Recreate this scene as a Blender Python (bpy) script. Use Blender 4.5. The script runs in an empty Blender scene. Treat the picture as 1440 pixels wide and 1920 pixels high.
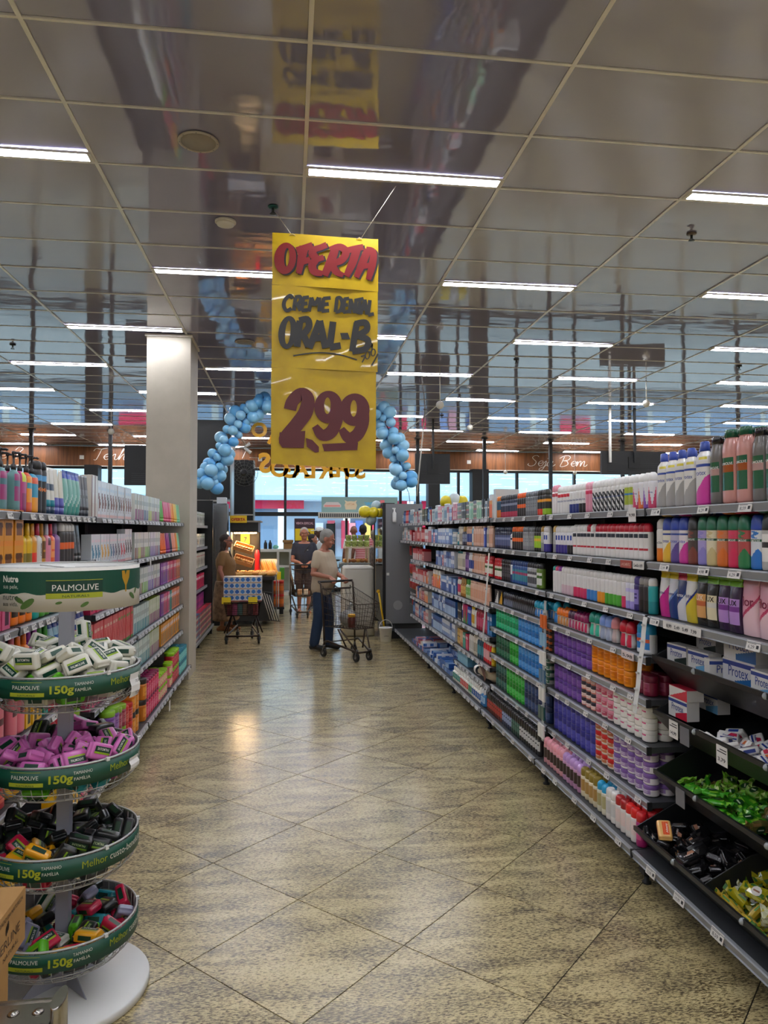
import bpy, math, random
from math import sin, cos, pi, radians, sqrt, atan2
from mathutils import Vector, Matrix, noise
rnd = random.Random(7)
scn = bpy.context.scene
COL = scn.collection

# ---------------------------------------------------------------- camera, world, exposure
CAMZ = 1.67
cam = bpy.data.objects.new('camera', bpy.data.cameras.new('camera'))
COL.objects.link(cam)
cam.data.sensor_fit = 'HORIZONTAL'
cam.data.sensor_width = 36.0
cam.data.lens = 1354.7 / 1440 * 36.0
cam.data.clip_start = 0.05
cam.data.clip_end = 300
cam.location = (0, 0, CAMZ)
cam.rotation_euler = (pi / 2 + 0.02577, 0, -0.12989)
scn.camera = cam
w = bpy.data.worlds.new('sky'); scn.world = w; w.use_nodes = True
bg = w.node_tree.nodes['Background']
bg.inputs[0].default_value = (0.74, 0.90, 1.0, 1); bg.inputs[1].default_value = 2.3
sun = bpy.data.objects.new('sun', bpy.data.lights.new('sun', 'SUN')); COL.objects.link(sun)
sun.data.energy = 1.3; sun.data.angle = 0.01; sun.rotation_euler = (radians(38), 0, radians(-14))   # high, from behind the shop: lights the far side of the street
vs = scn.view_settings
vs.view_transform = 'Standard'; vs.look = 'None'; vs.gamma = 1.0; vs.use_curve_mapping = False
vs.exposure = 0.0
LAMP_STRENGTH = 56.0
scn.cycles.use_denoising = True
scn.cycles.max_bounces = 7
scn.cycles.diffuse_bounces = 4
scn.cycles.glossy_bounces = 4
scn.cycles.transparent_max_bounces = 12
scn.cycles.sample_clamp_indirect = 6.0
scn.cycles.caustics_reflective = False
scn.cycles.caustics_refractive = False

# ---------------------------------------------------------------- materials
def lin(c):
    if isinstance(c, str):
        c = c.lstrip('#'); c = tuple(int(c[i:i+2], 16) / 255 for i in (0, 2, 4))
    return tuple(x / 12.92 if x <= 0.04045 else ((x + 0.055) / 1.055) ** 2.4 for x in c)
MATS = {}
def M(c, rough=0.45, metal=0.0, emit=0.0, alpha=1.0, spec=0.5, coat=0.0):
    key = (c, rough, metal, emit, alpha, spec, coat)
    if key in MATS: return MATS[key]
    m = bpy.data.materials.new('paint_' + (c if isinstance(c, str) else 'mix').strip('#'))
    m.use_nodes = True
    b = m.node_tree.nodes['Principled BSDF']
    L = lin(c)
    b.inputs['Base Color'].default_value = (*L, 1)
    b.inputs['Roughness'].default_value = rough
    b.inputs['Metallic'].default_value = metal
    b.inputs['Specular IOR Level'].default_value = spec
    b.inputs['Coat Weight'].default_value = coat
    b.inputs['Coat Roughness'].default_value = 0.08
    if emit:
        b.inputs['Emission Color'].default_value = (*L, 1); b.inputs['Emission Strength'].default_value = emit
    if alpha < 1: b.inputs['Alpha'].default_value = alpha
    MATS[key] = m
    return m
def nodemat(name):
    m = bpy.data.materials.new(name); m.use_nodes = True
    nt = m.node_tree
    return m, nt, nt.nodes, nt.links, nt.nodes['Principled BSDF']
def N(nt, typ, **kw):
    n = nt.nodes.new(typ)
    for k, v in kw.items():
        if k in n.inputs.keys(): n.inputs[k].default_value = v
        else: setattr(n, k, v)
    return n
def ramp(nt, stops):
    r = nt.nodes.new('ShaderNodeValToRGB')
    while len(r.color_ramp.elements) < len(stops): r.color_ramp.elements.new(0.5)
    for e, (p, c) in zip(r.color_ramp.elements, stops):
        e.position = p; e.color = (*lin(c), 1)
    return r

def granite():
    m, nt, nd, lk, b = nodemat('granite')
    geo = N(nt, 'ShaderNodeNewGeometry'); oi = N(nt, 'ShaderNodeObjectInfo')
    add = N(nt, 'ShaderNodeVectorMath', operation='MULTIPLY_ADD')
    comb = N(nt, 'ShaderNodeCombineXYZ')
    lk.new(oi.outputs['Random'], comb.inputs[0]); lk.new(oi.outputs['Random'], comb.inputs[1])
    lk.new(comb.outputs[0], add.inputs[0]); add.inputs[1].default_value = (37, 53, 0)
    lk.new(geo.outputs['Position'], add.inputs[2])
    mp = N(nt, 'ShaderNodeMapping'); mp.inputs['Rotation'].default_value = (0, 0, 0.12); mp.inputs['Scale'].default_value = (0.27, 1.0, 1)
    lk.new(add.outputs[0], mp.inputs[0])
    n1 = N(nt, 'ShaderNodeTexNoise', Scale=185.0, Detail=5.0, Roughness=0.62, Distortion=0.5)
    n2 = N(nt, 'ShaderNodeTexNoise', Scale=9.0, Detail=3.0, Roughness=0.6, Distortion=0.8)
    n3 = N(nt, 'ShaderNodeTexNoise', Scale=330.0, Detail=2.0, Roughness=0.6)
    for n in (n1, n2, n3): lk.new(mp.outputs[0], n.inputs['Vector'])
    base = ramp(nt, [(0.3, '#bbab7e'), (0.55, '#ccba87'), (0.75, '#d6c694')])
    lk.new(n2.outputs['Fac'], base.inputs[0])
    s = N(nt, 'ShaderNodeMath', operation='MULTIPLY_ADD'); s.inputs[1].default_value = 0.32
    lk.new(n2.outputs['Fac'], s.inputs[0]); lk.new(n1.outputs['Fac'], s.inputs[2])
    fl = ramp(nt, [(0.62, '#ffffff'), (0.70, '#8e8676'), (0.82, '#544e45')])
    inv = N(nt, 'ShaderNodeMath', operation='SUBTRACT'); inv.inputs[0].default_value = 1.30
    lk.new(s.outputs[0], inv.inputs[1]); lk.new(inv.outputs[0], fl.inputs[0])
    mx = N(nt, 'ShaderNodeMix', data_type='RGBA', blend_type='MULTIPLY'); mx.inputs[0].default_value = 1.0
    lk.new(base.outputs[0], mx.inputs[6]); lk.new(fl.outputs[0], mx.inputs[7])
    f3 = ramp(nt, [(0.34, '#8a8272'), (0.46, '#ffffff')])
    lk.new(n3.outputs['Fac'], f3.inputs[0])
    mx2 = N(nt, 'ShaderNodeMix', data_type='RGBA', blend_type='MULTIPLY'); mx2.inputs[0].default_value = 0.8
    lk.new(mx.outputs[2], mx2.inputs[6]); lk.new(f3.outputs[0], mx2.inputs[7])
    lk.new(mx2.outputs[2], b.inputs['Base Color'])
    b.inputs['Specular IOR Level'].default_value = 0.45
    b.inputs['Coat Weight'].default_value = 1.0; b.inputs['Coat Roughness'].default_value = 0.045
    rr = N(nt, 'ShaderNodeMapRange'); rr.inputs[3].default_value = 0.42; rr.inputs[4].default_value = 0.60
    lk.new(n2.outputs['Fac'], rr.inputs[0]); lk.new(rr.outputs[0], b.inputs['Roughness'])
    bp = N(nt, 'ShaderNodeBump', Strength=0.22, Distance=0.002)
    lk.new(n1.outputs['Fac'], bp.inputs['Height']); lk.new(bp.outputs[0], b.inputs['Coat Normal'])
    return m
def ceiling_pvc():
    m, nt, nd, lk, b = nodemat('glossy_ceiling_panel')
    b.inputs['Base Color'].default_value = (*lin('#918eaa'), 1)
    b.inputs['Roughness'].default_value = 0.045
    b.inputs['Specular IOR Level'].default_value = 1.0; b.inputs['IOR'].default_value = 1.75
    geo = N(nt, 'ShaderNodeNewGeometry')
    mp = N(nt, 'ShaderNodeMapping'); mp.inputs['Scale'].default_value = (1.0, 2.2, 1)
    lk.new(geo.outputs['Position'], mp.inputs[0])
    n = N(nt, 'ShaderNodeTexNoise', Scale=2.2, Detail=2.0, Roughness=0.4)
    lk.new(mp.outputs[0], n.inputs['Vector'])
    bp = N(nt, 'ShaderNodeBump', Strength=0.045, Distance=0.05)
    lk.new(n.outputs['Fac'], bp.inputs['Height']); lk.new(bp.outputs[0], b.inputs['Normal'])
    return m
def wood(name, dark, light, sx=0.6, sz=9.0):
    m, nt, nd, lk, b = nodemat(name)
    geo = N(nt, 'ShaderNodeNewGeometry')
    mp = N(nt, 'ShaderNodeMapping'); mp.inputs['Scale'].default_value = (sz, sz, sx)
    lk.new(geo.outputs['Position'], mp.inputs[0])
    n = N(nt, 'ShaderNodeTexNoise', Scale=2.0, Detail=6.0, Roughness=0.6, Distortion=0.7)
    lk.new(mp.outputs[0], n.inputs['Vector'])
    r = ramp(nt, [(0.3, dark), (0.7, light)])
    lk.new(n.outputs['Fac'], r.inputs[0]); lk.new(r.outputs[0], b.inputs['Base Color'])
    b.inputs['Roughness'].default_value = 0.5
    return m
def glass_pane(tint=(0.88, 0.95, 0.98), rough=0.0, refl=1.0):
    m = bpy.data.materials.new('window_glass'); m.use_nodes = True
    nt = m.node_tree; nt.nodes.clear(); lk = nt.links
    o = N(nt, 'ShaderNodeOutputMaterial'); t = N(nt, 'ShaderNodeBsdfTransparent'); g = N(nt, 'ShaderNodeBsdfGlossy')
    t.inputs[0].default_value = (*tint, 1); g.inputs['Roughness'].default_value = rough + 0.02
    fr = N(nt, 'ShaderNodeFresnel', IOR=1.5)
    mx = N(nt, 'ShaderNodeMixShader')
    mul = N(nt, 'ShaderNodeMath', operation='MULTIPLY'); mul.inputs[1].default_value = 1.6 * refl
    lk.new(fr.outputs[0], mul.inputs[0]); lk.new(mul.outputs[0], mx.inputs[0])
    lk.new(t.outputs[0], mx.inputs[1]); lk.new(g.outputs[0], mx.inputs[2]); lk.new(mx.outputs[0], o.inputs[0])
    return m
def plaster(name, a, bcol, scale=6.0):
    m, nt, nd, lk, b = nodemat(name)
    geo = N(nt, 'ShaderNodeNewGeometry')
    n = N(nt, 'ShaderNodeTexNoise', Scale=scale, Detail=5.0, Roughness=0.6)
    lk.new(geo.outputs['Position'], n.inputs['Vector'])
    r = ramp(nt, [(0.3, a), (0.7, bcol)])
    lk.new(n.outputs['Fac'], r.inputs[0]); lk.new(r.outputs[0], b.inputs['Base Color'])
    b.inputs['Roughness'].default_value = 0.75
    return m

# ---------------------------------------------------------------- mesh building
FONT_CACHE = {}
def text_geo(s, bold=0.0):
    key = (s, bold)
    if key in FONT_CACHE: return FONT_CACHE[key]
    cu = bpy.data.curves.new('lettering', 'FONT')
    cu.body = s; cu.size = 1.0; cu.resolution_u = 3; cu.offset = bold
    cu.align_x = 'LEFT'; cu.align_y = 'BOTTOM_BASELINE'
    ob = bpy.data.objects.new('lettering', cu)
    me = bpy.data.meshes.new_from_object(ob)
    vs_ = [(v.co.x, v.co.y) for v in me.vertices]; fs = [tuple(p.vertices) for p in me.polygons]
    bpy.data.objects.remove(ob); bpy.data.curves.remove(cu); bpy.data.meshes.remove(me)
    x0 = min((v[0] for v in vs_), default=0); x1 = max((v[0] for v in vs_), default=1)
    FONT_CACHE[key] = ([(x - x0, y) for x, y in vs_], fs, x1 - x0)
    return FONT_CACHE[key]
WL = {}
class MB:
    def __init__(s): s.v = []; s.f = []; s.m = []; s.s = []
    def add(s, vs_, fs, mat=0, smooth=False):
        o = len(s.v); s.v += [tuple(p) for p in vs_]
        for i, f in enumerate(fs):
            s.f.append([o + k for k in f]); s.m.append(mat[i] if isinstance(mat, (list, tuple)) else mat); s.s.append(smooth)
        return s
    def box(s, c, d, mat=0, rot=None):
        x, y, z = (k / 2 for k in d)
        P = [Vector((a * x, b * y, e * z)) for a in (-1, 1) for b in (-1, 1) for e in (-1, 1)]
        if rot is not None: P = [rot @ p for p in P]
        P = [p + Vector(c) for p in P]
        return s.add(P, [(0, 1, 3, 2), (4, 6, 7, 5), (0, 4, 5, 1), (2, 3, 7, 6), (0, 2, 6, 4), (1, 5, 7, 3)], mat)
    def bb(s, x0, x1, y0, y1, z0, z1, mat=0):
        return s.box(((x0 + x1) / 2, (y0 + y1) / 2, (z0 + z1) / 2), (abs(x1 - x0), abs(y1 - y0), abs(z1 - z0)), mat)
    def loft(s, rings, mat=0, smooth=True, caps=(True, True), closed=True):
        n = len(rings[0]); V = [p for r in rings for p in r]; F = []; MM = []
        for i in range(len(rings) - 1):
            for k in range(n if closed else n - 1):
                F.append((i * n + k, i * n + (k + 1) % n, (i + 1) * n + (k + 1) % n, (i + 1) * n + k))
                MM.append(mat(i, k) if callable(mat) else mat)
        if caps[0]: F.append(tuple(range(n - 1, -1, -1))); MM.append(mat(0, 0) if callable(mat) else mat)
        if caps[1]: F.append(tuple((len(rings) - 1) * n + k for k in range(n))); MM.append(mat(len(rings) - 2, 0) if callable(mat) else mat)
        s.add(V, F, MM, smooth)
        if smooth:
            for j in range(1, caps[0] + caps[1] + 1): s.s[-j] = False
        return s
    def tube(s, pts, r, n=6, mat=0, smooth=True, closed=False):
        pts = [Vector(p) for p in pts]; m = len(pts)
        rr = r if isinstance(r, (list, tuple)) else [r] * m
        rings = []; up = None
        for i, p in enumerate(pts):
            if closed: d = (pts[(i + 1) % m] - pts[i - 1])
            else: d = pts[min(i + 1, m - 1)] - pts[max(i - 1, 0)]
            if d.length < 1e-9: d = Vector((0, 0, 1))
            d.normalize()
            if up is None: up = Vector((0, 0, 1)) if abs(d.z) < 0.9 else Vector((0, 1, 0))
            a = d.cross(up)
            if a.length < 1e-4: a = d.orthogonal()
            a.normalize(); b = d.cross(a); up = -b if False else a.cross(d)
            rings.append([p + rr[i] * (cos(2 * pi * k / n) * a + sin(2 * pi * k / n) * b) for k in range(n)])
        if closed: rings.append(rings[0])
        return s.loft(rings, mat, smooth, (not closed, not closed))
    def lathe(s, prof, n=16, mat=0, c=(0, 0, 0), smooth=True, ax='z'):
        rings = []
        for r, z in prof:
            r = max(r, 1e-4)
            ring = []
            for k in range(n):
                a = -2 * pi * k / n if False else 2 * pi * k / n
                p = (r * cos(a), r * sin(a), z)
                if ax == 'y': p = (p[0], -p[2], p[1])
                if ax == 'x': p = (p[2], p[0], p[1])
                ring.append((p[0] + c[0], p[1] + c[1], p[2] + c[2]))
            rings.append(ring)
        return s.loft(rings, mat, smooth)
    def prism(s, poly, d0, d1, mat=0, mp=lambda u, v, t: (u, t, v)):
        n = len(poly)
        V = [mp(u, v, d0) for u, v in poly] + [mp(u, v, d1) for u, v in poly]
        F = [tuple(range(n - 1, -1, -1)), tuple(range(n, 2 * n))] + [(k, (k + 1) % n, n + (k + 1) % n, n + k) for k in range(n)]
        return s.add(V, F, mat)
    def ball(s, c, r, n=10, mat=0, sc=(1, 1, 1)):
        prof = [(sin(pi * i / (n // 2 + 1)), -cos(pi * i / (n // 2 + 1))) for i in range(1, n // 2 + 1)]
        V0 = len(s.v)
        s.lathe([(p[0] * r, p[1] * r) for p in [(0.02, -1)] + prof + [(0.02, 1)]], n, mat)
        for i in range(V0, len(s.v)):
            v = s.v[i]; s.v[i] = (v[0] * sc[0] + c[0], v[1] * sc[1] + c[1], v[2] * sc[2] + c[2])
        return s
    def text(s, st, size, mp, mat=0, bold=0.0, align='L', width=None, shear=0.0):
        vs_, fs, wd = text_geo(st, bold)
        sx = size if width is None else width / max(wd, 1e-6)
        off = {'L': 0, 'C': -wd * sx / 2, 'R': -wd * sx}[align]
        return s.add([mp(x * sx + off + shear * y * size, y * size) for x, y in vs_], fs, mat)
    def ribbon(s, pts, wd, mp, mat=0, ang=None):
        """a brush stroke: a flat ribbon through the points (u, v); wd is its width or a list"""
        m = len(pts); L = []; R = []
        W = wd if isinstance(wd, (list, tuple)) else [wd] * m
        for i, p in enumerate(pts):
            a = pts[max(i - 1, 0)]; b = pts[min(i + 1, m - 1)]
            dx, dy = b[0] - a[0], b[1] - a[1]; l = math.hypot(dx, dy) or 1
            nx, ny = (-dy / l, dx / l) if ang is None else (cos(ang), sin(ang))
            h = W[i] / 2
            L.append((p[0] + nx * h, p[1] + ny * h)); R.append((p[0] - nx * h, p[1] - ny * h))
        V = [mp(*q) for q in L] + [mp(*q) for q in R]
        return s.add(V, [(i, i + 1, m + i + 1, m + i) for i in range(m - 1)], mat)
    def xform(s, mat, start=0):
        for i in range(start, len(s.v)): s.v[i] = tuple(mat @ Vector(s.v[i]))
        return s
    def mesh(s, name, mats, off=(0, 0, 0)):
        me = bpy.data.meshes.new(name)
        me.from_pydata([(p[0] - off[0], p[1] - off[1], p[2] - off[2]) for p in s.v], [], s.f)
        for m in mats: me.materials.append(m)
        me.polygons.foreach_set('material_index', s.m)
        me.polygons.foreach_set('use_smooth', s.s)
        me.update()
        return me
    def obj(s, name, mats, parent=None, origin=None):
        if not isinstance(mats, (list, tuple)): mats = [mats]
        if origin is None:
            xs = [p[0] for p in s.v]; ys = [p[1] for p in s.v]; zs = [p[2] for p in s.v]
            origin = ((min(xs) + max(xs)) / 2, (min(ys) + max(ys)) / 2, min(zs))
        o = bpy.data.objects.new(name, s.mesh(name, mats, origin))
        COL.objects.link(o)
        WL[o.name] = Vector(origin)
        if parent is not None:
            o.parent = parent; o.location = Vector(origin) - WL[parent.name]
        else: o.location = origin
        return o
def empty(name, loc):
    o = bpy.data.objects.new(name, None); COL.objects.link(o); o.location = loc; o.empty_display_size = 0.1
    WL[o.name] = Vector(loc)
    return o
SEEN = {}
def tag(o, label, cat, group=None):
    n = len(label.split())
    if n > 16 or n < 4: print('LABEL LENGTH', n, label)
    if label in SEEN: print('LABEL TWICE', label)
    SEEN[label] = 1
    o['label'] = label; o['category'] = cat
    if group: o['group'] = group
    return o
def thing(name, label, cat, loc, group=None): return tag(empty(name, loc), label, cat, group)
def struct(o): o['kind'] = 'structure'; return o
def stuff(o): o['kind'] = 'stuff'; return o
def nth(i):
    return f"{i}{'th' if 10 <= i % 100 <= 20 else {1: 'st', 2: 'nd', 3: 'rd'}.get(i % 10, 'th')}"
# ================================================================ THE SETTING
CEZ = 3.889
WX0, WX1, WY0, WY1 = -8.4, 15.2, -3.6, 19.85
GRAN = granite(); PVC = ceiling_pvc()
# floor: grout bed, one granite tile per object where the aisle shows them, the rest joined
fl = struct(MB().bb(WX0, WX1, WY0, WY1, -0.06, -0.004).obj('floor', M('#2a261f', 0.85)))
tq = []
r2 = sqrt(0.5)
for i in range(-22, 60):
    for j in range(-40, 40):
        u, v = 1.785 + 0.605 * i, 0.553 + 0.592 * j
        cx, cy = (u - v) * r2, (u + v) * r2      # lower corner of the tile
        mx_, my_ = cx, cy + 0.6 * r2 * 1.0
        if WX0 + .5 < mx_ < WX1 - .5 and WY0 + .5 < my_ < WY1 - .4: tq.append((u, v, mx_, my_))
def tile_geo(mb, u, v):
    g = 0.0024
    P = []
    for a, b in ((g, g), (0.605 - g, g), (0.605 - g, 0.592 - g), (g, 0.592 - g)):
        uu, vv = u + a, v + b
        P.append(((uu - vv) * r2, (uu + vv) * r2))
    V = [(x, y, 0.0) for x, y in P] + [(x, y, -0.004) for x, y in P]
    mb.add(V, [(0, 1, 2, 3), (4, 5, 1, 0), (5, 6, 2, 1), (6, 7, 3, 2), (7, 4, 0, 3)])
rest = MB()
for u, v, x, y in tq:
    if -1.75 < x < 2.3 and 1.2 < y < 17.5: 
        m_ = MB(); tile_geo(m_, u, v); m_.obj('tile', GRAN, fl, (x, y, -0.004))
    else: tile_geo(rest, u, v)
stuff(rest.obj('outlying_tile_field', GRAN, fl))

# ceiling: slab, glossy panels, grid bars, strip lamps
ce = struct(MB().bb(WX0, WX1, WY0, WY1, CEZ + 0.012, CEZ + 0.12).obj('ceiling', M('#77706c', 0.6)))
GX0, GY0 = 0.0855, 3.2455
ROWS = [k for k in range(-10, 27)]; COLS = [k for k in range(-7, 12)]
far_p = MB()
for r in ROWS:
    for c in COLS:
        x0, y0 = GX0 + c * 1.25, GY0 + r * 0.625
        if x0 < WX0 or x0 + 1.25 > WX1 + 0.1 or y0 < WY0 or y0 + .625 > WY1: continue
        tx, ty = rnd.gauss(0, 0.0032), rnd.gauss(0, 0.0035)
        V = []
        for a, b in ((0.012, 0.012), (1.238, 0.012), (1.238, 0.613), (0.012, 0.613)):
            V.append((x0 + a, y0 + b, CEZ + 0.004 + (a - .625) * tx + (b - .3125) * ty))
        V += [(p[0], p[1], CEZ + 0.011) for p in V]
        F = [(3, 2, 1, 0), (0, 1, 5, 4), (1, 2, 6, 5), (2, 3, 7, 6), (3, 0, 4, 7)]
        vis = y0 > 2.2 and -0.42 * (y0 + .6) - 1.2 < x0 < 0.72 * (y0 + .6) and y0 < 15.2
        if vis: MB().add(V, F).obj('ceiling_panel', PVC, ce)
        else: far_p.add(V, F)
stuff(far_p.obj('outlying_panel_field', PVC, ce))
BAR = M('#efebe8', 0.3, spec=1.0)
for c in range(-7, 13):
    x = GX0 + c * 1.25
    if WX0 < x < WX1: MB().bb(x - .011, x + .011, WY0, WY1, CEZ - 0.003, CEZ + 0.012).obj('grid_bar', BAR, ce)
for r in ROWS + [27]:
    y = GY0 + r * 0.625
    if WY0 < y < WY1: MB().bb(WX0, WX1, y - .008, y + .008, CEZ - 0.002, CEZ + 0.011).obj('cross_bar', BAR, ce)
GLOW = M('#f3f6ff', 0.4, emit=LAMP_STRENGTH)
for k in range(-4, 9):
    y = 4.415 + 1.875 * k
    j = 0
    for c in COLS:
        if (c + k) % 2: continue
        x0 = GX0 + c * 1.25
        if x0 < WX0 + .1 or x0 + 1.25 > WX1 - .1 or not (WY0 < y < WY1 - .2): continue
        j += 1
        e = thing('strip_lamp', f"slim white strip lamp in ceiling, {nth(9 - k)} row from the window wall, {nth(j)} from hair-care side", 'lamp', (x0 + .625, y, CEZ - .03), 'strip lamps in the ceiling')
        MB().bb(x0 + .03, x0 + 1.22, y - .040, y + .040, CEZ - .012, CEZ - .001).obj('diffuser', GLOW, e)
        f = MB()
        for xx in (x0 + .012, x0 + 1.238): f.bb(xx - .012, xx + .012, y - .05, y + .05, CEZ - .013, CEZ)
        for yy in (y - .046, y + .046): f.bb(x0 + .024, x0 + 1.226, yy - .005, yy + .005, CEZ - .013, CEZ)
        f.obj('housing', M('#e6e2da', 0.45), e)

# walls
WALLW = M('#c9c3b6', 0.7)
struct(MB().bb(WX0 - .15, WX0, WY0, WY1, 0, CEZ).obj('wall_left', WALLW))
struct(MB().bb(WX1, WX1 + .15, WY0, WY1, 0, CEZ).obj('wall_right', WALLW))
struct(MB().bb(WX0, WX1, WY0 - .15, WY0, 0, CEZ).obj('wall_back', WALLW))
wf = struct(MB().bb(WX0, WX1, WY1, WY1 + .14, 3.42, CEZ).obj('wall_front', M('#2a2623', 0.7)))
WOODF = wood('fascia_wood', '#5c371b', '#935a30')
fa = thing('wood_fascia', 'long brown wood fascia board under the far ceiling with white script lettering', 'fascia', (3, 19.78, 3.37))
MB().bb(WX0, WX1, 19.72, 19.84, 3.375, CEZ - .004).obj('board', WOODF, fa)
MB().bb(WX0, WX1, 19.70, 19.85, 3.355, 3.375).obj('trim_strip', M('#d8d2c6', .5), fa)

# script lettering on the fascia as brush strokes; u runs along the board, v up, unit = x-height
SCR = {
 'S': ([(.95, 1.75), (.75, 2.0), (.4, 1.95), (.2, 1.6), (.45, 1.2), (.75, .8), (.6, .2), (.15, 0), (-.2, .25), (-.1, .5)], 1.0),
 'e': ([(.0, .45), (.5, .6), (.6, .9), (.35, 1.0), (.1, .7), (.1, .3), (.35, .02), (.7, .3)], .62),
 'j': ([(.0, .4), (.35, 1.0), (.3, .2), (.1, -.6), (-.25, -.8), (-.3, -.45), (.2, -.1), (.6, .35)], .5),
 'a': ([(.65, .9), (.35, 1.0), (.05, .6), (.1, .1), (.4, .1), (.68, .95), (.6, .2), (.8, .05), (1.05, .35)], .95),
 'B': ([(.35, 1.8), (.2, .9), (.05, 0), (.5, 0), (.95, .4), (.75, 1.0), (.3, 1.05), (.85, 1.2), (1.1, 1.7), (.8, 2.05), (.2, 1.9), (-.2, 1.5)], 1.3),
 'm': ([(.0, .4), (.2, 1.0), (.15, .0), (.35, .8), (.6, 1.0), (.6, 0), (.8, .8), (1.05, 1.0), (1.05, .15), (1.25, .05), (1.45, .4)], 1.4),
 'T': ([(-.1, 1.5), (.1, 1.95), (.7, 1.85), (1.3, 2.05), (.75, 1.9), (.55, .9), (.35, 0), (.1, .0)], 1.05),
 'n': ([(.0, .4), (.2, 1.0), (.12, .0), (.35, .8), (.6, 1.0), (.6, .15), (.8, .05), (1.0, .4)], .95),
 'h': ([(.0, .4), (.4, 1.7), (.35, 2.0), (.2, 1.2), (.1, 0), (.35, .8), (.6, 1.0), (.6, .15), (.8, .05), (1.0, .4)], .95),
 'u': ([(.0, .5), (.2, 1.0), (.15, .2), (.4, .05), (.65, .9), (.62, .2), (.8, .05), (1.0, .4)], .95),
 'v': ([(.0, .6), (.2, 1.0), (.25, .05), (.6, .6), (.65, 1.0), (.85, .85)], .85),
 '?': ([(.1, 1.5), (.4, 2.0), (.85, 1.75), (.6, 1.2), (.4, .8), (.38, .5)], .9),
 '!': ([(.5, 2.0), (.3, .6)], .6),
}
def smooth_path(P, k=4):
    out = []
    for i in range(len(P) - 1):
        p0, p1, p2, p3 = P[max(i - 1, 0)], P[i], P[i + 1], P[min(i + 2, len(P) - 1)]
        for j in range(k):
            t = j / k
            out.append(tuple(0.5 * (2 * b + (c - a) * t + (2 * a - 5 * b + 4 * c - d) * t * t + (3 * b - a - 3 * c + d) * t ** 3) for a, b, c, d in zip(p0, p1, p2, p3)))
    out.append(P[-1]); return out
def script(word, x, z, unit):
    mb = MB()
    for ch in word:
        if ch == ' ': x += unit * 1.1; continue
        P, adv = SCR[ch]
        mp = lambda u, v, x=x: (x + (1.6 * u + .22 * v) * unit, 19.712, z + v * unit)
        mb.ribbon(smooth_path(P), unit * .46, mp)
        if ch in '?!j':
            q = {'?': (.33, .1), '!': (.2, .08), 'j': (.55, 1.45)}[ch]
            mb.ribbon([(q[0] - .12, q[1]), (q[0] + .12, q[1])], unit * .46, mp)
        x += 1.6 * adv * unit
    o = mb.obj('script_lettering', M('#e9e4da', .5), fa); return o
script('Seja Bem', 6.72, 3.50, .15)
script('Tenha u', -5.12, 3.53, .15)
script('e ?', -7.42, 3.53, .15)
script('v', 2.02, 3.52, .15)
script('!', -1.36, 3.52, .15)
for x in (-5.45, 4.92, -0.85):
    MB().ribbon([(x, 3.59), (x + .11, 3.59)], .10, lambda u, v: (u, 19.712, v)).obj('bullet_mark', M('#e9e4da', .5), fa)

# glazed shop front
BLK = M('#121315', 0.4); DKG = M('#2a2c2f', .45)
GLS = glass_pane()
wn = struct(empty('window_1', (3, WY1, 0)))
XS = [-8.4, -6.7, -5.0, -3.3, -1.75, -0.12, 1.55, 3.05, 4.7, 6.4, 8.1, 9.8, 11.5, 13.2, 15.2]
for x in XS: MB().bb(x - .035, x + .035, WY1 - .05, WY1 + .05, 0, 3.36).obj('mullion', BLK, wn)
for z, h in ((0.04, .08), (2.12, .11), (3.33, .06)):
    for a, b in zip(XS[:-1], XS[1:]): MB().bb(a + .035, b - .035, WY1 - .045, WY1 + .045, z - h / 2, z + h / 2).obj('transom', BLK, wn)
for a, b in zip(XS[:-1], XS[1:]):
    MB().bb(a + .035, b - .035, WY1 - .006, WY1 + .006, 2.175, 3.30).obj('pane', GLS, wn)
    if not (1.5 < a < 2.9): MB().bb(a + .035, b - .035, WY1 - .006, WY1 + .006, .08, 2.065).obj('pane', GLS, wn)
    # the bay with the open doorway has no lower pane
# dark posts in front of the glass
for i, (x, wd) in enumerate(((-5.05, .34), (-3.2, .36), (3.9, .32), (5.2, .46), (-8.0, .3))):
    struct(tag(MB().bb(x - wd / 2, x + wd / 2, 19.3, 19.66, 0, 3.36).obj('column', M('#17181a', .5)),
        f"square black column just inside the glass front, {nth((3, 2, 4, 5, 1)[i - 0])} from the till corner", 'column'))
# cream pillar in the run of shelves
PILM = plaster('pillar_paint', '#aaa294', '#b6ae9f', 3.0)
pl = struct(tag(MB().bb(-1.60, -1.118, 8.36, 9.0, 0, CEZ).obj('pillar', PILM), 'cream painted square pillar standing at the end of the hair-care shelves', 'pillar'))
MB().bb(-1.62, -1.10, 8.34, 9.02, CEZ - .03, CEZ - .001).obj('collar_trim', M('#d8d2c6', .5), pl)
# street outside
GRD = plaster('pavement', '#a5a6a4', '#c0c1be', 2.0)
struct(MB().bb(-22, 34, WY1 + .1, 46, -0.16, -0.06).obj('ground_street', GRD))
fb = thing('facade_across_street', 'long pale blue rendered facade across the street behind the glass front', 'building', (4, 31, 0))
MB().bb(-18, 32, 31, 31.4, 3.1, 6.2).obj('upper_wall', plaster('pale_render', '#cfe2ee', '#e2eff7', .8), fb)
MB().bb(-18, 32, 31.1, 31.4, 0, .55).obj('plinth', M('#8f9aa3', .7), fb)
MB().bb(-18, 32, 30.3, 31.0, 2.95, 3.15).obj('awning', M('#b8d4ea', .6), fb)
for i in range(18):
    x = -17 + i * 2.8
    MB().bb(x, x + 2.5, 31.22, 31.3, .55, 2.95).obj('shutter', M(('#9fb9d6', '#8fa9c9', '#b9cbe0', '#7f97b5')[i % 4], .55), fb)
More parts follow.
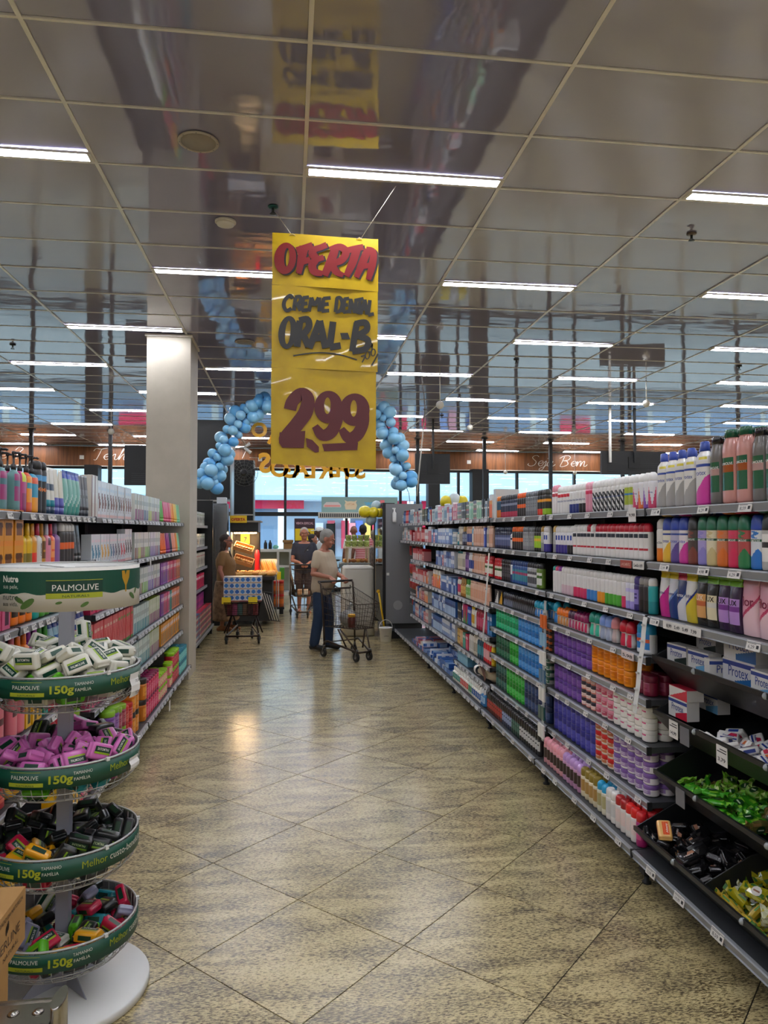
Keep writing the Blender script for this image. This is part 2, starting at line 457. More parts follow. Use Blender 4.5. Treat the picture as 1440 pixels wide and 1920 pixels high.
for x, wd in ((-2.6, 3.2), (4.1, .95), (5.7, .6), (-7, 1.2), (12, 1.4)):
    MB().bb(x, x + wd, 30.9, 30.98, 1.2 if wd < 2 else 2.6, 2.95 if wd < 2 else 3.1).obj('pink_banner', M('#ff2c5c', .6), fb)
goods = [('#d9455f', 2.2), ('#e9a0b0', 2.5), ('#5f7fd0', 2.8), ('#f0d070', 3.2), ('#d9455f', 3.45), ('#90a8e0', 6.5), ('#e9a0b0', 6.9), ('#f2f2f2', 7.3), ('#5f7fd0', 7.8), ('#e8c050', 8.3), ('#cc5566', 1.6), ('#e9e9f6', 1.1)]
for i, (c, x) in enumerate(goods):
    MB().bb(x, x + .32, 30.86, 31.1, .9 + .11 * (i % 3), 2.1 - .1 * (i % 2)).obj('display_panel', M(c, .6), fb)
# ================================================================ PRODUCTS: one shape per kind of pack, front towards -Y, base at z = 0
def sring(z, rx, ry, n=16, e=2.0, cx=0, cy=0):
    out = []
    for k in range(n):
        a = -pi / 2 + 2 * pi * (k - .5) / n
        c, s_ = cos(a), sin(a)
        out.append((cx + rx * math.copysign(abs(c) ** (2 / e), c), cy + ry * math.copysign(abs(s_) ** (2 / e), s_), z))
    return out
def fill(prof, step):
    """profile (z, rx, ry, e) with extra rings so that printed bands have edges to follow"""
    out = [prof[0]]
    for a, b in zip(prof[:-1], prof[1:]):
        k = max(1, int((b[0] - a[0]) / step + .5))
        for j in range(1, k + 1):
            t = j / k; out.append(tuple(x + (y - x) * t for x, y in zip(a, b)))
    return out
PAT = {
 'plain': lambda t, a: 0,
 'low': lambda t, a: 2 if t < .34 else 0,
 'top': lambda t, a: 2 if t > .58 else 0,
 'band': lambda t, a: 2 if .36 < t < .52 else 0,
 'two': lambda t, a: 2 if t < .27 else 3 if .5 < t < .62 else 0,
 'lab': lambda t, a: (3 if .40 < t < .50 else 2) if abs(a) < 62 and .16 < t < .64 else 0,
 'lab2': lambda t, a: 2 if abs(a) < 62 and .2 < t < .62 and not (.36 < t < .40 and abs(a) < 45) and not (.47 < t < .50 and abs(a) < 30) else 0,
 'zig': lambda t, a: (2 if t < .07 + .52 * abs(((a / 45 + 8) % 2) - 1) else 0) if abs(a) < 95 else 0,
 'dia': lambda t, a: 2 if (int(t * 9 + a / 30 + 20) % 2 and t < .62) else 3 if (t < .62 and int(a / 22 + 40) % 3 == 0) else 0,
 'swash': lambda t, a: 2 if t < .40 + a / 330 else 3 if t < .47 + a / 330 else 0,
 'dots': lambda t, a: 2 if abs(a) < 40 and .50 < t < .66 else 3 if t < .3 and a > -30 else 0,
 'pill': lambda t, a: 2 if abs(a) < 50 and .58 < t < .72 else 3 if abs(a) < 50 and .26 < t < .33 else 0,
 'ring': lambda t, a: 2 if .60 < t < .70 else 0,
 'prot': lambda t, a: 4 if .705 < t < .755 and -5 < a < 62 else 3 if .60 < t < .645 else 2 if t < .30 + a / 420 + .03 * sin(a / 22) else 0,
 'green': lambda t, a: 3 if .50 < t < .555 else 2 if t < .30 + .07 * sin(a / 20) or (.57 < t < .70 and abs(a - 20 * sin(t * 60)) < 22) else 0,
 'fig': lambda t, a: 2 if abs(a) < 30 + 25 * sin(t * 9) and .12 < t < .5 else 3 if .56 < t < .62 and abs(a) < 60 else 0,
}
def can(w, d, h, n=16, pat='plain', cap=.24, dome=.5, text=None, tc=4, st=.055, **k):
    r = w / 2; hb = h * (1 - cap)
    pr = fill([(0, r * .93, r * .93, 2), (.006, r, r, 2), (hb * .93, r, r, 2), (hb, r * .9, r * .9, 2)], max(h * st, .003))
    b = MB(); f = PAT[pat]
    b.loft([sring(z, x, y, n, e) for z, x, y, e in pr], lambda i, q: f((pr[i][0] + pr[i + 1][0]) / 2 / h, ((q * 360 / n + 180) % 360) - 180), True)
    c = MB(); hc = h - hb
    cp = [(hb - .002, r * .86), (hb + .003, r * .95), (hb + hc * .62, r * .93), (hb + hc * .85, r * (.5 + .4 * (1 - dome))), (h, r * (.1 + .6 * (1 - dome)))]
    c.loft([sring(z, x, x, n) for z, x in cp], 1)
    out = [(None, b), ('cap', c)]
    if text: out.append(('printed_name', wrap_text(text, r * 1.015, r * 1.015, h * .42, w * .9, tc)))
    return out
def wrap_text(s, rx, ry, z, width, mat, size=None, e=2.0, vertical=False, bold=.01):
    m = MB(); vs_, fs, wd = text_geo(s, bold)
    sc = width / wd
    if size: sc = min(sc, size)
    def mp(x, y):
        u, v = ((x - wd / 2) * sc, y * sc)
        if vertical: u, v = -(y - .35) * sc, (x - wd / 2) * sc
        a = -pi / 2 + u / rx
        c, s_ = cos(a), sin(a)
        return (rx * math.copysign(abs(c) ** (2 / e), c), ry * math.copysign(abs(s_) ** (2 / e), s_), z + v)
    m.add([mp(*p) for p in vs_], fs, mat); return m
def bottle(w, d, h, n=16, pat='plain', cap='flip', e=2.6, text=None, tc=4, sh=.2, tz=.40, vertical=False, st=.05, **k):
    rx, ry = w / 2, d / 2
    hb = h * {'flip': .86, 'wave': .74, 'pump': .70, 'disc': .90, 'tall': .74, 'slant': .80, 'down': 1.0}[cap]
    zs = hb * (1 - sh)
    neck = {'flip': .45, 'wave': .97, 'pump': .28, 'disc': .7, 'tall': .34, 'slant': .9, 'down': .6}[cap]
    pr = [(0, rx * .90, ry * .90, e), (.008, rx, ry, e), (zs, rx, ry, e), (zs + (hb - zs) * .45, rx * (.93 if neck < .9 else .985), ry * (.93 if neck < .9 else .985), e),
          (zs + (hb - zs) * .8, rx * (.5 * neck + .40 if neck < .9 else .97), ry * (.5 * neck + .40 if neck < .9 else .97), 2.3), (hb, rx * neck, ry * max(neck, .3), 2.1)]
    pr = fill(pr, max(h * st, .003)); f = PAT[pat]
    b = MB()
    b.loft([sring(z, x, y, n, q) for z, x, y, q in pr], lambda i, q: f((pr[i][0] + pr[i + 1][0]) / 2 / h, ((q * 360 / n + 180) % 360) - 180), True)
    c = MB()
    if cap == 'flip': cp = [(hb - .004, rx * .52, ry * .62), (hb + .002, rx * .56, ry * .66), (h * .985, rx * .5, ry * .6), (h, rx * .38, ry * .45)]
    elif cap == 'wave': cp = [(hb - .006, rx * .985, ry * .985), (hb + .002, rx * 1.0, ry * 1.0), (hb + (h - hb) * .5, rx * .93, ry * .95), (hb + (h - hb) * .85, rx * .72, ry * .8), (h, rx * .45, ry * .5)]
    elif cap == 'disc': cp = [(hb - .003, rx * .74, ry * .8), (h * .99, rx * .74, ry * .8), (h, rx * .66, ry * .7)]
    elif cap == 'tall': cp = [(hb - .004, rx * .40, ry * .5), (hb + .002, rx * .44, ry * .55), (h * .985, rx * .36, ry * .46), (h, rx * .28, ry * .36)]
    elif cap == 'slant': cp = [(hb - .004, rx * .92, ry * .92), (hb + .002, rx * .96, ry * .96), (h * .97, rx * .8, ry * .8), (h, rx * .6, ry * .6)]
    elif cap == 'pump': cp = [(hb - .004, rx * .34, ry * .42), (hb + .022, rx * .36, ry * .44), (hb + .024, rx * .14, ry * .16), (h * .95, rx * .13, ry * .15), (h * .955, rx * .3, ry * .3), (h, rx * .3, ry * .3)]
    else: cp = [(hb - .003, rx * .6, ry * .6), (hb + .002, rx * .6, ry * .6)]
    c.loft([sring(z, x, y, n, 2.2) for z, x, y in cp], 1)
    if cap == 'pump': c.tube([(0, 0, h * .975), (0, -d * .5, h * .975), (0, -d * .62, h * .955)], .006, 6, 1)
    out = [(None, b), ('pump' if cap == 'pump' else 'cap', c)]
    if text: out.append(('printed_name', wrap_text(text, rx * 1.012, ry * 1.012, h * tz, w * .86, tc, e=e, vertical=vertical)))
    return out
def jar(w, d, h, n=16, pat='lab2', lid=.3, text=None, square=2.2, st=.045, **k):
    r = w / 2; hb = h * (1 - lid); f = PAT[pat]
    pr = fill([(0, r * .90, r * .90, square), (.004, r * .97, r * .97, square), (hb * .93, r * .97, r * .97, square), (hb, r * .88, r * .88, 2)], max(h * st, .0022))
    b = MB(); b.loft([sring(z, x, y, n, e) for z, x, y, e in pr], lambda i, q: f((pr[i][0] + pr[i + 1][0]) / 2 / h, ((q * 360 / n + 180) % 360) - 180), True)
    c = MB(); c.loft([sring(z, x, x, n) for z, x in [(hb - .001, r * .95), (hb + .002, r), (h - .004, r), (h - .001, r * .95)]], 1)
    out = [(None, b), ('lid', c)]
    if text: out.append(('printed_name', wrap_text(text, r * .99, r * .99, h * .36, w * .7, 4)))
    return out
CP = {
 'plain': lambda u, t: 0,
 'dye': lambda u, t: 2 if ((u + .25 * sin(t * 12)) / .62) ** 2 + ((t - .42) / .24) ** 2 < 1 else 3 if .72 < t < .80 and abs(u) < .7 else 4 if t < .1 else 0,
 'dyev': lambda u, t: 2 if abs(u - .1) < .45 and .12 < t < .60 else 3 if .70 < t < .86 and abs(u) < .75 else 0,
 'strip': lambda u, t: 3 if .55 < t < .72 and abs(u) < .6 else 2 if t < .42 and u > -.55 + t else 0,
 'gel': lambda u, t: 2 if .14 < t < .62 and abs(u) < .75 else 3 if t > .84 else 0,
 'soapbox': lambda u, t: 2 if .76 < t < .92 else 3 if t < .26 + .22 * u and u > -.2 else 0,
 'cut': lambda u, t: 2 if (t - .5) < .5 * u else 0,
 'stack': lambda u, t: (2, 3, 0, 4)[int(t * 8) % 4] if abs(u) < .85 else 0,
 'sidebar': lambda u, t: 2 if u < -.45 else 3 if .3 < t < .62 and u < .7 else 0,
 'milk': lambda u, t: 2 if (u / .72) ** 2 + ((t - .52) / .34) ** 2 < 1 else 3 if t < .12 or t > .92 else 0,
 'face': lambda u, t: 2 if (u / .55) ** 2 + ((t - .60) / .2) ** 2 < 1 else 3 if t < .28 else 0,
 'paste': lambda u, t: 2 if t < .55 else 3 if .62 < t < .78 else 0,
}
def carton(w, d, h, n=6, pat='plain', text=None, tc=4, tz=.62, tw=.8, nv=12, top=0, vertical=False, bold=.02, **k):
    b = MB(); f = CP[pat]; x, y = w / 2, d / 2
    V = [(-x + w * i / n, -y, h * j / nv) for j in range(nv + 1) for i in range(n + 1)]
    F = []; mm = []
    for j in range(nv):
        for i in range(n):
            F.append((j * (n + 1) + i, j * (n + 1) + i + 1, (j + 1) * (n + 1) + i + 1, (j + 1) * (n + 1) + i))
            mm.append(f((i + .5) / n * 2 - 1, (j + .5) / nv))
    b.add(V, F, mm)
    b.add([(-x, -y, 0), (x, -y, 0), (x, y, 0), (-x, y, 0), (-x, -y, h), (x, -y, h), (x, y, h), (-x, y, h)],
          [(1, 2, 6, 5), (2, 3, 7, 6), (3, 0, 4, 7), (4, 5, 6, 7), (3, 2, 1, 0)], [0, 0, 0, top, 0])
    c = MB(); c.bb(-x * .96, x * .96, -y - .0006, -y * .2, h - .0004, h + .0012, top)      # tucked top flap
    out = [(None, b), ('top_flap', c)]
    if text:
        m = MB()
        mp = (lambda u, v: (u, -y - .0012, h * tz + v)) if not vertical else (lambda u, v: (-(v - .012), -y - .0012, h * .5 + u))
        m.text(text, w * .3, mp, tc, bold=bold, align='C', width=(w * tw if not vertical else h * tw)); out.append(('printed_name', m))
    return out
def tube_pack(w, d, h, n=16, pat='low', text=None, tc=4, vertical=True, **k):
    """squeeze tube standing on its cap, crimped flat at the top"""
    r = w / 2; f = PAT[pat]; hc = h * .16
    pr = []
    for j in range(13):
        t = j / 12; pr.append((hc + (h - hc) * t, r * (.86 + .14 * t), max(d / 2 * (1 - t) ** .8, .003), 2 + t))
    b = MB(); b.loft([sring(z, x, y, n, e) for z, x, y, e in pr], lambda i, q: f((pr[i][0] + pr[i + 1][0]) / 2 / h, ((q * 360 / n + 180) % 360) - 180), True)
    c = MB(); c.loft([sring(z, x, y, n) for z, x, y in [(0, r * .8, d * .46), (hc, r * .84, d * .48)]], 1)
    out = [(None, b), ('cap', c)]
    if text: out.append(('printed_name', wrap_text(text, r * .95, d * .36, h * .55, h * .5, tc, size=w * .42, vertical=vertical)))
    return out
def pouch(w, d, h, n=20, pat='low', text=None, tc=4, head=.13, tz=.5, nr=14, **k):
    f = PAT[pat]; pr = []
    for j in range(nr + 1):
        t = j / nr; bul = sin(pi * min(1, (t + .16) / 1.16)) ** .7
        pr.append((h * t, w / 2 * (1 - .05 * sin(pi * t)), max(d / 2 * bul, .002), 2.2 if t < .85 else 3))
    b = MB(); b.loft([sring(z, x, y, n, e) for z, x, y, e in pr], lambda i, q: 1 if pr[i][0] / h > 1 - head else f((pr[i][0] + pr[i + 1][0]) / 2 / h, ((q * 360 / n + 180) % 360) - 180), True)
    s_ = MB(); s_.bb(-w / 2, w / 2, -.0025, .0025, h - .004, h + .012, 1)
    out = [(None, b), ('sealed_edge', s_)]
    if text: out.append(('printed_name', wrap_text(text, w / 2 * 1.0, d / 2 * 1.02, h * tz, w * .72, tc, e=2.2)))
    return out
def rollon(w, d, h, n=16, pat='plain', **k):
    r = w / 2
    pr = [(0, r * .78), (.004, r * .86), (h * .2, r * .9), (h * .38, r * .72), (h * .5, r * .66), (h * .56, r * .8)]
    b = MB(); f = PAT['lab2'] if pat == 'lab2' else PAT['plain']
    b.loft([sring(z, x, x * .8, n, 2.3) for z, x in pr], lambda i, q: 2 if (pat == 'lab2' and i in (1, 2, 3) and q in (n - 1, 0, 1, 2)) else 0, True)
    c = MB(); c.loft([sring(z, x, x * .85, n) for z, x in [(h * .55, r * .92), (h * .58, r), (h * .78, r * .97), (h * .92, r * .76), (h, r * .3)]], 1)
    return [(None, b), ('cap', c)]
def soap(w, d, h, n=20, pat='bar', text='', tc=3, crimp=True, **k):
    """wrapped bar lying flat: w long, d wide, h thick, centred on the origin"""
    pr = []
    for t, sy, sz in [(-1.0, .84, .05), (-.93, .86, .09), (-.90, .80, .55), (-.86, .93, .90), (-.78, .99, .99), (-.3, 1, 1.02), (.3, 1, 1.02), (.78, .99, .99), (.86, .93, .90), (.90, .80, .55), (.93, .86, .09), (1.0, .84, .05)]:
        pr.append((t * w / 2, d / 2 * sy, h / 2 * sz))
    b = MB(); rings = []
    for x, y, z in pr:
        ring = []
        for q in range(n):
            a = 2 * pi * (q + .5) / n; c, s_ = cos(a), sin(a)
            ring.append((x, y * math.copysign(abs(c) ** (2 / 5.5), c), z * math.copysign(abs(s_) ** (2 / 5.0), s_)))
        rings.append(ring)
    b.loft(rings, 0, True)
    p = MB()
    for sg in (1, -1):
        zz = sg * (h / 2 * 1.02 + .0008)
        if pat == 'bar':
            p.add([(-w * .34, -d * .30, zz), (w * .34, -d * .30, zz), (w * .34, d * .02, zz), (-w * .34, d * .02, zz)], [(0, 1, 2, 3) if sg > 0 else (3, 2, 1, 0)], 1)
            p.add([(-w * .34, d * .03, zz), (w * .34, d * .03, zz), (w * .34, d * .14, zz), (-w * .34, d * .14, zz)], [(0, 1, 2, 3) if sg > 0 else (3, 2, 1, 0)], 2)
        else:
            p.add([(-w * .36, -d * .34, zz), (w * .36, -d * .34, zz), (w * .36, -d * .2, zz), (-w * .36, -d * .2, zz)], [(0, 1, 2, 3) if sg > 0 else (3, 2, 1, 0)], 1)
            p.add([(-w * .05, d * .0, zz), (w * .36, d * .0, zz), (w * .36, d * .30, zz), (w * .1, d * .30, zz)], [(0, 1, 2, 3) if sg > 0 else (3, 2, 1, 0)], 2)
        if text:
            y0 = -d * .22 if pat == 'bar' else -d * .10
            p.text(text, .012, lambda u, v, sg=sg, zz=zz, y0=y0: (u * sg, y0 + v, zz + sg * .0006) if sg > 0 else (u * sg, y0 + v, zz - .0006), tc, align='C', width=w * .5, bold=.015)
    for sg in (1, -1):   # printed name on the long edges as well
        yy = sg * (d / 2 + .0006)
        p.add([(-w * .26, yy, -h * .22), (w * .26, yy, -h * .22), (w * .26, yy, h * .22), (-w * .26, yy, h * .22)], [(0, 1, 2, 3) if sg < 0 else (3, 2, 1, 0)], 1)
    return [(None, b), ('printed_band', p)]
def leafpack(w, d, h, n=12, seed=1, **k):
    """soap in crumpled foil with flared, pleated ends"""
    r_ = random.Random(seed); rings = []
    for t, sy, sz in [(-1, 1.15, .12), (-.82, .9, .16), (-.62, .55, .5), (-.5, .9, .9), (0, 1, 1), (.5, .9, .9), (.62, .55, .5), (.82, .9, .16), (1, 1.15, .12)]:
        ring = []
        for q in range(n):
            a = 2 * pi * q / n; j = 1 + r_.uniform(-.16, .16)
            ring.append((t * w / 2 + r_.uniform(-.004, .004), d / 2 * sy * cos(a) * j, h / 2 * sz * sin(a) * j + (.006 * (-1) ** q if abs(t) > .7 else 0)))
        rings.append(ring)
    b = MB(); b.loft(rings, lambda i, q: 1 if (i * 3 + q) % 5 == 0 else 0, False)
    p = MB(); zz = h / 2 * 1.06
    p.add([(w * .16 * cos(a * pi / 5), d * .30 * sin(a * pi / 5), zz) for a in range(10)], [tuple(range(10))], 2)
    p.ribbon([(-w * .1, 0), (w * .1, 0)], d * .10, lambda u, v: (u, v, zz + .0008), 3)
    return [(None, b), ('round_seal', p)]
def blister(w, d, h, n=8, **k):
    b = MB(); b.bb(-w / 2, w / 2, -.001, .001, 0, h, 0)
    t = MB(); t.tube([(0, -.008, h * .06), (0, -.010, h * .5), (0, -.008, h * .78)], [w * .16, w * .2, w * .28], n, 1)
    p = MB(); p.bb(-w * .45, w * .45, -.0018, -.001, h * .82, h * .97, 2)
    return [(None, b), ('handle_bubble', t), ('printed_header', p)]
def box_pack(w, d, h, n=4, **k): return carton(w, d, h, n=n, nv=8, **k)
SHAPE = dict(can=can, bottle=bottle, jar=jar, carton=carton, tube=tube_pack, pouch=pouch, rollon=rollon, soap=soap, leaf=leafpack, blister=blister)
KINDS = {}
def K(key, name, look, cat, shape, w, d, h, cols, rough=.35, **kw): KINDS[key] = dict(name=name, look=look, cat=cat, shape=shape, w=w, d=d, h=h, cols=cols.split(), rough=rough, kw=kw)
TM = {}
def tmpl(key, far):
    q = (key, far)
    if q in TM: return TM[q]
    k = KINDS[key]; kw = dict(k['kw'])
    if far: kw.update(n=8, text=None); kw.pop('st', None)
    if far and k['shape'] == 'jar': kw['st'] = .12
    parts = SHAPE[k['shape']](k['w'], k['d'], k['h'], **kw)
    mats = [M('#' + c, k['rough'], coat=.3) for c in k['cols']]
    while len(mats) < 5: mats.append(mats[0])
    if far:
        b = parts[0][1]
        for _, p in parts[1:]: b.add(p.v, p.f, p.m); b.s[-len(p.f):] = p.s
        parts = [(None, b)]
    TM[q] = [(pn or k['name'], b.mesh(k['name'] if pn is None else pn, mats)) for pn, b in parts]
    return TM[q]
NPROD = 0
def place(key, loc, rot, label, group, far=False, quat=None):
    global NPROD
    T = tmpl(key, far); NPROD += 1
    o = bpy.data.objects.new(T[0][0], T[0][1]); COL.objects.link(o)
    o.location = loc
    if quat is not None: o.rotation_mode = 'QUATERNION'; o.rotation_quaternion = quat
    else: o.rotation_euler = rot if isinstance(rot, tuple) else (0, 0, rot)
    for pn, me in T[1:]:
        c = bpy.data.objects.new(pn, me); COL.objects.link(c); c.parent = o
    return tag(o, label, KINDS[key]['cat'], group)

# ================================================================ SHELVING
RAIL = M('#8e9195', .4, .15); SHELF = M('#3a3c3f', .5); BACK = M('#17181a', .6); TAGW = M('#d6d3ce', .6); INK = M('#24242a', .6); STEEL = M('#8a8d90', .3, .9)
BAYS = {}
TAGM = {}
def tag_mesh(txt, s, plain=False):
    if plain:
        if plain not in TAGM:
            m = MB(); m.bb(-.045, .045, -.0012, .0012, -.016, .015, 0); m.bb(-.036, .0, -.0016, -.0013, .004, .006, 1); m.bb(-.036, .012, -.0016, -.0013, -.010, -.003, 1)
            TAGM[plain] = m.mesh('price_tag', [M('#c9cacb', .5), M('#8c8c90', .6)])
        return TAGM[plain]
    if (txt, s) in TAGM: return TAGM[(txt, s)]
    m = MB(); m.bb(-.029, .029, -.0015, .0015, -.016, .015, 0)
    mp = lambda u, v: (u, -.0021, v)
    m.text(txt, .016, lambda u, v: (-.020 + u, -.0021, -.010 + v), 1, width=.026)
    m.bb(-.024, .012, -.0019, -.0016, .006, .0075, 1); m.bb(.014, .024, -.0019, -.0016, -.008, .003, 1)
    TAGM[(txt, s)] = m.mesh('price_tag', [TAGW, INK]); return TAGM[(txt, s)]
PRICES = ['21,99', '15,59', '9,99', '12,99', '8,59', '10,99', '14,99', '3,79', '4,98', '7,49', '5,99', '6,29']
LVN = ['top', 'second', 'third', 'fourth', 'fifth', 'sixth', 'seventh', 'bottom']
def bay(code, side, y0, y1, name, label, levels, base, tags=5, feet=True, detail=True):
    s = 1 if side == 'R' else -1
    Xf, Xb, Xk = (1.685, 1.60, 2.12) if side == 'R' else (-1.19, -1.10, -1.62)
    BAYS[code] = dict(side=side, s=s, y0=y0, y1=y1, Xf=Xf, Xb=Xb, Xk=Xk, lv=levels + [base], name=name)
    e = thing('shelving_unit', label, 'shelving', (Xk - s * .25, (y0 + y1) / 2, 0), 'gondola shelving units')
    MB().bb(Xk, Xk + s * .02, y0 + .002, y1 - .002, .1, levels[0] + .15).obj('back_panel', BACK, e)
    for y in (y0 + .02, y1 - .02): MB().bb(Xk - s * .05, Xk, y - .018, y + .018, 0, levels[0] + .15).obj('upright', SHELF, e)
    rot = -pi / 2 * s
    for i, z in enumerate(levels + [base]):
        xf = Xb if i == len(levels) else Xf
        sh = MB().bb(xf + s * .004, Xk - s * .002, y0 + .004, y1 - .004, z - .030, z - .002).obj('shelf', SHELF, e)
        # folded price rail with a lip above and below
        m = MB(); prof = [(0.004, 0), (-.008, -.002), (-.012, -.006), (-.005, -.033), (-.010, -.037), (0.004, -.037)]
        m.prism([(u, v) for u, v in prof], y0 + .006, y1 - .006, 0, lambda u, v, t: (xf + s * u, t, z + v))
        if s < 0: m.f = [list(reversed(f)) for f in m.f]
        m.obj('price_rail', RAIL, sh)
        if detail:
            cap = MB()
            for y in (y0 + .003, y1 - .003): cap.bb(xf - s * .013, xf + s * .01, y - .004, y + .004, z - .038, z + .001)
            cap.obj('rail_end_cap', BACK, sh)
        nt = tags if not callable(tags) else tags(i)
        L = y1 - y0
        for j in range(nt):
            y = y0 + L * (j + .5 + rnd.uniform(-.25, .25)) / nt
            if abs(y - y0) < .05 or abs(y1 - y) < .05: continue
            t = bpy.data.objects.new('price_tag', tag_mesh(PRICES[rnd.randrange(len(PRICES))], s, plain=code not in ('R1', 'R2', 'R3', 'L1', 'L2'))); COL.objects.link(t)
            t.scale = (1.35, 1, 1.15) if code == 'R1' else (1, 1, 1); t.parent = sh; t.location = Vector((xf - s * .0125, y, z - .0185)) - WL[sh.name]; t.rotation_euler = (radians(-14), 0, rot)
    for y in ([y0 + .04] if feet else []):
        f = MB(); f.bb(Xb + s * .06, Xb + s * .11, y - .025, y + .025, .045, base - .03); f.lathe([(.022, 0), (.022, .008), (.012, .014), (.012, .05)], 10, 0, (Xb + s * .085, y, 0))
        f.obj('foot', BACK, e)
    return e
COUNT = {}
CODE = {}
def run(code, li, items, far=False, start=0.02, rev=None, setback=.02, jit=1.0):
    """fill one shelf. items: (kind, columns, tiers, rows deep, gap after). Right side runs far to near, left side near to far."""
    B = BAYS[code]; s = B['s']; z = B['lv'][li]; base = li == len(B['lv']) - 1
    xf = B['Xb'] if base else B['Xf']
    L = B['y1'] - B['y0']; y = start
    rot = -pi / 2 * s
    lname = 'bottom' if base else LVN[li]
    for it in items:
        if isinstance(it, (int, float)): y += it; continue
        key, n, tiers, deep, gap = (list(it) + [1, 1, 1, 0][len(it) - 1:])[:5]
        k = KINDS[key]; pitch = k['w'] * (1.03 if k['shape'] in ('carton', 'jar') else 1.02) + (.0015 if k['w'] > .05 else .0005)
        for c in range(n):
            if y + k['w'] > L + .002: 
                break
            yy = y + pitch / 2
            Y = B['y1'] - yy if s > 0 else B['y0'] + yy
            for r in range(deep):
                X = xf + s * (setback + k['d'] / 2 + r * (k['d'] * 1.03 + .002) + rnd.uniform(0, .006) * jit * (1 if deep == 1 else .15))
                if abs(X - B['Xk']) < k['d'] / 2 + .055: break
                for t in range(tiers):
                    q = (code, li, key); COUNT[(q, t, r)] = COUNT.get((q, t, r), 0) + 1
                    i = COUNT[(q, t, r)]
                    end = 'far' if s > 0 else 'near'
                    bits = f"{k['look']}, {nth(i)} from {end} end"
                    if tiers > 1: bits += f", {nth(t + 1)} tier"
                    if deep > 1: bits += ", front row" if r == 0 else f", {nth(r + 1)} row"
                    bits += f", {lname} shelf, {B['name']}"
                    if len(bits.split()) > 16: bits = bits.replace(' end,', ',')
                    if len(bits.split()) > 16: bits = bits.replace(', front row', '')
                    place(key, (X, Y + rnd.uniform(-.0006, .0006) * jit, z + .0005 + t * (k['h'] + .0006)), rot + rnd.gauss(0, .035) * jit * (.35 if k['shape'] == 'carton' else 1), bits,
                          f"{k['look']}s, {lname} shelf, {B['name']}", far)
            y += pitch
        y += gap
    if y > L + .06: print('OVERFLOW', code, li, round(y - L, 3))
    elif y < L - .12: print('space', code, li, round(L - y, 3))
# ================================================================ RIGHT-HAND RUN
YR = [2.02, 3.24, 4.59, 5.94, 7.29, 8.64, 9.99, 10.95]
bay('R1', 'R', YR[0], YR[1], 'soap bay', 'nearest shelving unit with shower soaps above four black dump trays', [1.776, 1.525, 1.270], .18, tags=4)
bay('R2', 'R', YR[1], YR[2], 'roll-on bay', 'eight-level grey shelving unit with roll-ons and stacked purple and orange jars', [1.776, 1.525, 1.270, 1.070, .870, .648, .390], .18, tags=5)
bay('R3', 'R', YR[2], YR[3], "black-can bay", 'eight-level grey shelving unit with black spray cans and stacked green jars', [1.776, 1.525, 1.268, 1.070, .867, .645, .385], .18, tags=5)
bay('R4', 'R', YR[3], YR[4], 'lotion bay', 'eight-level grey shelving unit with peach lotion bottles and paper goods', [1.778, 1.525, 1.275, 1.012, .767, .515, .350], .177, tags=8)
bay('R5', 'R', YR[4], YR[5], 'toothpaste bay', 'grey shelving unit stacked with blue toothpaste cartons', [1.776, 1.525, 1.275, 1.006, .768, .517], .177, tags=8)
bay('R6', 'R', YR[5], YR[6], 'red-carton bay', 'grey shelving unit with red and white dental cartons', [1.776, 1.525, 1.275, 1.006, .768, .517], .177, tags=7)
bay('R7', 'R', YR[6], YR[7], 'hook bay', 'far grey shelving unit with toothbrushes on hooks under two shelves', [1.776, 1.525], .177, tags=4)

K('shg', 'liquid_soap_bottle', 'white-grey bottle with blue cap', 'bottle', 'bottle', .074, .05, .252, 'd9d6cf 1f3f9c 9d9a96 1e3f92 d8c83c', pat='prot', cap='flip', text='Protex', tc=3, tz=.47, n=60, st=.010)
K('shp', 'liquid_soap_bottle', 'white and magenta blue-capped bottle', 'bottle', 'bottle', .090, .055, .268, 'dcd8d4 1f3f9c d0359b 1e3f92 d8c83c', pat='prot', cap='flip', text='Protex', tc=3, tz=.47, n=60, st=.010)
K('shk', 'shower_gel_bottle', 'clear grey bottle with black cap', 'bottle', 'bottle', .076, .05, .275, '6b6764 16161a 1d5a3c b08a84 e8e6e0', pat='lab', cap='disc', text='PALMOLIVE', rough=.15, tz=.52)
K('sho', 'shower_gel_bottle', 'pink-amber bottle with green cap', 'bottle', 'bottle', .086, .055, .292, 'c98f86 12563c 1d5a3c 9c4a14 e8e6e0', pat='lab', cap='disc', text='PALMOLIVE', rough=.15, tz=.52)
K('pw1', 'body_powder_can', 'white and orange spray can', 'can', 'can', .055, .055, .200, 'e4dfd8 dedad4 e87d1c a5302a 333333', pat='low', text='CareClin')
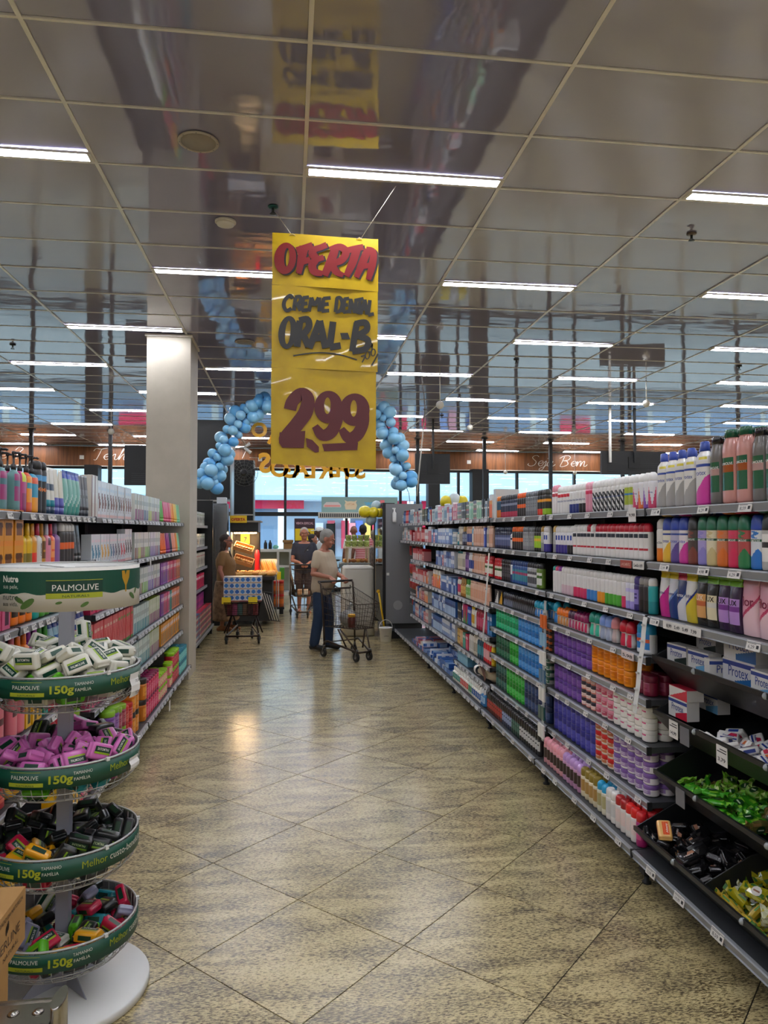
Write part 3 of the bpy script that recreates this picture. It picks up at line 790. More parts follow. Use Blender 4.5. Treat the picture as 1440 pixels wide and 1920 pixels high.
cw = [('w1', 'yellow-white blue-capped flat bottle', 'e2dcc8 2744a8 e8b838 24408c'), ('w2', 'violet blue-capped flat bottle', 'b4b0c8 2744a8 5d4a8c 24408c'), ('w3', 'magenta-white blue-capped flat bottle', 'e2d8dc 2744a8 cf3b98 24408c'),
      ('w4', 'dark floral flat bottle', '4a3f3a 2e2e30 7c4034 1d5a3c'), ('w5', 'lilac green-capped flat bottle', 'a79ad0 1a6a4c 8d84c8 1d5a3c'), ('w6', 'cream green-capped flat bottle', 'dcd3b4 1a6a4c c9b884 1d5a3c'),
      ('w7', 'amber green-capped flat bottle', 'c87a52 1a6a4c d8702a 1d5a3c'), ('w8', 'raspberry green-capped flat bottle', 'c83c58 1a6a4c d62e58 1d5a3c'), ('w9', 'red-green watermelon flat bottle', 'b04a48 1a6a4c 2f7c4a 1d5a3c'),
      ('wa', 'white blue-capped wave bottle', 'd9dcdf 2a4bb0 2f76c4 1d5a3c'), ('wb', 'smoky grey bottle with dark cap', 'b4b3ae 1e2a2a e6e3dc 2d2d2d')]
for key, look, cols in cw: K(key, 'flat_soap_bottle', look, 'bottle', 'bottle', .068, .042, .205, cols + (' e8e8e4' if key not in ('w1', 'w2', 'w3') else ' d8c83c'), pat='prot' if key in ('w1', 'w2', 'w3') else 'green' if key != 'wb' else 'lab', cap='wave', e=2.3, text='Protex' if key in ('w1', 'w2', 'w3') else 'PALMOLIVE', tz=.50 if key > 'w3' else .44, tc=1 if key in ('w1', 'w2', 'w3') else 4, n=60, st=.010)
run('R1', 0, [.02, ('shg', 4, 1, 2, .012), ('shp', 1, 1, 2, .012), ('shk', 1, 1, 2, .004), ('sho', 2, 1, 2, .004), ('shk', 2, 1, 1, .01), ('shg', 2)])
run('R1', 1, [.002, ('pw1', 1), ('w1', 1), ('w2', 1), ('w3', 1), ('w4', 1), ('w5', 1), ('w6', 1), ('w7', 1), ('w8', 1), ('w9', 1), ('wa', 1), ('wb', 3)])
# bottles laid on top of the row, caps towards the aisle
for i, (key, yy) in enumerate((('w1', .13), ('w2', .21), ('w3', .275), ('w7', .60), ('w8', .68), ('w9', .82), ('wb', .955))):
    k = KINDS[key]
    place(key, (1.685 + .012, YR[1] - yy, 1.526 + .207 + .021), (0, -pi / 2, 0) if False else (pi / 2, 0, pi / 2), f"{k['look']} laid on top, {nth(i + 1)} from far, second shelf, soap bay", 'bottles laid on the standing row')
pc = [('p1', 'white-magenta yellow-headed pouch', 'dedad8 e3c81c cf2a90 cf2a90 1c3580', 'Protex'), ('p2', 'white-blue yellow-headed pouch', 'd4d4da e3c81c 24407f 6a86c0 1c3580', 'Protex'), ('p3', 'navy pouch with red head', '1e2f66 c22038 d8d8e0 24407f ffffff', 'PROTEX'),
      ('p4', 'white pouch with yellow head', 'dcdad4 e3c81c d8c23a 2a3c8c 2a3c8c', 'NIVEA'), ('p5', 'black floral peach-label pouch', '1c1c1c 3d6a28 e2a868 c0643c f2e6d0', 'LUX'), ('p6', 'black floral cream-label pouch', '1e1e1e 78b82c e4d9b4 d8d4c8 1c1c1c', 'LUX'),
      ('p7', 'black floral violet pouch', '33203f 78b82c b58ad0 7a3c90 1c1c1c', 'LUX'), ('p8', 'pink stand-up pouch', 'dc9cae d8a0b2 e8c4cc b83c60 7c2040', 'flor'), ('p9', 'yellow-orange stand-up pouch', 'e6c9a0 e6c92a e8a020 e86a1c 5c3010', 'flor'), ('pa', 'green stand-up pouch', '2f8c3c e4cc22 1f9a4a c03040 f4f4f0', 'PALMOLIVE')]
for key, look, cols, tx in pc: K(key, 'refill_pouch', look, 'pouch', 'pouch', .098 if key in ('p8', 'p9', 'pa') else .076, .05, .205 if key < 'p8' else .220, cols, pat='lab' if key in ('p5', 'p6', 'p7') else 'swash', text=tx, rough=.25, tz=.52, n=60, nr=90)
run('R1', 2, [.0, ('p1', 1), ('p2', 1), ('p3', 1, 1, 1, -.01), ('p4', 1), ('p5', 1), ('p6', 1), ('p7', 2), ('p8', 2, 1, 1, -.01), ('p9', 1), ('pa', 2)], setback=.03)

# roll-on bay
wc = [('a1', 'pink-capped white spray can', 'e8e2e0 e89aa8 c8404c c8404c', 'ring', .030), ('a2', 'red-ringed white spray can', 'e6e3df e9e5e0 d62838 24418c', 'ring', .0), ('a3', 'white-navy spray can', 'e4e2e0 e9e6e2 22327c 22327c', 'low', 0), ('a4', 'white-black spray can with blue emblem', 'e4e2e0 e9e6e2 1a1a1e 24418c', 'low', 0),
      ('a5', 'pink spray can', 'e298ac eda9ba d8305c 24418c', 'ring', 0), ('a6', 'white can with black shards', 'e3e1de e6e4e1 1b1b1d 55555a', 'dia', 0), ('a7', 'white can with green window', 'dcdad4 e6e4e1 a9b83c 3f7fc0', 'lab', 0), ('a8', 'white can with pink-violet peaks', 'e0dde0 e6e4e1 d84a70 9c58b0', 'zig', 0)]
for key, look, cols, pat, dh in wc: K(key, 'deodorant_spray', look, 'spray can', 'can', .0475, .0475, .175 + dh * .5, cols + ' 24418c', pat=pat, text={'a2': 'NIVEA', 'a3': 'NIVEA', 'a4': 'NIVEA', 'a6': 'Rexona', 'a8': 'Rexona'}.get(key), n=44 if pat in ('dia', 'zig') else 16, st=.012 if pat in ('dia', 'zig') else .055)
for c, key, look in (('e8743c', 'a8b', 'white can with orange peaks'), ('8d58b4', 'a8c', 'white can with purple peaks')): K(key, 'deodorant_spray', look, 'spray can', 'can', .0475, .0475, .175, f'e0dde0 e6e4e1 {c} 9c58b0', pat='zig', n=44, st=.012)
run('R2', 0, [('a1', 2), ('a2', 4, 1, 2), ('a3', 3, 1, 2), ('a4', 2, 1, 2), ('a5', 2, 1, 3), ('a6', 8, 1, 3), ('a7', 2), ('a8', 1), ('a8b', 1), ('a8c', 1), ('a8', 1)])
K('b1', 'deodorant_spray', 'gold-capped grey spray can', 'spray can', 'can', .0475, .0475, .178, 'b9b9b8 d8b464 8d8f92 8d8f92', pat='low')
K('b2', 'deodorant_spray', 'white-navy can with blue emblem', 'spray can', 'can', .0475, .0475, .175, 'e2e0e2 e8e6e4 2447a8 3a2f86 e8e8f0', pat='dots', text='NIVEA')
K('b3', 'deodorant_spray', 'white-black can with blue emblem', 'spray can', 'can', .0475, .0475, .175, 'e2e0e2 e8e6e4 2447a8 1a1a1e e8e8f0', pat='dots', text='NIVEA')
K('b4', 'deodorant_spray', 'white-capped can with dark label', 'spray can', 'can', .050, .050, .182, 'e4e1dd e6e4e1 2c3440 c62a3a', pat='pill')
K('b5', 'deodorant_spray', 'red-capped can with dark label', 'spray can', 'can', .050, .050, .182, 'e6e3df c22036 2c3440 c62a3a', pat='pill')
run('R2', 1, [('b1', 1), ('b2', 4), ('b3', 2), ('b4', 4), ('b5', 1, 1, 1, .006), ('b4', 1), ('b5', 12)])
fc = [('c1', 'plain white spray can', 'dcd9d6 e4e1de d4b8c0 d0d0d0', 'low', 8), ('c2', 'white can with pink petals', 'e0dddb e6e3e0 d83c68 d83c68', 'low', 4), ('c3', 'white can with blue foot', 'e0dddb e6e3e0 3f86cc 3f86cc', 'low', 3), ('c4', 'white can with orange foot', 'e0dddb e6e3e0 ee9a2a ee9a2a', 'low', 2), ('c5', 'white can with green leaf', 'e0dddb e6e3e0 52ac3a 52ac3a', 'low', 4),
      ('c6', 'white can fading to lilac', 'd9d7e2 e6e3e0 a99ae0 c4bce8', 'two', 2), ('c7', 'dark violet spray can', '35286c 4a3c86 8f80c8 d8d0f0', 'lab2', 1), ('c8', 'smoky black spray can', '3b3638 8f8b8a 24211f 7c3a5c', 'low', 2), ('c9', 'teal spray can', '2da6a8 e0dedc 1c8c90 1c8c90', 'low', 1), ('ca', 'pink-orange spray can', 'e0506c e4e1de ee8430 ee8430', 'low', 1)]
for key, look, cols, pat, n in fc: K(key, 'body_spray', look, 'spray can', 'can', .0475, .0475, .172, cols, pat=pat, cap=.22, dome=.3)
for i, c in enumerate(('2f9c90', 'd84a78', '8c3c9c')): K('c1' + 'xyz'[i], 'body_spray', ('teal-capped', 'pink-capped', 'purple-capped')[i] + ' white spray can', 'spray can', 'can', .0475, .0475, .172, f'dcd9d6 {c} d4b8c0 d0d0d0', pat='plain', cap=.18)
run('R2', 2, [('c1x', 1), ('c1y', 1), ('c1z', 1), ('c1', 4)] + [(k_[0], k_[4]) for k_ in fc[1:5]] + [('c2', 1), ('c6', 2), ('c7', 1), ('c8', 2), ('c9', 1), ('ca', 1)])
for key, look, cols in (('d1', 'orange-capped white roll-on', 'e3ded6 ee7a1e c98a4c'), ('d2', 'plum-capped white roll-on', 'e0dcda 4c2648 b04a70'), ('d3', 'magenta-capped white roll-on', 'e2dcde 8f1c58 c8305c'), ('d4', 'teal-domed roll-on', 'dfe0dc 14907c 3cc4a0'), ('d5', 'pale-blue-domed roll-on', 'c9cedb 7f9ee0 a9b4cc'), ('d6', 'rose-domed roll-on', 'd9d2cf d88a90 c9b4b0'), ('d7', 'red-domed roll-on', 'e4dcdb c2182f d02848'), ('d8', 'turquoise-topped white tub', 'e2dfda 20a6c4 3f86cc')):
    K(key, 'roll_on', look, 'roll-on', 'rollon', .046 if key < 'd4' else .066, .045 if key < 'd4' else .06, .108 if key < 'd4' else .135, cols, pat='lab2')
K('d9', 'antiperspirant_can', 'blue-capped white can with blue stripes', 'spray can', 'can', .064, .064, .15, 'e2e2e2 1a8fc0 2a7cc0 e0603c', pat='lab', cap=.36)
run('R2', 3, [('d8', 1, 1, 2), ('d1', 4, 1, 2), ('d2', 2, 1, 2), ('d3', 4, 1, 2), .015, ('d4', 2, 1, 1, .012), ('d5', 2, 1, 2, .0), ('d6', 1, 1, 1, .04), ('d7', 2, 1, 2, .05), ('d9', 2)])
K('jp', 'hair_mask_jar', 'purple lidded jar', 'jar', 'jar', .070, .070, .079, '6a3f9a 5c3590 7d54ac', lid=.33)
K('jo', 'hair_mask_jar', 'orange lidded jar', 'jar', 'jar', .076, .076, .080, 'f29418 ee8c14 d8760c', lid=.33)
K('jm', 'hair_mask_jar', 'wine lidded jar', 'jar', 'jar', .072, .072, .10, '7c1434 6c1030 94405c', lid=.33)
K('jb', 'cream_jar', 'black-coral low jar', 'jar', 'jar', .064, .064, .046, 'e08a7c 2a2230 f0d8d0', pat='lab2', lid=.42)
K('jk', 'cream_jar', 'pink-lidded low jar', 'jar', 'jar', .070, .070, .055, 'e6d6d2 e090a4 c25068', lid=.40)
K('jw', 'cream_jar', 'flower-print white low jar', 'jar', 'jar', .074, .074, .056, 'e8e4de ece8e2 d04a7c', lid=.36, pat='dots')
K('ji', 'hair_mask_jar', 'indigo lidded jar', 'jar', 'jar', .068, .068, .105, '3a3a9e 32328c 5252b4', lid=.33)
K('jr', 'cream_jar', 'red-lidded white low jar', 'jar', 'jar', .072, .072, .054, 'e6dccf d21a1e c87a50', lid=.45)
K('jv', 'cream_jar', 'purple-lidded white low jar', 'jar', 'jar', .076, .076, .054, 'e4dee2 7c58a4 9a7cb4', lid=.40, pat='lab2')
run('R2', 4, [.01, ('jp', 8, 2, 2), ('jo', 6, 2, 2, .05), ('jm', 2, 1, 2)])
run('R2', 5, [.01, ('jp', 6, 2, 2), ('jb', 3, 4, 2), ('jk', 3, 3, 2), ('jw', 6, 3, 2)])
run('R2', 6, [.0, ('ji', 9, 2, 2), ('jr', 3, 4, 2), ('jv', 6, 4, 2)])
for key, look, cols in (('h1', 'pink-capped deodorant bottle', 'd89aa4 f0a4b0 3a2a28'), ('h2', 'lilac-capped deodorant bottle', 'c090b8 c49ad8 3a2a28'), ('h3', 'gold-capped cream deodorant bottle', 'd6cbae 8f7a2c b08a4c'), ('h4', 'turquoise-capped cream bottle', 'd8d4be 1c9ccc b0a878'), ('h5', 'all-white deodorant bottle', 'dedbd6 e6e4e0 c8c8c8'), ('h6', 'dark-red-capped white bottle', 'e0dad6 a8141c e6d0cc'), ('h7', 'red-capped white bottle', 'e0dcd8 dc1c1c e8d6d2'), ('h8', 'magenta bottle with red cap', 'a8206c d0242c d85090')):
    K(key, 'deodorant_bottle', look, 'bottle', 'can', .052, .052, .158, cols, pat='lab2', cap=.28, dome=.12 if key in ('h3', 'h5', 'h6', 'h7', 'h8') else .5)
run('R2', 7, [.02, ('h1', 6, 1, 4), ('h2', 5, 1, 4), ('h3', 4, 1, 4), ('h4', 2, 1, 3), ('h5', 2, 1, 3), ('h6', 2, 1, 3), ('h7', 2, 1, 3), ('h8', 1, 1, 2)], setback=.03)

# black-can bay
for key, look, cols, pat in (('e1', 'teal carton-like can', '1f5470 e0802c e0802c 1f5470', 'low'), ('e2', 'navy can with red ring', '26304c 23262f c03050 8890a8', 'two'), ('e3', 'orange-capped black can', '2a2624 f0641e f0641e 3a3634', 'band'), ('e4', 'grey spray can', '73767a 6a6d72 8c9094 50545a', 'lab2'), ('e5', 'black can with red foot', '1e1e20 24211f e23c24 f2a024', 'two'), ('e6', 'black can with lime foot', '26241c 2a2a22 9cc82c f2a024', 'two'),
                             ('f1', 'dark navy spray can', '272f4c 1f2740 50608c 8a98c0', 'lab'), ('f2', 'short white spray can', 'dcdcdc e6e6e6 20242c 20242c', 'ring'), ('f3', 'orange-capped black can with orange cross', '2b2827 ee6a20 ee6a20 3a3634', 'band'), ('f4', 'silver-grey spray can', '85878a 74777b 9a9c9e 5a5c60', 'lab2'), ('f5', 'black can with lime label', '24241e 1e1e1e a4d02c e8c030', 'lab'), ('f6', 'gold-capped silver can', 'bcbab4 c8a050 8d8f92 8d8f92', 'low'),
                             ('g1', 'red spray can', 'd0202c c01c26 e6e0d0 3c6a2c', 'lab'), ('g2', 'black spray can', '1c1c20 18181b 4c4c52 8c8c90', 'lab2'), ('g3', 'white-label navy can', 'd0d6da 1f2f60 26427c 26427c', 'low'), ('g4', 'blue spray can', '2f5a9c 24427c 3c8c9c b04a70', 'lab'), ('g5', 'grey-white spray can', 'b4b6b8 33353a 56585c e0e0e0', 'lab'), ('g6', 'green spray can', '6c8c34 2c2c30 e4e6dc 3f6a24', 'lab')):
    K(key, 'mens_deodorant', look, 'spray can', 'can', .0475, .0475, .175 if key != 'f2' else .12, cols, pat=pat, cap=.22, dome=.35)
K('cd', 'display_carton', 'white carton beside the grey divider', 'carton', 'carton', .07, .2, .24, 'd4d4d0 d4d4d0 c9c9c9', pat='plain')
run('R3', 0, [.0, ('cd', 1, 1, 1, .005), ('e1', 2), ('e2', 9), ('e3', 4, 1, 2), ('e4', 5), ('e5', 2), ('e6', 2)])
run('R3', 1, [('f1', 9), ('f2', 1), ('f3', 5, 1, 2), ('f4', 5), ('f5', 3), ('f6', 1), ('b2', 2)])
run('R3', 2, [('g1', 4), ('g2', 5), ('g3', 1), ('g4', 7), ('g5', 4), ('g6', 2)])
K('i1', 'mens_roll_on', 'black roll-on', 'roll-on', 'rollon', .045, .045, .11, '1f2126 17181c 55585e', pat='lab2')
K('i2', 'shaving_carton', 'black carton with white panel', 'carton', 'carton', .10, .06, .11, '1c1c1e 1c1c1e e6e4dc 2a2a2a', pat='cut')
K('i3', 'shaving_carton', 'black carton with yellow panel', 'carton', 'carton', .10, .06, .11, '1c1c1e 1c1c1e e2a81c 2a2a2a', pat='cut')
K('i4', 'mens_roll_on', 'slate roll-on', 'roll-on', 'rollon', .045, .045, .11, '3a3f4c 2a2f3c 70788c', pat='lab2')
K('i5', 'roll_on', 'teal-capped white roll-on', 'roll-on', 'rollon', .052, .05, .11, 'e2e0da 189cbc 3f86cc', pat='lab2')
run('R3', 3, [.02, ('i2', 1), ('i3', 1, 1, 1, .01), ('i4', 5, 1, 2), ('i1', 11, 1, 2), ('i5', 4, 1, 2)])
for key, look, cols in (('j1', 'emerald lidded jar', '14a468 109058 3cc48c'), ('j2', 'sky-blue lidded jar', '2c84d0 2474bc 5aa4e4'), ('j4', 'bottle-green lidded jar', '12563c 0e4830 3c7c60'), ('j5', 'bright green lidded jar', '18a02c 149024 4cc45c'), ('j6', 'dark teal lidded jar', '124a44 0e3c38 3a706a'), ('j7', 'navy lidded jar', '1a3460 162c54 3a5484')):
    K(key, 'hair_mask_jar', look, 'jar', 'jar', .070, .070, .080 if key in ('j1', 'j2') else .092 if key in ('j4', 'j5') else .108, cols, lid=.33)
for key in ('j2b', 'j5b'): K(key, 'hair_mask_jar', 'sky-blue tall jar' if key == 'j2b' else 'bright green tall jar', 'jar', 'jar', .070, .070, .092 if key == 'j2b' else .108, '2c84d0 2474bc 5aa4e4' if key == 'j2b' else '18a02c 149024 4cc45c', lid=.33)
K('j3', 'cream_jar', 'orange-labelled dark low jar', 'jar', 'jar', .06, .06, .041, '3a2a22 3a2620 d86a2c', pat='lab2', lid=.36)
K('j8', 'cream_jar', 'green-lidded white low jar', 'jar', 'jar', .064, .064, .046, 'd8dcd4 124c3c 3c7c60', pat='lab2', lid=.4)
run('R3', 4, [.03, ('j1', 8, 2, 2), ('j2', 7, 2, 2), ('j3', 3, 4, 1)])
run('R3', 5, [.03, ('j4', 5, 2, 2), ('j5', 3, 2, 2), ('j2b', 7, 2, 2), ('j8', 2, 4, 1)])
run('R3', 6, [.02, ('j6', 4, 2, 2), ('j5b', 6, 2, 2), ('j7', 8, 2, 2)])
for key, look, cols in (('k1', 'black-capped wine spray', '5a1c1e 1a1718 b03c34'), ('k2', 'black-capped blue spray', '28324c 1a1718 8c9cc0'), ('k3', 'black-capped green spray', '153c34 1a1c1c 3c6a5c'), ('k4', 'all-black spray with white print', '1c1c1f 18181a c8c8c8')):
    K(key, 'body_spray', look, 'spray can', 'can', .046, .046, .155, cols, pat='lab2', cap=.34, dome=.15)
run('R3', 7, [.02, ('k1', 9, 1, 4), ('k2', 5, 1, 4), ('k3', 4, 1, 4), ('k4', 9, 1, 4)], setback=.03)

# lotion bay (small in the picture: single-mesh packs)
for key, look, cols, cap in (('l1', 'peach lotion bottle', 'e6bca4 e6b8a0 dca486', 'disc'), ('l2', 'teal lotion bottle', '1c8c98 e0ded8 e0e0d8', 'tall'), ('l3', 'white slim bottle', 'dcd6c8 d8d2c4 a8a090', 'disc'), ('l4', 'navy bottle with gold top', '1e2844 c89a4c 8890a8', 'tall'), ('l5', 'tan bottle with blue emblem', 'd8a888 d09c7c 24408c', 'disc'), ('l6', 'blue lotion bottle', '6cb0cc e0e0e0 e0e0d8', 'disc'), ('l7', 'teal-capped cream bottle', 'e0d8c4 1c6c74 c8c0a8', 'disc'), ('l8', 'purple lotion bottle', '5c3470 54306a 9a70ac', 'disc'),
                             ('l9', 'white bottle with blue emblem', 'dcdcdc d8d8e0 24408c', 'disc'), ('m1', 'cream bottle with magenta cap', 'e2dcd0 a81c50 c8305c', 'disc'), ('m2', 'amber oil bottle', 'a8701c b89050 d8b060', 'tall'), ('m3', 'green-white bottle', 'c4d8b4 4c9c3c 7cb45c', 'tall'), ('m4', 'crimson bottle', 'a81438 981030 c85070', 'disc'), ('m5', 'white bottle with black cap', 'e0ded8 202020 c8c8c0', 'disc'), ('m6', 'navy-teal bottle', '12485c e0e0e0 3c8c9c', 'disc'), ('m7', 'red bottle with white cap', 'd8242c e4e2de e8b0b0', 'disc'), ('m8', 'yellow bottle with white cap', 'e0c02c e4e2de c89a1c', 'disc'), ('m9', 'yellow-white bottle', 'e6e0c8 e8c020 d0a020', 'disc')):
    K(key, 'lotion_bottle', look, 'bottle', 'bottle', .062, .04, .185, cols, pat='lab2', cap=cap)
for key, look, cols, pat, w_, h_ in (('n1', 'white carton with orange flash', 'e4e2de e4e2de ee6a1c ee9a2a', 'paste', .085, .20), ('n2', 'small white-teal carton', 'd8dcdc d8dcdc 3c9cb0 2a6a8c', 'dyev', .055, .15), ('n3', 'pink stacked mini cartons', 'e0a0b0 e0a0b0 c82c5c e8e0d0', 'stack', .06, .17), ('n4', 'mixed striped mini cartons', 'c8c4b4 c8c4b4 b02c34 3c6a3c 28305c', 'stack', .06, .17), ('n5', 'white-red carton', 'e6e2e0 e6e2e0 c8242c c8242c', 'paste', .055, .19), ('n6', 'mint carton', 'a4d4b4 a4d4b4 5ca47c e0ecdc', 'dyev', .055, .15),
                             ('n7', 'black-white striped carton', '202424 202424 d8d8d0 404848', 'stack', .055, .17), ('n8', 'magenta-green pouch box', 'c8246c c8246c 2c9c4c 24408c', 'cut', .06, .175), ('n9', 'bright blue box', '1c44b8 1c44b8 3c6ad0 e0e0f0', 'dyev', .055, .17), ('o1', 'leopard-print box', 'c89c3c c89c3c 3a2a1c e0c070', 'stack', .06, .16), ('o2', 'peach face carton', 'e0a478 e0a478 f0d0b0 b86a3c', 'face', .055, .16), ('o3', 'teal carton', '149484 149484 3cc4b0 e0f0ec', 'dyev', .05, .15), ('o4', 'raspberry carton', 'c81c50 c81c50 e06088 f0d0d8', 'dyev', .05, .15), ('o5', 'blue sponge pack', '6aaccc 6aaccc 8cc8e0 4c8cb0', 'dyev', .05, .115), ('o6', 'sky-blue large bottle box', '2474b4 2474b4 5aa4e0 e0e0f0', 'dyev', .07, .19)):
    K(key, 'toiletry_carton', look, 'carton', 'carton', w_, .05, h_, cols, pat=pat)
run('R4', 1, [('l2', 1), ('l3', 2), ('l4', 3), ('l5', 3), ('l6', 1), ('l1', 6), ('n9', 1), ('l3', 1), ('l1', 2)], True)
run('R4', 2, [('l7', 3), ('l3', 2), ('l8', 2), ('l9', 2), ('l5', 1), ('l1', 6), ('g1', 5)], True)
run('R4', 3, [('m1', 2), ('m2', 3), ('m3', 3), ('l1', 10)], True)
run('R4', 4, [('n7', 3), ('l9', 1), ('n8', 3), ('n9', 2), ('m9', 2), ('m5', 1), ('m4', 6), ('o6', 2)], True)
run('R4', 5, [('o1', 2), ('o2', 2), ('o3', 2), ('o4', 2), ('m5', 3), ('l3', 2), ('m6', 3), ('m7', 4), ('m8', 2)], True)
run('R4', 6, [.02, ('o5', 8, 1, 2)], True)
# big wipes bag with a hanging tag
e = thing('wipes_bag', 'bulky beige wipes bag at the near end of the lotion bay', 'bag', (1.79, 6.22, .351))
bm_ = MB()
bm_.loft([[(1.79 + (.10 + .02 * sin(q * 3)) * sc * cos(2 * pi * q / 16), yy, .352 + .075 + .072 * sc * sin(2 * pi * q / 16) * 1.0) for q in range(16)] for yy, sc in ((5.97, .35), (6.0, .8), (6.1, 1), (6.35, 1), (6.45, .8), (6.5, .3))], 0, True)
bm_.obj('wrapper', M('#b8a88c', .35, coat=.3), e)
MB().ribbon([(6.30, .50), (6.22, .48), (6.14, .43), (6.10, .38)], .06, lambda u, v: (1.676, u, v)).obj('printed_panel', M('#5c2620', .4), e)
tag(MB().loft([[(u, 6.16 + d, v) for d in (-.03, .03)] for u, v in smooth_path([(1.672, .482), (1.64, .50), (1.605, .485), (1.60, .45), (1.62, .42), (1.65, .415)], 5)], 0, True, (False, False), False).obj('curled_price_flag', TAGW), 'curled white price flag hanging from the sixth shelf of the lotion bay', 'price flag')
for key, look, cols in (('q1', 'white bottle with teal print', 'dfdcd2 e8e6de 1c8c84'), ('q2', 'white bottle with coral print', 'dfdcd2 e8e6de d8504c'), ('q3', 'white bottle with blue print', 'dfdcd2 e8e6de 1c5ca8'), ('q4', 'plain green-white bottle', 'b8ccb8 e8e6de 3c8c5c'), ('q5', 'blue bottle', '2c7cb8 e4e4e4 a0c4e0')):
    K(key, 'mouthwash_bottle', look, 'bottle', 'bottle', .060, .045, .135, cols, pat='lab2', cap='tall')
run('R4', 7, [.10, ('q1', 5, 1, 3), ('q2', 5, 1, 3), ('q4', 2, 1, 2), ('q3', 5, 1, 3), ('q5', 2, 1, 2)], True, setback=.03)

# toothpaste bay and beyond
for key, look, cols, pat, w_, d_, h_ in (('r1', 'blue toothpaste carton', '3464ac 3464ac a8c4e4 1c3c80', 'paste', .045, .12, .16), ('r2', 'pale blue toothpaste carton', '8cb0dc 8cb0dc 2c5ca8 e8ecf4', 'paste', .045, .12, .16), ('r3', 'white-blue toothpaste carton', 'dce2ec dce2ec 2c5ca8 4c7cc0', 'stack', .048, .12, .17), ('r4', 'red toothpaste carton', 'bc1c2c bc1c2c e8d8d8 d84c54', 'paste', .045, .12, .15), ('r5', 'white-red dental carton', 'e4dcd8 e4dcd8 c8242c c84048', 'stack', .048, .12, .16), ('r6', 'white-orange dental carton', 'e0dcd4 e0dcd4 e8842c c8a080', 'paste', .05, .1, .14), ('r7', 'rose dental carton', 'd88c90 d88c90 e8c8c8 b84c54', 'stack', .05, .1, .12)):
    K(key, 'toothpaste_carton' if key in ('r1', 'r2', 'r3') else 'dental_carton', look, 'carton', 'carton', w_, d_, h_, cols, pat=pat)
for key, look, cols in (('s1', 'blue mouthwash bottle', '1c4c8c 1c2c50 6c9cd0'), ('s2', 'red lidded pot', 'c8202c c01c24 e8a0a0'), ('s3', 'clear tall bottle', 'b8c8d0 d8e0e4 7ca0b8'), ('s4', 'white small bottle', 'd8d8d4 e4e4e0 8ca0b0')):
    K(key, 'mouthwash_bottle', look, 'bottle', 'bottle', .062, .045, .19 if key != 's4' else .13, cols, pat='lab2', cap='disc')
def mix(keys, n, deep=1):
    out = []
    while len(out) < n: out += [(rnd.choice(keys), 1, 1, deep)] * rnd.randint(1, 3)
    return out[:n]
run('R4', 0, mix(['n2', 'n4', 'n3', 'n6', 'n5', 'n7', 'n4'], 20) + [('n1', 2)], True)
run('R5', 0, mix(['r5', 'n2', 'n7', 'n6', 'r4', 'n3', 'r3', 's3', 'n5'], 25), True)
run('R5', 1, mix(['r7', 'r6', 'r2'], 7) + [.03] + mix(['r2', 'r3', 'r3', 's4'], 18), True)
run('R5', 2, [.25] + mix(['r3', 'r2', 'r7', 'r1', 'n6', 'r2'], 20), True)
run('R5', 3, mix(['r6', 'r7', 'n1'], 7) + mix(['r1', 'r1', 'r3', 'r2'], 19, 2), True)
run('R5', 4, mix(['r7', 'r2'], 3) + mix(['r1', 'r2', 'r1', 'r3'], 24, 2), True)
run('R5', 5, mix(['r2', 'r1', 'r1'], 13, 2) + mix(['r3', 'r3', 'r1'], 13, 2), True)
run('R6', 0, mix(['s1', 's2', 's3', 'r5', 'n2', 'r4', 'n7'], 23), True)
run('R6', 1, mix(['r4', 'r5', 'n5', 'r7', 's2'], 24), True)
run('R6', 2, mix(['r4', 'r7', 'r4'], 17), True)
run('R6', 3, mix(['r5', 'r4', 'r6'], 24), True)
run('R6', 4, [.25] + mix(['r6', 'r7', 'r5', 'r1'], 17), True)
run('R6', 5, mix(['s1', 'r7', 'r2', 'r5', 't_'][:4], 20), True)
run('R7', 0, [('s4', 2), ('s1', 3), ('s2', 4), ('s1', 2), ('s3', 3)], True)
run('R7', 1, [('s4', 2), ('l1', 1), ('s3', 3), ('r5', 2), ('s4', 3), ('r4', 4)], True)
# lying toothpaste cartons heaped on the bottom shelves
i = 0
for code, a, n, rows in (('R5', 7.34, 17, 3), ('R6', 8.74, 12, 2)):
    for layer in range(rows):
        for q in range(n - 3 * layer):
            for rr in (0, 1):
                if rr == 0 and (layer == 2 or (layer == 1 and q % 3 == 0)): continue
                if code == 'R5' and rr == 0 and q > 6 and (q * 7 + layer) % 5 < 2: continue
                key = ('r1', 'r1', 'r2', 'r1', 'r3', 'r4', 'r7', 'r6')[(q * 3 + layer) % 8 if code == 'R6' else (q + layer) % 5]
                k = KINDS[key]; i += 1
                yy = a + .03 + (q + .5 * layer) * .073
                place(key, (1.645 + rr * .185 + k['h'] / 2 * 0, yy, .1785 + .123 * layer * .44 + k['w'] / 2), (0, pi / 2, rnd.gauss(0, .10)), f"{k['look']} lying in the heap, {nth(i)} counted along the far bottom shelf", 'dental cartons lying on the bottom shelf', True)
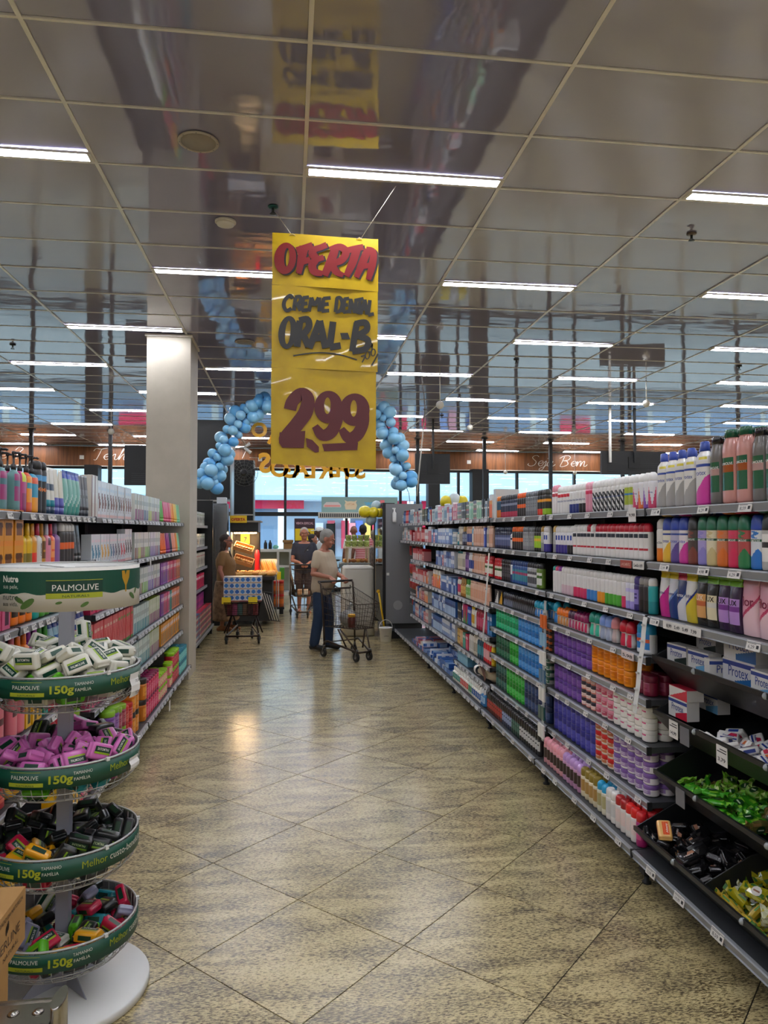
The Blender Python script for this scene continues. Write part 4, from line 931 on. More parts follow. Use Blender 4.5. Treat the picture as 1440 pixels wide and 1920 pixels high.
# hooks with hanging toothbrush blisters
for key, look, cols in (('t1', 'red toothbrush blister card', 'c8c4c0 c83c3c e6e6e6'), ('t2', 'grey toothbrush blister card', 'b8b8b8 50545c d8d8d8'), ('t3', 'rainbow toothbrush card', 'd0b83c d84a5c 3c7cc0')): K(key, 'toothbrush_card', look, 'toothbrush', 'blister', .045, .02, .19, cols)
i = 0
u7 = bpy.data.objects['shelving_unit.006']
for row, z in enumerate((1.29, 1.02, .80, .56)):
    MB().bb(2.095, 2.115, 10.0, 10.9, z + .17, z + .20).obj('hook_bar', STEEL, u7)
    for c in range(8):
        y = 10.08 + c * .108
        MB().tube([(2.11, y, z + .188), (1.83, y, z + .188), (1.80, y, z + .20)], .004, 5).obj('hook', STEEL, u7)
        if row == 3 and c < 3: continue
        for d_ in (0, .05):
            i += 1; key = ('t1', 't2', 't1', 't3')[(row + (c // 3)) % 4]
            place(key, (1.825 + d_, y, z), -pi / 2, f"{KINDS[key]['look']}, {nth(c + 1)} hook from far end, {nth(row + 1)} row, {'front' if d_ == 0 else 'behind'}", 'toothbrush cards on the hooks', True)
# ================================================================ LEFT-HAND RUN (near to far)
YL = [2.13, 3.38, 4.63, 5.88, 7.12, 8.34]
bay('L1', 'L', YL[0], YL[1], 'gel bay', 'nearest hair-care shelving unit, behind the brown cartons', [1.755, 1.490, 1.243, 1.0, .745, .48], .17, tags=6)
bay('L2', 'L', YL[1], YL[2], 'shampoo bay', 'hair-care shelving unit behind the round soap stand', [1.755, 1.490, 1.243, 1.0, .745, .48], .17, tags=12)
bay('L3', 'L', YL[2], YL[3], 'dye bay', 'shelving unit with white hair-dye cartons on its top shelves', [1.755, 1.445, 1.150, .848, .56], .17, tags=10)
bay('L4', 'L', YL[3], YL[4], 'treatment bay', 'shelving unit with narrow white treatment cartons', [1.755, 1.445, 1.150, .848, .56], .17, tags=9)
bay('L5', 'L', YL[4], YL[5], 'pillar bay', 'shelving unit with colourful cartons ending at the cream pillar', [1.755, 1.445, 1.150, .848, .56], .17, tags=7)
B_ = lambda key, look, cols, w_, d_, h_, cap='flip', pat='lab2', **kw: K(key, 'shampoo_bottle', look, 'bottle', 'bottle', w_, d_, h_, cols, pat=pat, cap=cap, **kw)
B_('La1', 'teal bottle with black pump', '5d8a8a 1c1c1e 9c3470 46707a', .075, .05, .272, 'pump', 'lab')
B_('La2', 'magenta bottle with black pump', 'b83c7c 1c1c1e c8d83c 8c2460', .075, .05, .272, 'pump', 'dots')
B_('La3', 'coral bottle with black pump', 'e2603c 1c1c1e f0982c 3c9cb0', .075, .05, .272, 'pump', 'lab')
B_('La4', 'turquoise-orange bottle with black pump', '3c98b8 1c1c1e f0a02c e8643c', .075, .05, .272, 'pump', 'two')
K('La5', 'styling_can', 'tall black can with light-blue rings', 'spray can', 'can', .066, .066, .258, '26282c 17181a 5aa4d8 e0803c', pat='ring', cap=.16, dome=.15, text='MAN', tc=3)
T_ = lambda key, look, cols, w_, d_, h_, pat='low', **kw: K(key, 'cream_tube', look, 'tube', 'tube', w_, d_, h_, cols, pat=pat, **kw)
T_('La6', 'white-teal cream tube', 'd8d6cc 22405c 1c8c9c 22405c', .062, .045, .24, 'two')
T_('La7', 'white-violet cream tube', 'd9d6c6 4a4c9c 5a5cb0 6a8c3c', .075, .045, .24, 'low')
K('La8', 'shampoo_pouch', 'seafoam pouch with blue top', 'pouch', 'pouch', .070, .045, .235, '7fb8ac 2848ac 4c9c90 c0d8d0', pat='swash', head=.17)
T_('La9', 'charcoal cream tube', '4a4e54 3a3e44 70767c 9a9ea4', .060, .045, .245, 'lab2')
K('Lb1', 'gelatine_carton', 'orange carton with brown panel', 'carton', 'carton', .10, .07, .135, 'e89a24 f09018 7c4410 f09018 4a2808', pat='gel', text='GELATINA', tz=.40)
B_('Lb2', 'yellow bottle with yellow cap', 'e8bc1c e0b018 8c7a2c', .062, .045, .215, 'tall', 'low')
B_('Lb3', 'mustard bottle', 'e0981c d08c18 e83c2c', .066, .045, .215, 'tall', 'low')
B_('Lb4', 'white bottle with crimson cap', 'dedad4 b01c38 2c2c2c', .070, .045, .215, 'tall', 'plain', text='ORIGEM', tc=2, vertical=True)
B_('Lb5', 'amber bottle', 'c88c2c c08020 6a4410', .055, .045, .215, 'tall', 'lab2')
B_('Lb6', 'pink bottle with grey cap', 'e28ca0 b8b4c0 5c2c3c', .068, .045, .215, 'tall', 'dots')
B_('Lb7', 'orange bottle with crimson cap', 'f0602c c01c3c f8a060', .066, .045, .215, 'tall', 'lab2')
B_('Lb8', 'mauve bottle', '8c5c9c 7c6c88 9c70ac', .085, .055, .222, 'tall', 'plain')
K('Lb9', 'styling_can', 'black can with orange band and white cap', 'spray can', 'can', .058, .058, .225, '3c3a3a d8d4d0 e0642c c83c1c', pat='band', cap=.22)
T_('Lba', 'tall black cream tube', '2b2f32 24282a 4c5256 70767c', .070, .05, .222, 'lab2')
C_ = lambda key, look, cols, w_, d_, h_, pat='dye', nm='hair_dye_carton', **kw: K(key, nm, look, 'carton', 'carton', w_, d_, h_, cols, pat=pat, **kw)
C_('Lc1', 'cream carton with brown side panel', 'd8d0c4 d8d0c4 7a3c24 e0dcd4', .075, .06, .26, 'sidebar')
C_('Lc2', 'white dye carton with brown hair', 'dfe0e2 e8d4d0 7c3a20 c8d4e0 e8c0b8', .072, .06, .235)
C_('Lc3', 'white dye carton with black hair', 'dfe0e2 e8d4d0 2e241e c8d4e0 e8c0b8', .072, .06, .235)
for i, (c, nm) in enumerate((('2a7c9c', 'teal'), ('e0a83c', 'golden'), ('c8283c', 'red'), ('3c2c4c', 'plum'), ('2c5c8c', 'blue'))):
    C_(f'Ld{i}', f'pale dye carton with {nm} hair', f'd4dadf e0c8d0 {c} e8d0d8 d08c98', .074, .06, .20)
for i, (a, c, nm) in enumerate((('d8d8d0', '8c4474', 'plum-foot'), ('d4dad6', '46688c', 'slate-foot'), ('d8dccc', 'b8cc3c', 'lime-foot'), ('d6dad4', '8c5a44', 'brown-foot'), ('d8dad4', '7cb43c', 'green-foot'), ('d8d4dc', '7a5ca8', 'violet-foot'), ('ccdcd8', '3c8c98', 'teal-foot'), ('d4dcc0', '8c3c70', 'lime-topped plum'))):
    C_(f'Le{i}', f'narrow white {nm} carton', f'{a} {a} {c} 9aa8a8 {c}', .050, .05, .21 if i != 7 else .215, 'strip', 'treatment_carton')
C_('Le7', 'narrow plum carton with lime top', 'ccd4b8 b4cc3c 8c3c70 d8dcc8 8c3c70', .050, .05, .215, 'strip', 'treatment_carton', top=1)
for i, (c, nm) in enumerate((('58a82c', 'green'), ('d84c70', 'pink'), ('e87c4c', 'coral'), ('f09434', 'orange'), ('e8c44c', 'yellow'), ('84cca0', 'mint'), ('f06c1c', 'deep orange'), ('98207c', 'magenta'), ('242a3c', 'midnight'), ('e89478', 'salmon'))):
    T_(f'Lf{i}', f'{nm} cream tube', f'{c} {c} {c} e8e4dc', .062, .045, .20, 'plain')
for i, (c, d_, nm) in enumerate((('c08cc8', '4a2c58', 'lilac'), ('e06088', '3c2430', 'rose'), ('e88464', '4c2c24', 'coral'), ('f0a030', '4c3818', 'saffron'), ('d83060', '401c28', 'crimson-pink'), ('2c9c8c', '1c3c38', 'sea-green'), ('f08050', '3c2418', 'tangerine'), ('9858b0', '38204c', 'violet'))):
    C_(f'Lg{i}', f'{nm} dye carton', f'{c} {c} {d_} f0e0e4 {d_}', .065, .05, .205, 'dyev')
C_('Lh1', 'red dye carton with face', 'd8545c c84850 c8242c e8c0b0 3c8c3c', .078, .06, .235, 'dye')
C_('Lh2', 'red-green dye carton', 'd8545c c84850 c8242c 5c9c2c 3c8c3c', .078, .06, .235, 'dye')
run('L1', 0, [1.02, ('La1', 3, 1, 2)])
run('L2', 0, [('La1', 1, 1, 2), ('La2', 1, 1, 2), ('La3', 1, 1, 2), ('La4', 1, 1, 2), ('La5', 2, 1, 1, .005), ('La6', 2), ('La7', 2), ('La8', 4), ('La9', 3)])
run('L1', 1, [1.02, ('Lb1', 2, 2, 2)])
run('L2', 1, [('Lb1', 1, 2, 2, .01), ('Lb2', 2), ('Lb3', 1), ('Lb4', 1), ('Lb5', 1), ('Lb6', 1), ('Lb7', 1, 1, 1, .01), ('Lb8', 1, 1, 1, .005), ('Lb9', 4), ('Lba', 2)])
run('L3', 0, [('Lc1', 2), ('Lc2', 3), ('Lc3', 1), ('Lc2', 3), ('Lc3', 1), ('Lc2', 5)])
run('L3', 1, [('Ld0', 3), ('Ld1', 3), ('Ld0', 1), ('Ld4', 1), ('Ld3', 2), ('Ld2', 2), ('Lc3', 3)])
run('L4', 0, [('Le0', 7), ('Le1', 4), ('Le2', 3), ('Le3', 2), ('Le0', 5), ('Lf0', 2)])
run('L4', 1, [('Le3', 3), ('Le2', 2), ('Le3', 3), ('Le4', 4), ('Le5', 5), ('Le0', 3), ('Le1', 2)])
run('L5', 0, [('Lf0', 2), ('Lf1', 7), ('Lf3', 3), ('Lf4', 3), ('Lf5', 3)])
run('L5', 1, [('Lf6', 4), ('Lf7', 4), ('Lf8', 2), ('Lf9', 4), ('Lf3', 2), ('Lf5', 3)])
run('L3', 2, [('Lg4', 4), ('Lg1', 4), ('Lh1', 3), ('Lg0', 6)])
run('L4', 2, [('Le3', 6), ('Le4', 5), ('Le5', 5), ('Le0', 6)])
run('L5', 2, [('Lg7', 5), ('Lg1', 3), ('Lg4', 5), ('Lg2', 4)])
run('L3', 3, [('Lh2', 1), ('Lh1', 8), ('Lh2', 6)])
run('L4', 3, [('Le6', 12), ('Le7', 10)])
run('L5', 3, [('Lg7', 2), ('Lg1', 5), ('Lg5', 2), ('Lg6', 8)])
run('L3', 4, [('Lg1', 4), ('Lg4', 6), ('Lh1', 4), ('Lg0', 2)])
run('L4', 4, [('Le6', 13), ('Le7', 9)])
run('L5', 4, [('Lg3', 17)])
for key, look, cols, w_, h_, ld in (('Lj1', 'aqua tub with teal lid', '5cc0c0 1c7c94 8cd8d4', .082, .125, .3), ('Lj2', 'red tub with lime lid', 'b01c2c 8cc01c d84c5c', .10, .15, .22), ('Lj3', 'pink tub with lime lid', 'e07c84 94c81c e8d0a0', .082, .115, .25), ('Lj4', 'magenta tub with plum lid', 'd8285c 8c1850 e86088', .085, .15, .16), ('Lj5', 'orange tub with black lid', 'd87c1c 26201c f0a03c', .105, .165, .24),
                                 ('Lj6', 'red tub with red lid', 'b81c24 d02c2c e06050', .10, .13, .25), ('Lj7', 'purple tub with lime lid', '6c3c90 84b82c 9c6cb8', .105, .165, .22), ('Lj8', 'dusty pink tub', 'b87c7c b06870 d0a0a0', .10, .13, .25), ('Lj9', 'wide yellow tub', 'e8a818 e09c14 f0c84c', .15, .12, .25), ('Lja', 'wine tub with lime lid', '8c1c38 8cb82c c05c70', .10, .15, .22)):
    K(key, 'hair_cream_tub', look, 'tub', 'jar', w_, w_, h_, cols, lid=ld, square=3.2)
run('L5', 5, [('Lj3', 2, 2, 1, .0), ('Lj2', 4, 2, 1, .01), ('Lj1', 6, 2, 2)], setback=.02)
run('L4', 5, [('Lj5', 1, 2, 2), ('Lj4', 6, 2, 2), ('Lj3', 5, 2, 2)], setback=.02)
run('L3', 5, [('Lj8', 2, 1, 2), ('Lj7', 2, 2, 1), ('Lja', 2, 2, 1), ('Lj6', 2, 2, 1), ('Lj5', 2, 2, 2)], setback=.02)
# lower shelves of the two nearest bays, seen between the baskets
B_('Lk1', 'orange flat bottle', 'f07c1c e87014 2c1c0c', .085, .05, .20, 'down', 'lab2')
B_('Lk2', 'turquoise flat bottle', '14988c 108478 4cc4b4', .085, .05, .20, 'down', 'lab2')
B_('Lk3', 'green flat bottle', '4c9c2c 408824 2c4c14', .08, .05, .20, 'down', 'lab2')
C_('Lk4', 'pink carton with plum window', 'd85c84 d85c84 4c1c3c c83078', .09, .06, .21, 'dyev')
B_('Lm1', 'lilac shouldered bottle', 'a878c4 9c6cb8 c8a0dc', .072, .05, .19, 'tall', 'plain')
B_('Lm2', 'salmon shouldered bottle', 'e8808c e07480 f0a8b0', .072, .05, .19, 'tall', 'plain')
B_('Lm3', 'orange shouldered bottle', 'f0802c e87420 f8a860', .072, .05, .19, 'tall', 'plain')
B_('Lm4', 'purple shouldered bottle', 'a02c9c 942090 c060bc', .072, .05, .19, 'tall', 'plain')
B_('Lm5', 'leaf-green shouldered bottle', '3c9c2c 349024 6cc45c', .072, .05, .19, 'tall', 'plain')
K('Lm6', 'shampoo_pouch', 'pale blue pouch with navy top', 'pouch', 'pouch', .065, .045, .19, '9cc0d0 1c3c8c 2c5c9c e0e8f0', pat='lab', head=.2)
K('Lm7', 'shampoo_pouch', 'white pouch with navy top', 'pouch', 'pouch', .07, .045, .20, 'dcdedc 1c3c90 2c4c8c c03848', pat='lab', head=.22)
B_('Ln1', 'pink square bottle', 'e87888 e06c7c 5c2430', .085, .055, .19, 'down', 'dots')
C_('Ln2', 'yellow carton with black print', 'e8b41c e8b41c 2c2410 f0cc54', .07, .06, .18, 'dyev')
B_('Ln3', 'red tall bottle', 'd01c38 c0142c e86078', .065, .05, .2, 'down', 'lab2')
run('L1', 2, [1.02, ('Lk4', 2)])
run('L2', 2, [('Lk1', 3), ('Lk2', 1), ('Lk3', 2), ('Lk2', 2, 1, 1, .02), ('Lm7', 3), ('Lg0', 2), ('Lg4', 2)])
run('L1', 3, [1.0, ('Lm1', 2), ('Lm2', 1)])
run('L2', 3, [('Lm2', 1), ('Lm3', 2), ('Lm4', 2), ('Lm5', 2), ('Lm6', 3), ('Lm7', 6)])
run('L1', 4, [1.02, ('Ln2', 1), ('Ln1', 2)])
run('L2', 4, [('Ln1', 2), ('Ln2', 3, 1, 1, .03), ('Lg5', 1), ('Ln3', 5), ('Lg1', 3)])
run('L1', 5, [1.0, ('Lj6', 2)])
run('L2', 5, [('Lj9', 1), ('Lj6', 4), ('Ln3', 3), ('Lja', 3)])
run('L1', 6, [.95, ('Lj9', 2)], setback=.02)
run('L2', 6, [('Lj9', 2), ('Ln2', 6), ('Lj4', 1), ('Lj8', 3)], setback=.02)

# short run of shelves beyond the pillar, ending at a black upright
BAYS['F1'] = dict(side='L', s=-1, y0=9.05, y1=12.0, Xf=-1.33, Xb=-1.22, Xk=-1.66, lv=[1.75, 1.42, 1.11, .80, .50, .17], name='far bay')
e = thing('shelving_unit', 'short shelving unit beyond the pillar ending at a tall black side panel', 'shelving', (-1.45, 10.5, 0), 'gondola shelving units')
MB().bb(-1.66, -1.64, 9.05, 12.0, 0.1, 2.0).obj('back_panel', BACK, e)
MB().bb(-1.66, -1.24, 12.0, 12.06, 0, 2.16).obj('side_panel', BLK, e)
for i, z in enumerate(BAYS['F1']['lv']):
    xf = -1.22 if i == 5 else -1.33
    sh = MB().bb(-1.64, xf, 9.06, 11.99, z - .03, z - .002).obj('shelf', SHELF, e)
    MB().bb(xf - .002, xf + .012, 9.06, 11.99, z - .04, z).obj('price_rail', RAIL, sh)
for y in (9.2, 10.6, 11.9): MB().bb(-1.32, -1.27, y - .02, y + .02, 0, .15).obj('foot', BACK, e)
C_('F1a', 'cream carton with brown figure', 'd8d0c0 d8d0c0 5c3c24 c83c3c', .09, .06, .22)
C_('F1b', 'white carton with dark figure', 'd4d4cc d4d4cc 2c2c24 90a060', .09, .06, .2)
C_('F1c', 'pink-orange carton', 'd86090 d86090 2c7c4c f09440', .09, .06, .2, 'dyev')
C_('F1d', 'purple striped carton', '8c2c7c 8c2c7c d84c70 c03c90', .09, .06, .2, 'stack')
C_('F1e', 'red and green carton', 'c83040 c83040 6ca83c e0d0c0 2c6c8c', .10, .08, .17, 'stack')
C_('F1f', 'blue and orange carton', '3c7c9c 3c7c9c d8703c e0d0c0 c83040', .10, .08, .17, 'stack')
run('F1', 0, [.3, ('F1a', 12, 1, 1, .02), ('F1b', 14)], True)
run('F1', 1, [.3, ('F1b', 28)], True)
run('F1', 2, [.3, ('F1b', 16), ('F1a', 12)], True)
run('F1', 3, [.3, ('F1c', 16), ('Lg4', 14)], True)
run('F1', 4, [.3, ('F1d', 26)], True)
run('F1', 5, [.1, ('F1f', 12, 2, 1), ('F1e', 14, 2, 1)], True)
SIM = {
 'basket1': [(.004,.214,.05,.03,-.76,.21,.61),(-.165,-.147,.031,.77,.49,-.17,-.37),(-.039,.194,.024,.34,.45,-.72,-.4),(-.089,.081,.022,.11,-.81,-.57,.01),(.062,-.173,.021,.55,.12,-.28,-.78),(.003,-.169,.021,.87,-.14,-.18,.43),(-.143,.171,.014,.56,-.74,-.08,.36),(.004,.118,.014,.52,.2,-.1,.82),(.038,-.094,.013,.9,-.3,-.24,-.21),(.037,.058,.011,.52,-.56,.24,.6),(-.063,-.215,.009,.74,-.66,.08,-.12),(.11,-.037,.008,.4,-.87,.12,.28),(.085,.127,.007,.22,.01,.15,-.96),(-.057,-.141,.005,.2,-.89,-.4,-.13),(-.171,-.096,.003,.97,.08,-.18,-.16),(.176,.091,.001,.16,-.25,-.95,.05),(-.16,-.023,.001,.27,.06,-.74,-.61),(.11,.035,0,.61,0,-.12,.78),(.142,-.136,0,.31,.27,-.1,.91),(.197,.017,-.002,.04,-.01,-.07,-1),(.166,-.07,-.01,.39,-.03,.33,-.86),(.092,-.198,-.011,.03,-.26,.82,.51),(-.107,.099,-.012,.97,.08,.07,-.21),(-.015,.057,-.013,.79,-.33,.51,.13),(-.054,.143,-.015,.92,-.19,.06,-.33),(.056,-.011,-.016,.69,-.01,-.11,.71),(-.047,.01,-.019,.28,-.62,.26,-.69),(-.003,.192,-.019,.15,-.82,.47,-.3),(-.113,.037,-.02,.98,.04,.03,-.19),(-.106,-.047,-.02,.4,.66,.61,-.18),(-.085,.206,-.023,.51,.67,-.23,.49),(.094,-.1,-.024,.11,-.54,-.83,.12),(.121,.157,-.026,.96,.26,.06,-.1),(-.005,-.197,-.027,.29,.14,.15,-.94),(-.03,-.13,-.03,.46,.09,-.24,.85),(.125,.069,-.03,.68,.12,.01,-.72),(.048,-.147,-.031,.81,.26,.08,-.51),(-.118,-.178,-.032,.84,.41,.09,-.35),(.034,.116,-.034,.27,.04,.16,-.95),(.034,.189,-.037,.16,.89,.32,.3),(.19,-.003,-.038,.34,-.04,-.06,-.94),(-.024,-.072,-.04,.37,-.78,.5,-.05),(-.112,-.133,-.04,.85,.4,.03,-.33),(-.16,.153,-.041,.14,-.38,.57,-.72),(-.212,.01,-.041,.65,-.3,-.15,.68),(.191,.089,-.044,.09,-.54,-.83,.1),(-.161,-.049,-.044,.16,.69,-.7,0),(.201,-.09,-.046,.59,.58,.47,.31),(-.112,.116,-.051,.9,.28,.1,.31),(.136,-.16,-.057,.82,.45,.19,.3),(.047,.062,-.057,.97,-.1,-.18,.1),(.058,-.071,-.058,.47,-.36,.06,-.8),(-.109,-.096,-.062,.9,.2,-.29,.26),(.122,-.101,-.063,.4,.1,.06,-.91),(.106,.187,-.065,.39,-.07,-.65,.65),(-.041,.182,-.066,.62,-.18,.02,.77),(-.031,.094,-.068,.33,.81,.14,-.47),(.026,-.19,-.073,.73,-.5,.04,-.46),(.162,.084,-.076,.26,-.12,0,-.96),(.179,-.021,-.078,.02,-.02,-.21,.98),(-.046,-.186,-.079,.32,-.07,-.62,.72),(-.18,.008,-.079,.77,.56,-.11,.29),(-.137,-.16,-.08,.48,.81,-.06,-.34),(-.076,-.049,-.08,.49,-.85,-.16,.05),(.127,.124,-.081,.26,.09,-.57,-.77),(-.162,.116,-.082,.05,.91,.34,-.22),(.075,-.158,-.085,.36,.12,-.3,.88),(-.175,-.049,-.085,.03,-.12,-.29,-.95),(.015,-.044,-.087,.61,.62,.35,-.34),(.003,.174,-.092,.5,.01,0,-.86),(.146,-.121,-.1,.34,.16,.08,-.92),(.037,-.094,-.101,.14,-.54,-.1,-.82),(.183,.049,-.102,.3,.8,-.41,.34),(-.107,.158,-.102,.03,-.79,-.38,-.48),(-.064,.155,-.108,.47,-.5,-.31,.66),(-.184,.067,-.109,.35,-.37,.29,-.81),(-.174,-.086,-.11,.35,.67,-.66,.04),(.055,.159,-.112,.26,.29,-.27,-.88),(-.103,-.114,-.114,.33,-.24,-.03,.91),(.168,-.06,-.128,.05,.82,.56,.05),(-.038,-.17,-.13,.07,-.01,0,1),(.06,-.157,-.13,.01,.34,-.94,.01),(-.155,.008,-.13,.01,-.86,-.51,-.01)],
 'basket2': [(.028,.16,.003,.47,-.06,-.2,-.86),(-.129,.118,.001,.23,-.69,-.63,-.27),(.091,.141,-.004,0,-.42,.91,-.05),(.158,-.157,-.005,.57,-.71,-.15,.39),(-.015,.222,-.006,.13,.17,-.71,.67),(-.061,-.18,-.009,.05,.35,.9,-.27),(.047,-.033,-.009,.73,.44,.52,.04),(-.042,.094,-.012,.7,.22,-.24,.63),(-.188,-.061,-.012,.37,.33,-.28,-.82),(-.008,-.074,-.013,.64,.31,.68,.19),(-.106,.037,-.014,.46,.29,-.63,-.55),(-.208,.035,-.014,.74,-.2,0,.64),(-.047,.178,-.014,.09,.26,.93,-.23),(.206,-.077,-.016,.59,-.54,-.59,.09),(.089,-.05,-.017,.6,.55,.53,-.23),(-.049,-.027,-.018,.66,.28,.4,.56),(.084,-.189,-.019,.2,.32,-.8,-.47),(.138,.064,-.019,.13,-.49,-.85,-.14),(.148,-.069,-.02,.24,-.66,.66,.28),(.088,-.131,-.023,.21,-.54,.55,.6),(.2,-.006,-.024,.04,-.53,.84,.14),(-.093,.129,-.024,.74,.06,-.45,.49),(-.136,-.073,-.024,.4,-.82,-.16,-.38),(-.035,-.137,-.024,.17,.38,.78,.46),(-.151,-.134,-.029,.43,-.17,.38,.8),(.08,.208,-.031,.61,.67,.14,-.39),(.056,-.087,-.032,.78,-.61,.09,.05),(.199,.072,-.033,.32,-.73,.59,.09),(.036,.151,-.035,.21,-.06,-.18,-.96),(.027,.081,-.038,.31,.08,.89,.31),(-.037,-.208,-.04,.96,-.27,.04,-.08),(-.132,.171,-.04,.1,.37,-.7,.6),(-.112,-.046,-.044,.18,-.11,-.56,.8),(-.147,.035,-.046,.69,.21,.01,.69),(.076,.022,-.046,.37,-.88,-.28,-.14),(.04,-.191,-.046,.83,.13,.5,-.22),(.137,.134,-.047,.52,.82,.23,.03),(-.21,.014,-.05,.22,.7,.68,.04),(-.158,.115,-.052,.17,-.32,.15,-.92),(-.092,-.132,-.057,.54,.05,-.01,.84),(.1,.071,-.059,.14,.07,.24,-.96),(.019,-.145,-.062,.06,-.57,.78,.25),(-.078,-.013,-.062,.35,.24,-.22,.88),(.153,-.117,-.064,.29,-.13,-.38,-.87),(.137,.021,-.071,.6,-.27,.23,.72),(.184,.084,-.072,.07,-.77,.59,.23),(-.042,.205,-.073,.06,.1,-.65,-.75),(.183,-.005,-.075,.84,-.4,-.22,.29),(.012,.15,-.075,.84,-.05,.19,-.51),(-.007,-.099,-.076,.89,.18,.4,.15),(-.198,-.017,-.08,.68,-.2,-.05,.7),(.124,-.165,-.08,.42,-.03,-.35,-.84),(-.131,-.166,-.08,.43,.82,.08,-.38),(-.101,.06,-.081,.33,.33,.61,.64),(-.025,.053,-.081,.12,.1,.7,.7),(.098,.152,-.082,.93,.25,.09,.24),(-.177,-.098,-.085,.06,-.88,.16,.44),(-.166,.068,-.085,.45,.06,.08,.89),(.2,-.045,-.086,.45,-.44,.07,.77),(.047,.2,-.086,.45,.07,-.67,.59),(-.077,.131,-.086,.91,-.09,.12,-.39),(-.032,-.201,-.088,.05,.07,.3,.95),(.14,.105,-.092,.96,.22,.08,.18),(-.109,-.1,-.092,.82,.02,-.01,.57),(-.127,-.017,-.093,.4,-.01,0,-.92),(.107,-.039,-.099,.74,-.38,-.52,.2),(.082,-.147,-.106,.11,-.93,.09,.34),(-.037,-.115,-.107,.3,-.3,-.17,-.89),(.042,.065,-.108,.26,-.78,.53,.2),(.066,-.001,-.11,.83,.09,-.29,.48),(-.004,.165,-.112,.92,.09,.28,.26),(-.177,.035,-.123,.61,.08,-.19,-.76),(-.077,.168,-.125,.17,-.06,.27,-.95),(-.044,-.167,-.125,0,.02,-.28,.96),(.143,.006,-.125,.96,.28,-.01,.01),(.148,-.082,-.126,.65,-.19,-.18,.71),(.111,.141,-.128,.32,-.04,-.1,.94),(-.092,.046,-.13,.04,.01,0,-1),(.05,-.086,-.13,.93,0,-.01,-.36)],
 'basket3': [(.097,-.172,-.009,.08,.2,-.78,.59),(-.109,.089,-.01,.02,-.47,-.85,.25),(-.179,.016,-.011,.58,-.19,.09,.79),(-.201,.095,-.012,.22,-.53,.34,-.75),(-.023,-.218,-.022,.5,.84,.1,-.2),(.03,.215,-.025,.1,-.03,.44,.89),(-.063,.122,-.027,.05,-.68,.55,.48),(-.01,-.072,-.03,.26,.39,.88,-.11),(-.106,.184,-.031,.13,.93,.21,.28),(-.153,-.017,-.031,.15,.31,.93,-.14),(-.113,.047,-.031,.03,.68,.69,-.23),(-.047,-.143,-.031,.56,.18,.3,.75),(.171,-.091,-.032,.68,.72,.07,-.12),(.022,.143,-.034,.1,.65,.75,.07),(.188,-.023,-.035,.67,-.23,-.59,.39),(.058,-.214,-.037,.52,.71,-.24,.4),(.146,.161,-.037,.83,-.39,.3,-.26),(.072,.02,-.037,.29,.34,.89,.03),(-.112,-.114,-.039,.89,.28,.31,-.19),(.149,-.129,-.039,.08,.07,-.56,.82),(.062,-.144,-.042,.34,-.63,-.67,.21),(.221,-.007,-.043,.7,-.21,-.58,.35),(.123,-.036,-.043,.88,-.15,.24,.37),(-.221,.008,-.044,.31,-.59,.24,-.7),(-.085,-.193,-.045,.2,.14,-.13,.96),(-.137,-.07,-.048,.15,-.18,-.01,-.97),(.036,-.055,-.054,.13,-.41,.9,.05),(-.055,-.029,-.055,.12,-.68,.58,.42),(-.162,.13,-.055,.04,-.75,-.36,-.55),(.026,-.154,-.06,.44,-.29,.27,-.8),(.067,.176,-.061,.65,0,-.04,-.76),(.116,.15,-.061,.27,-.54,-.01,-.8),(.042,.075,-.062,.25,.22,-.84,-.42),(-.021,.107,-.066,.48,-.61,.6,-.17),(-.079,.049,-.068,.61,-.36,-.08,.7),(-.151,.06,-.068,.15,-.11,-.98,-.09),(.12,-.178,-.069,.43,0,-.56,-.7),(.101,.048,-.069,.27,-.08,.94,-.18),(-.002,.204,-.072,.21,.94,-.05,-.25),(.097,-.103,-.073,.69,-.18,-.56,.42),(-.194,-.058,-.075,.58,-.12,-.17,.79),(-.01,-.13,-.075,.48,.47,.35,.66),(-.156,.001,-.076,.16,-.24,-.09,.95),(-.094,.156,-.076,.54,.71,-.45,-.02),(.202,.066,-.077,.8,.31,-.39,-.32),(.154,.035,-.077,.87,-.23,-.25,-.35),(-.056,.194,-.078,.27,.06,-.94,.18),(.151,-.094,-.08,.54,.05,-.15,.83),(-.128,.127,-.081,.82,.34,-.41,-.19),(.09,-.033,-.084,.57,.15,-.21,.78),(.13,.105,-.085,.11,-.15,.59,-.78),(-.114,-.163,-.085,.85,.29,.4,-.16),(-.06,-.167,-.085,.58,-.14,.36,-.72),(.014,.135,-.086,.45,-.04,.17,.88),(.005,-.201,-.09,.94,-.23,.18,.16),(-.157,-.134,-.091,.13,-.45,-.41,-.78),(-.057,.025,-.092,.14,-.51,.82,-.22),(.041,-.07,-.093,.6,0,-.13,.79),(.075,.157,-.095,.81,-.02,-.04,-.58),(.176,-.011,-.096,.47,0,-.06,-.88),(-.079,-.08,-.097,.16,-.09,-.27,-.94),(-.186,.072,-.108,.35,-.8,-.28,.41),(-.161,-.039,-.109,.2,-.08,.61,.76),(.064,-.159,-.109,.01,-.58,-.7,.42),(.046,.079,-.115,.27,.29,-.89,-.24),(-.097,.134,-.116,.87,-.13,-.18,-.44),(-.008,-.089,-.121,.23,.53,.74,.35),(.134,-.122,-.127,.36,.08,-.16,-.91),(-.06,.058,-.131,.86,.01,.01,-.52),(-.134,-.083,-.131,.07,-.01,0,-1),(.049,-.064,-.131,.89,.01,.01,-.47),(.101,.134,-.131,.47,.01,-.01,.88),(.012,.177,-.131,.01,-.03,-1,0),(-.033,-.17,-.131,.11,.01,0,.99),(-.072,-.021,-.131,.02,-.01,0,1),(.166,.062,-.131,.57,.01,-.01,.82)],
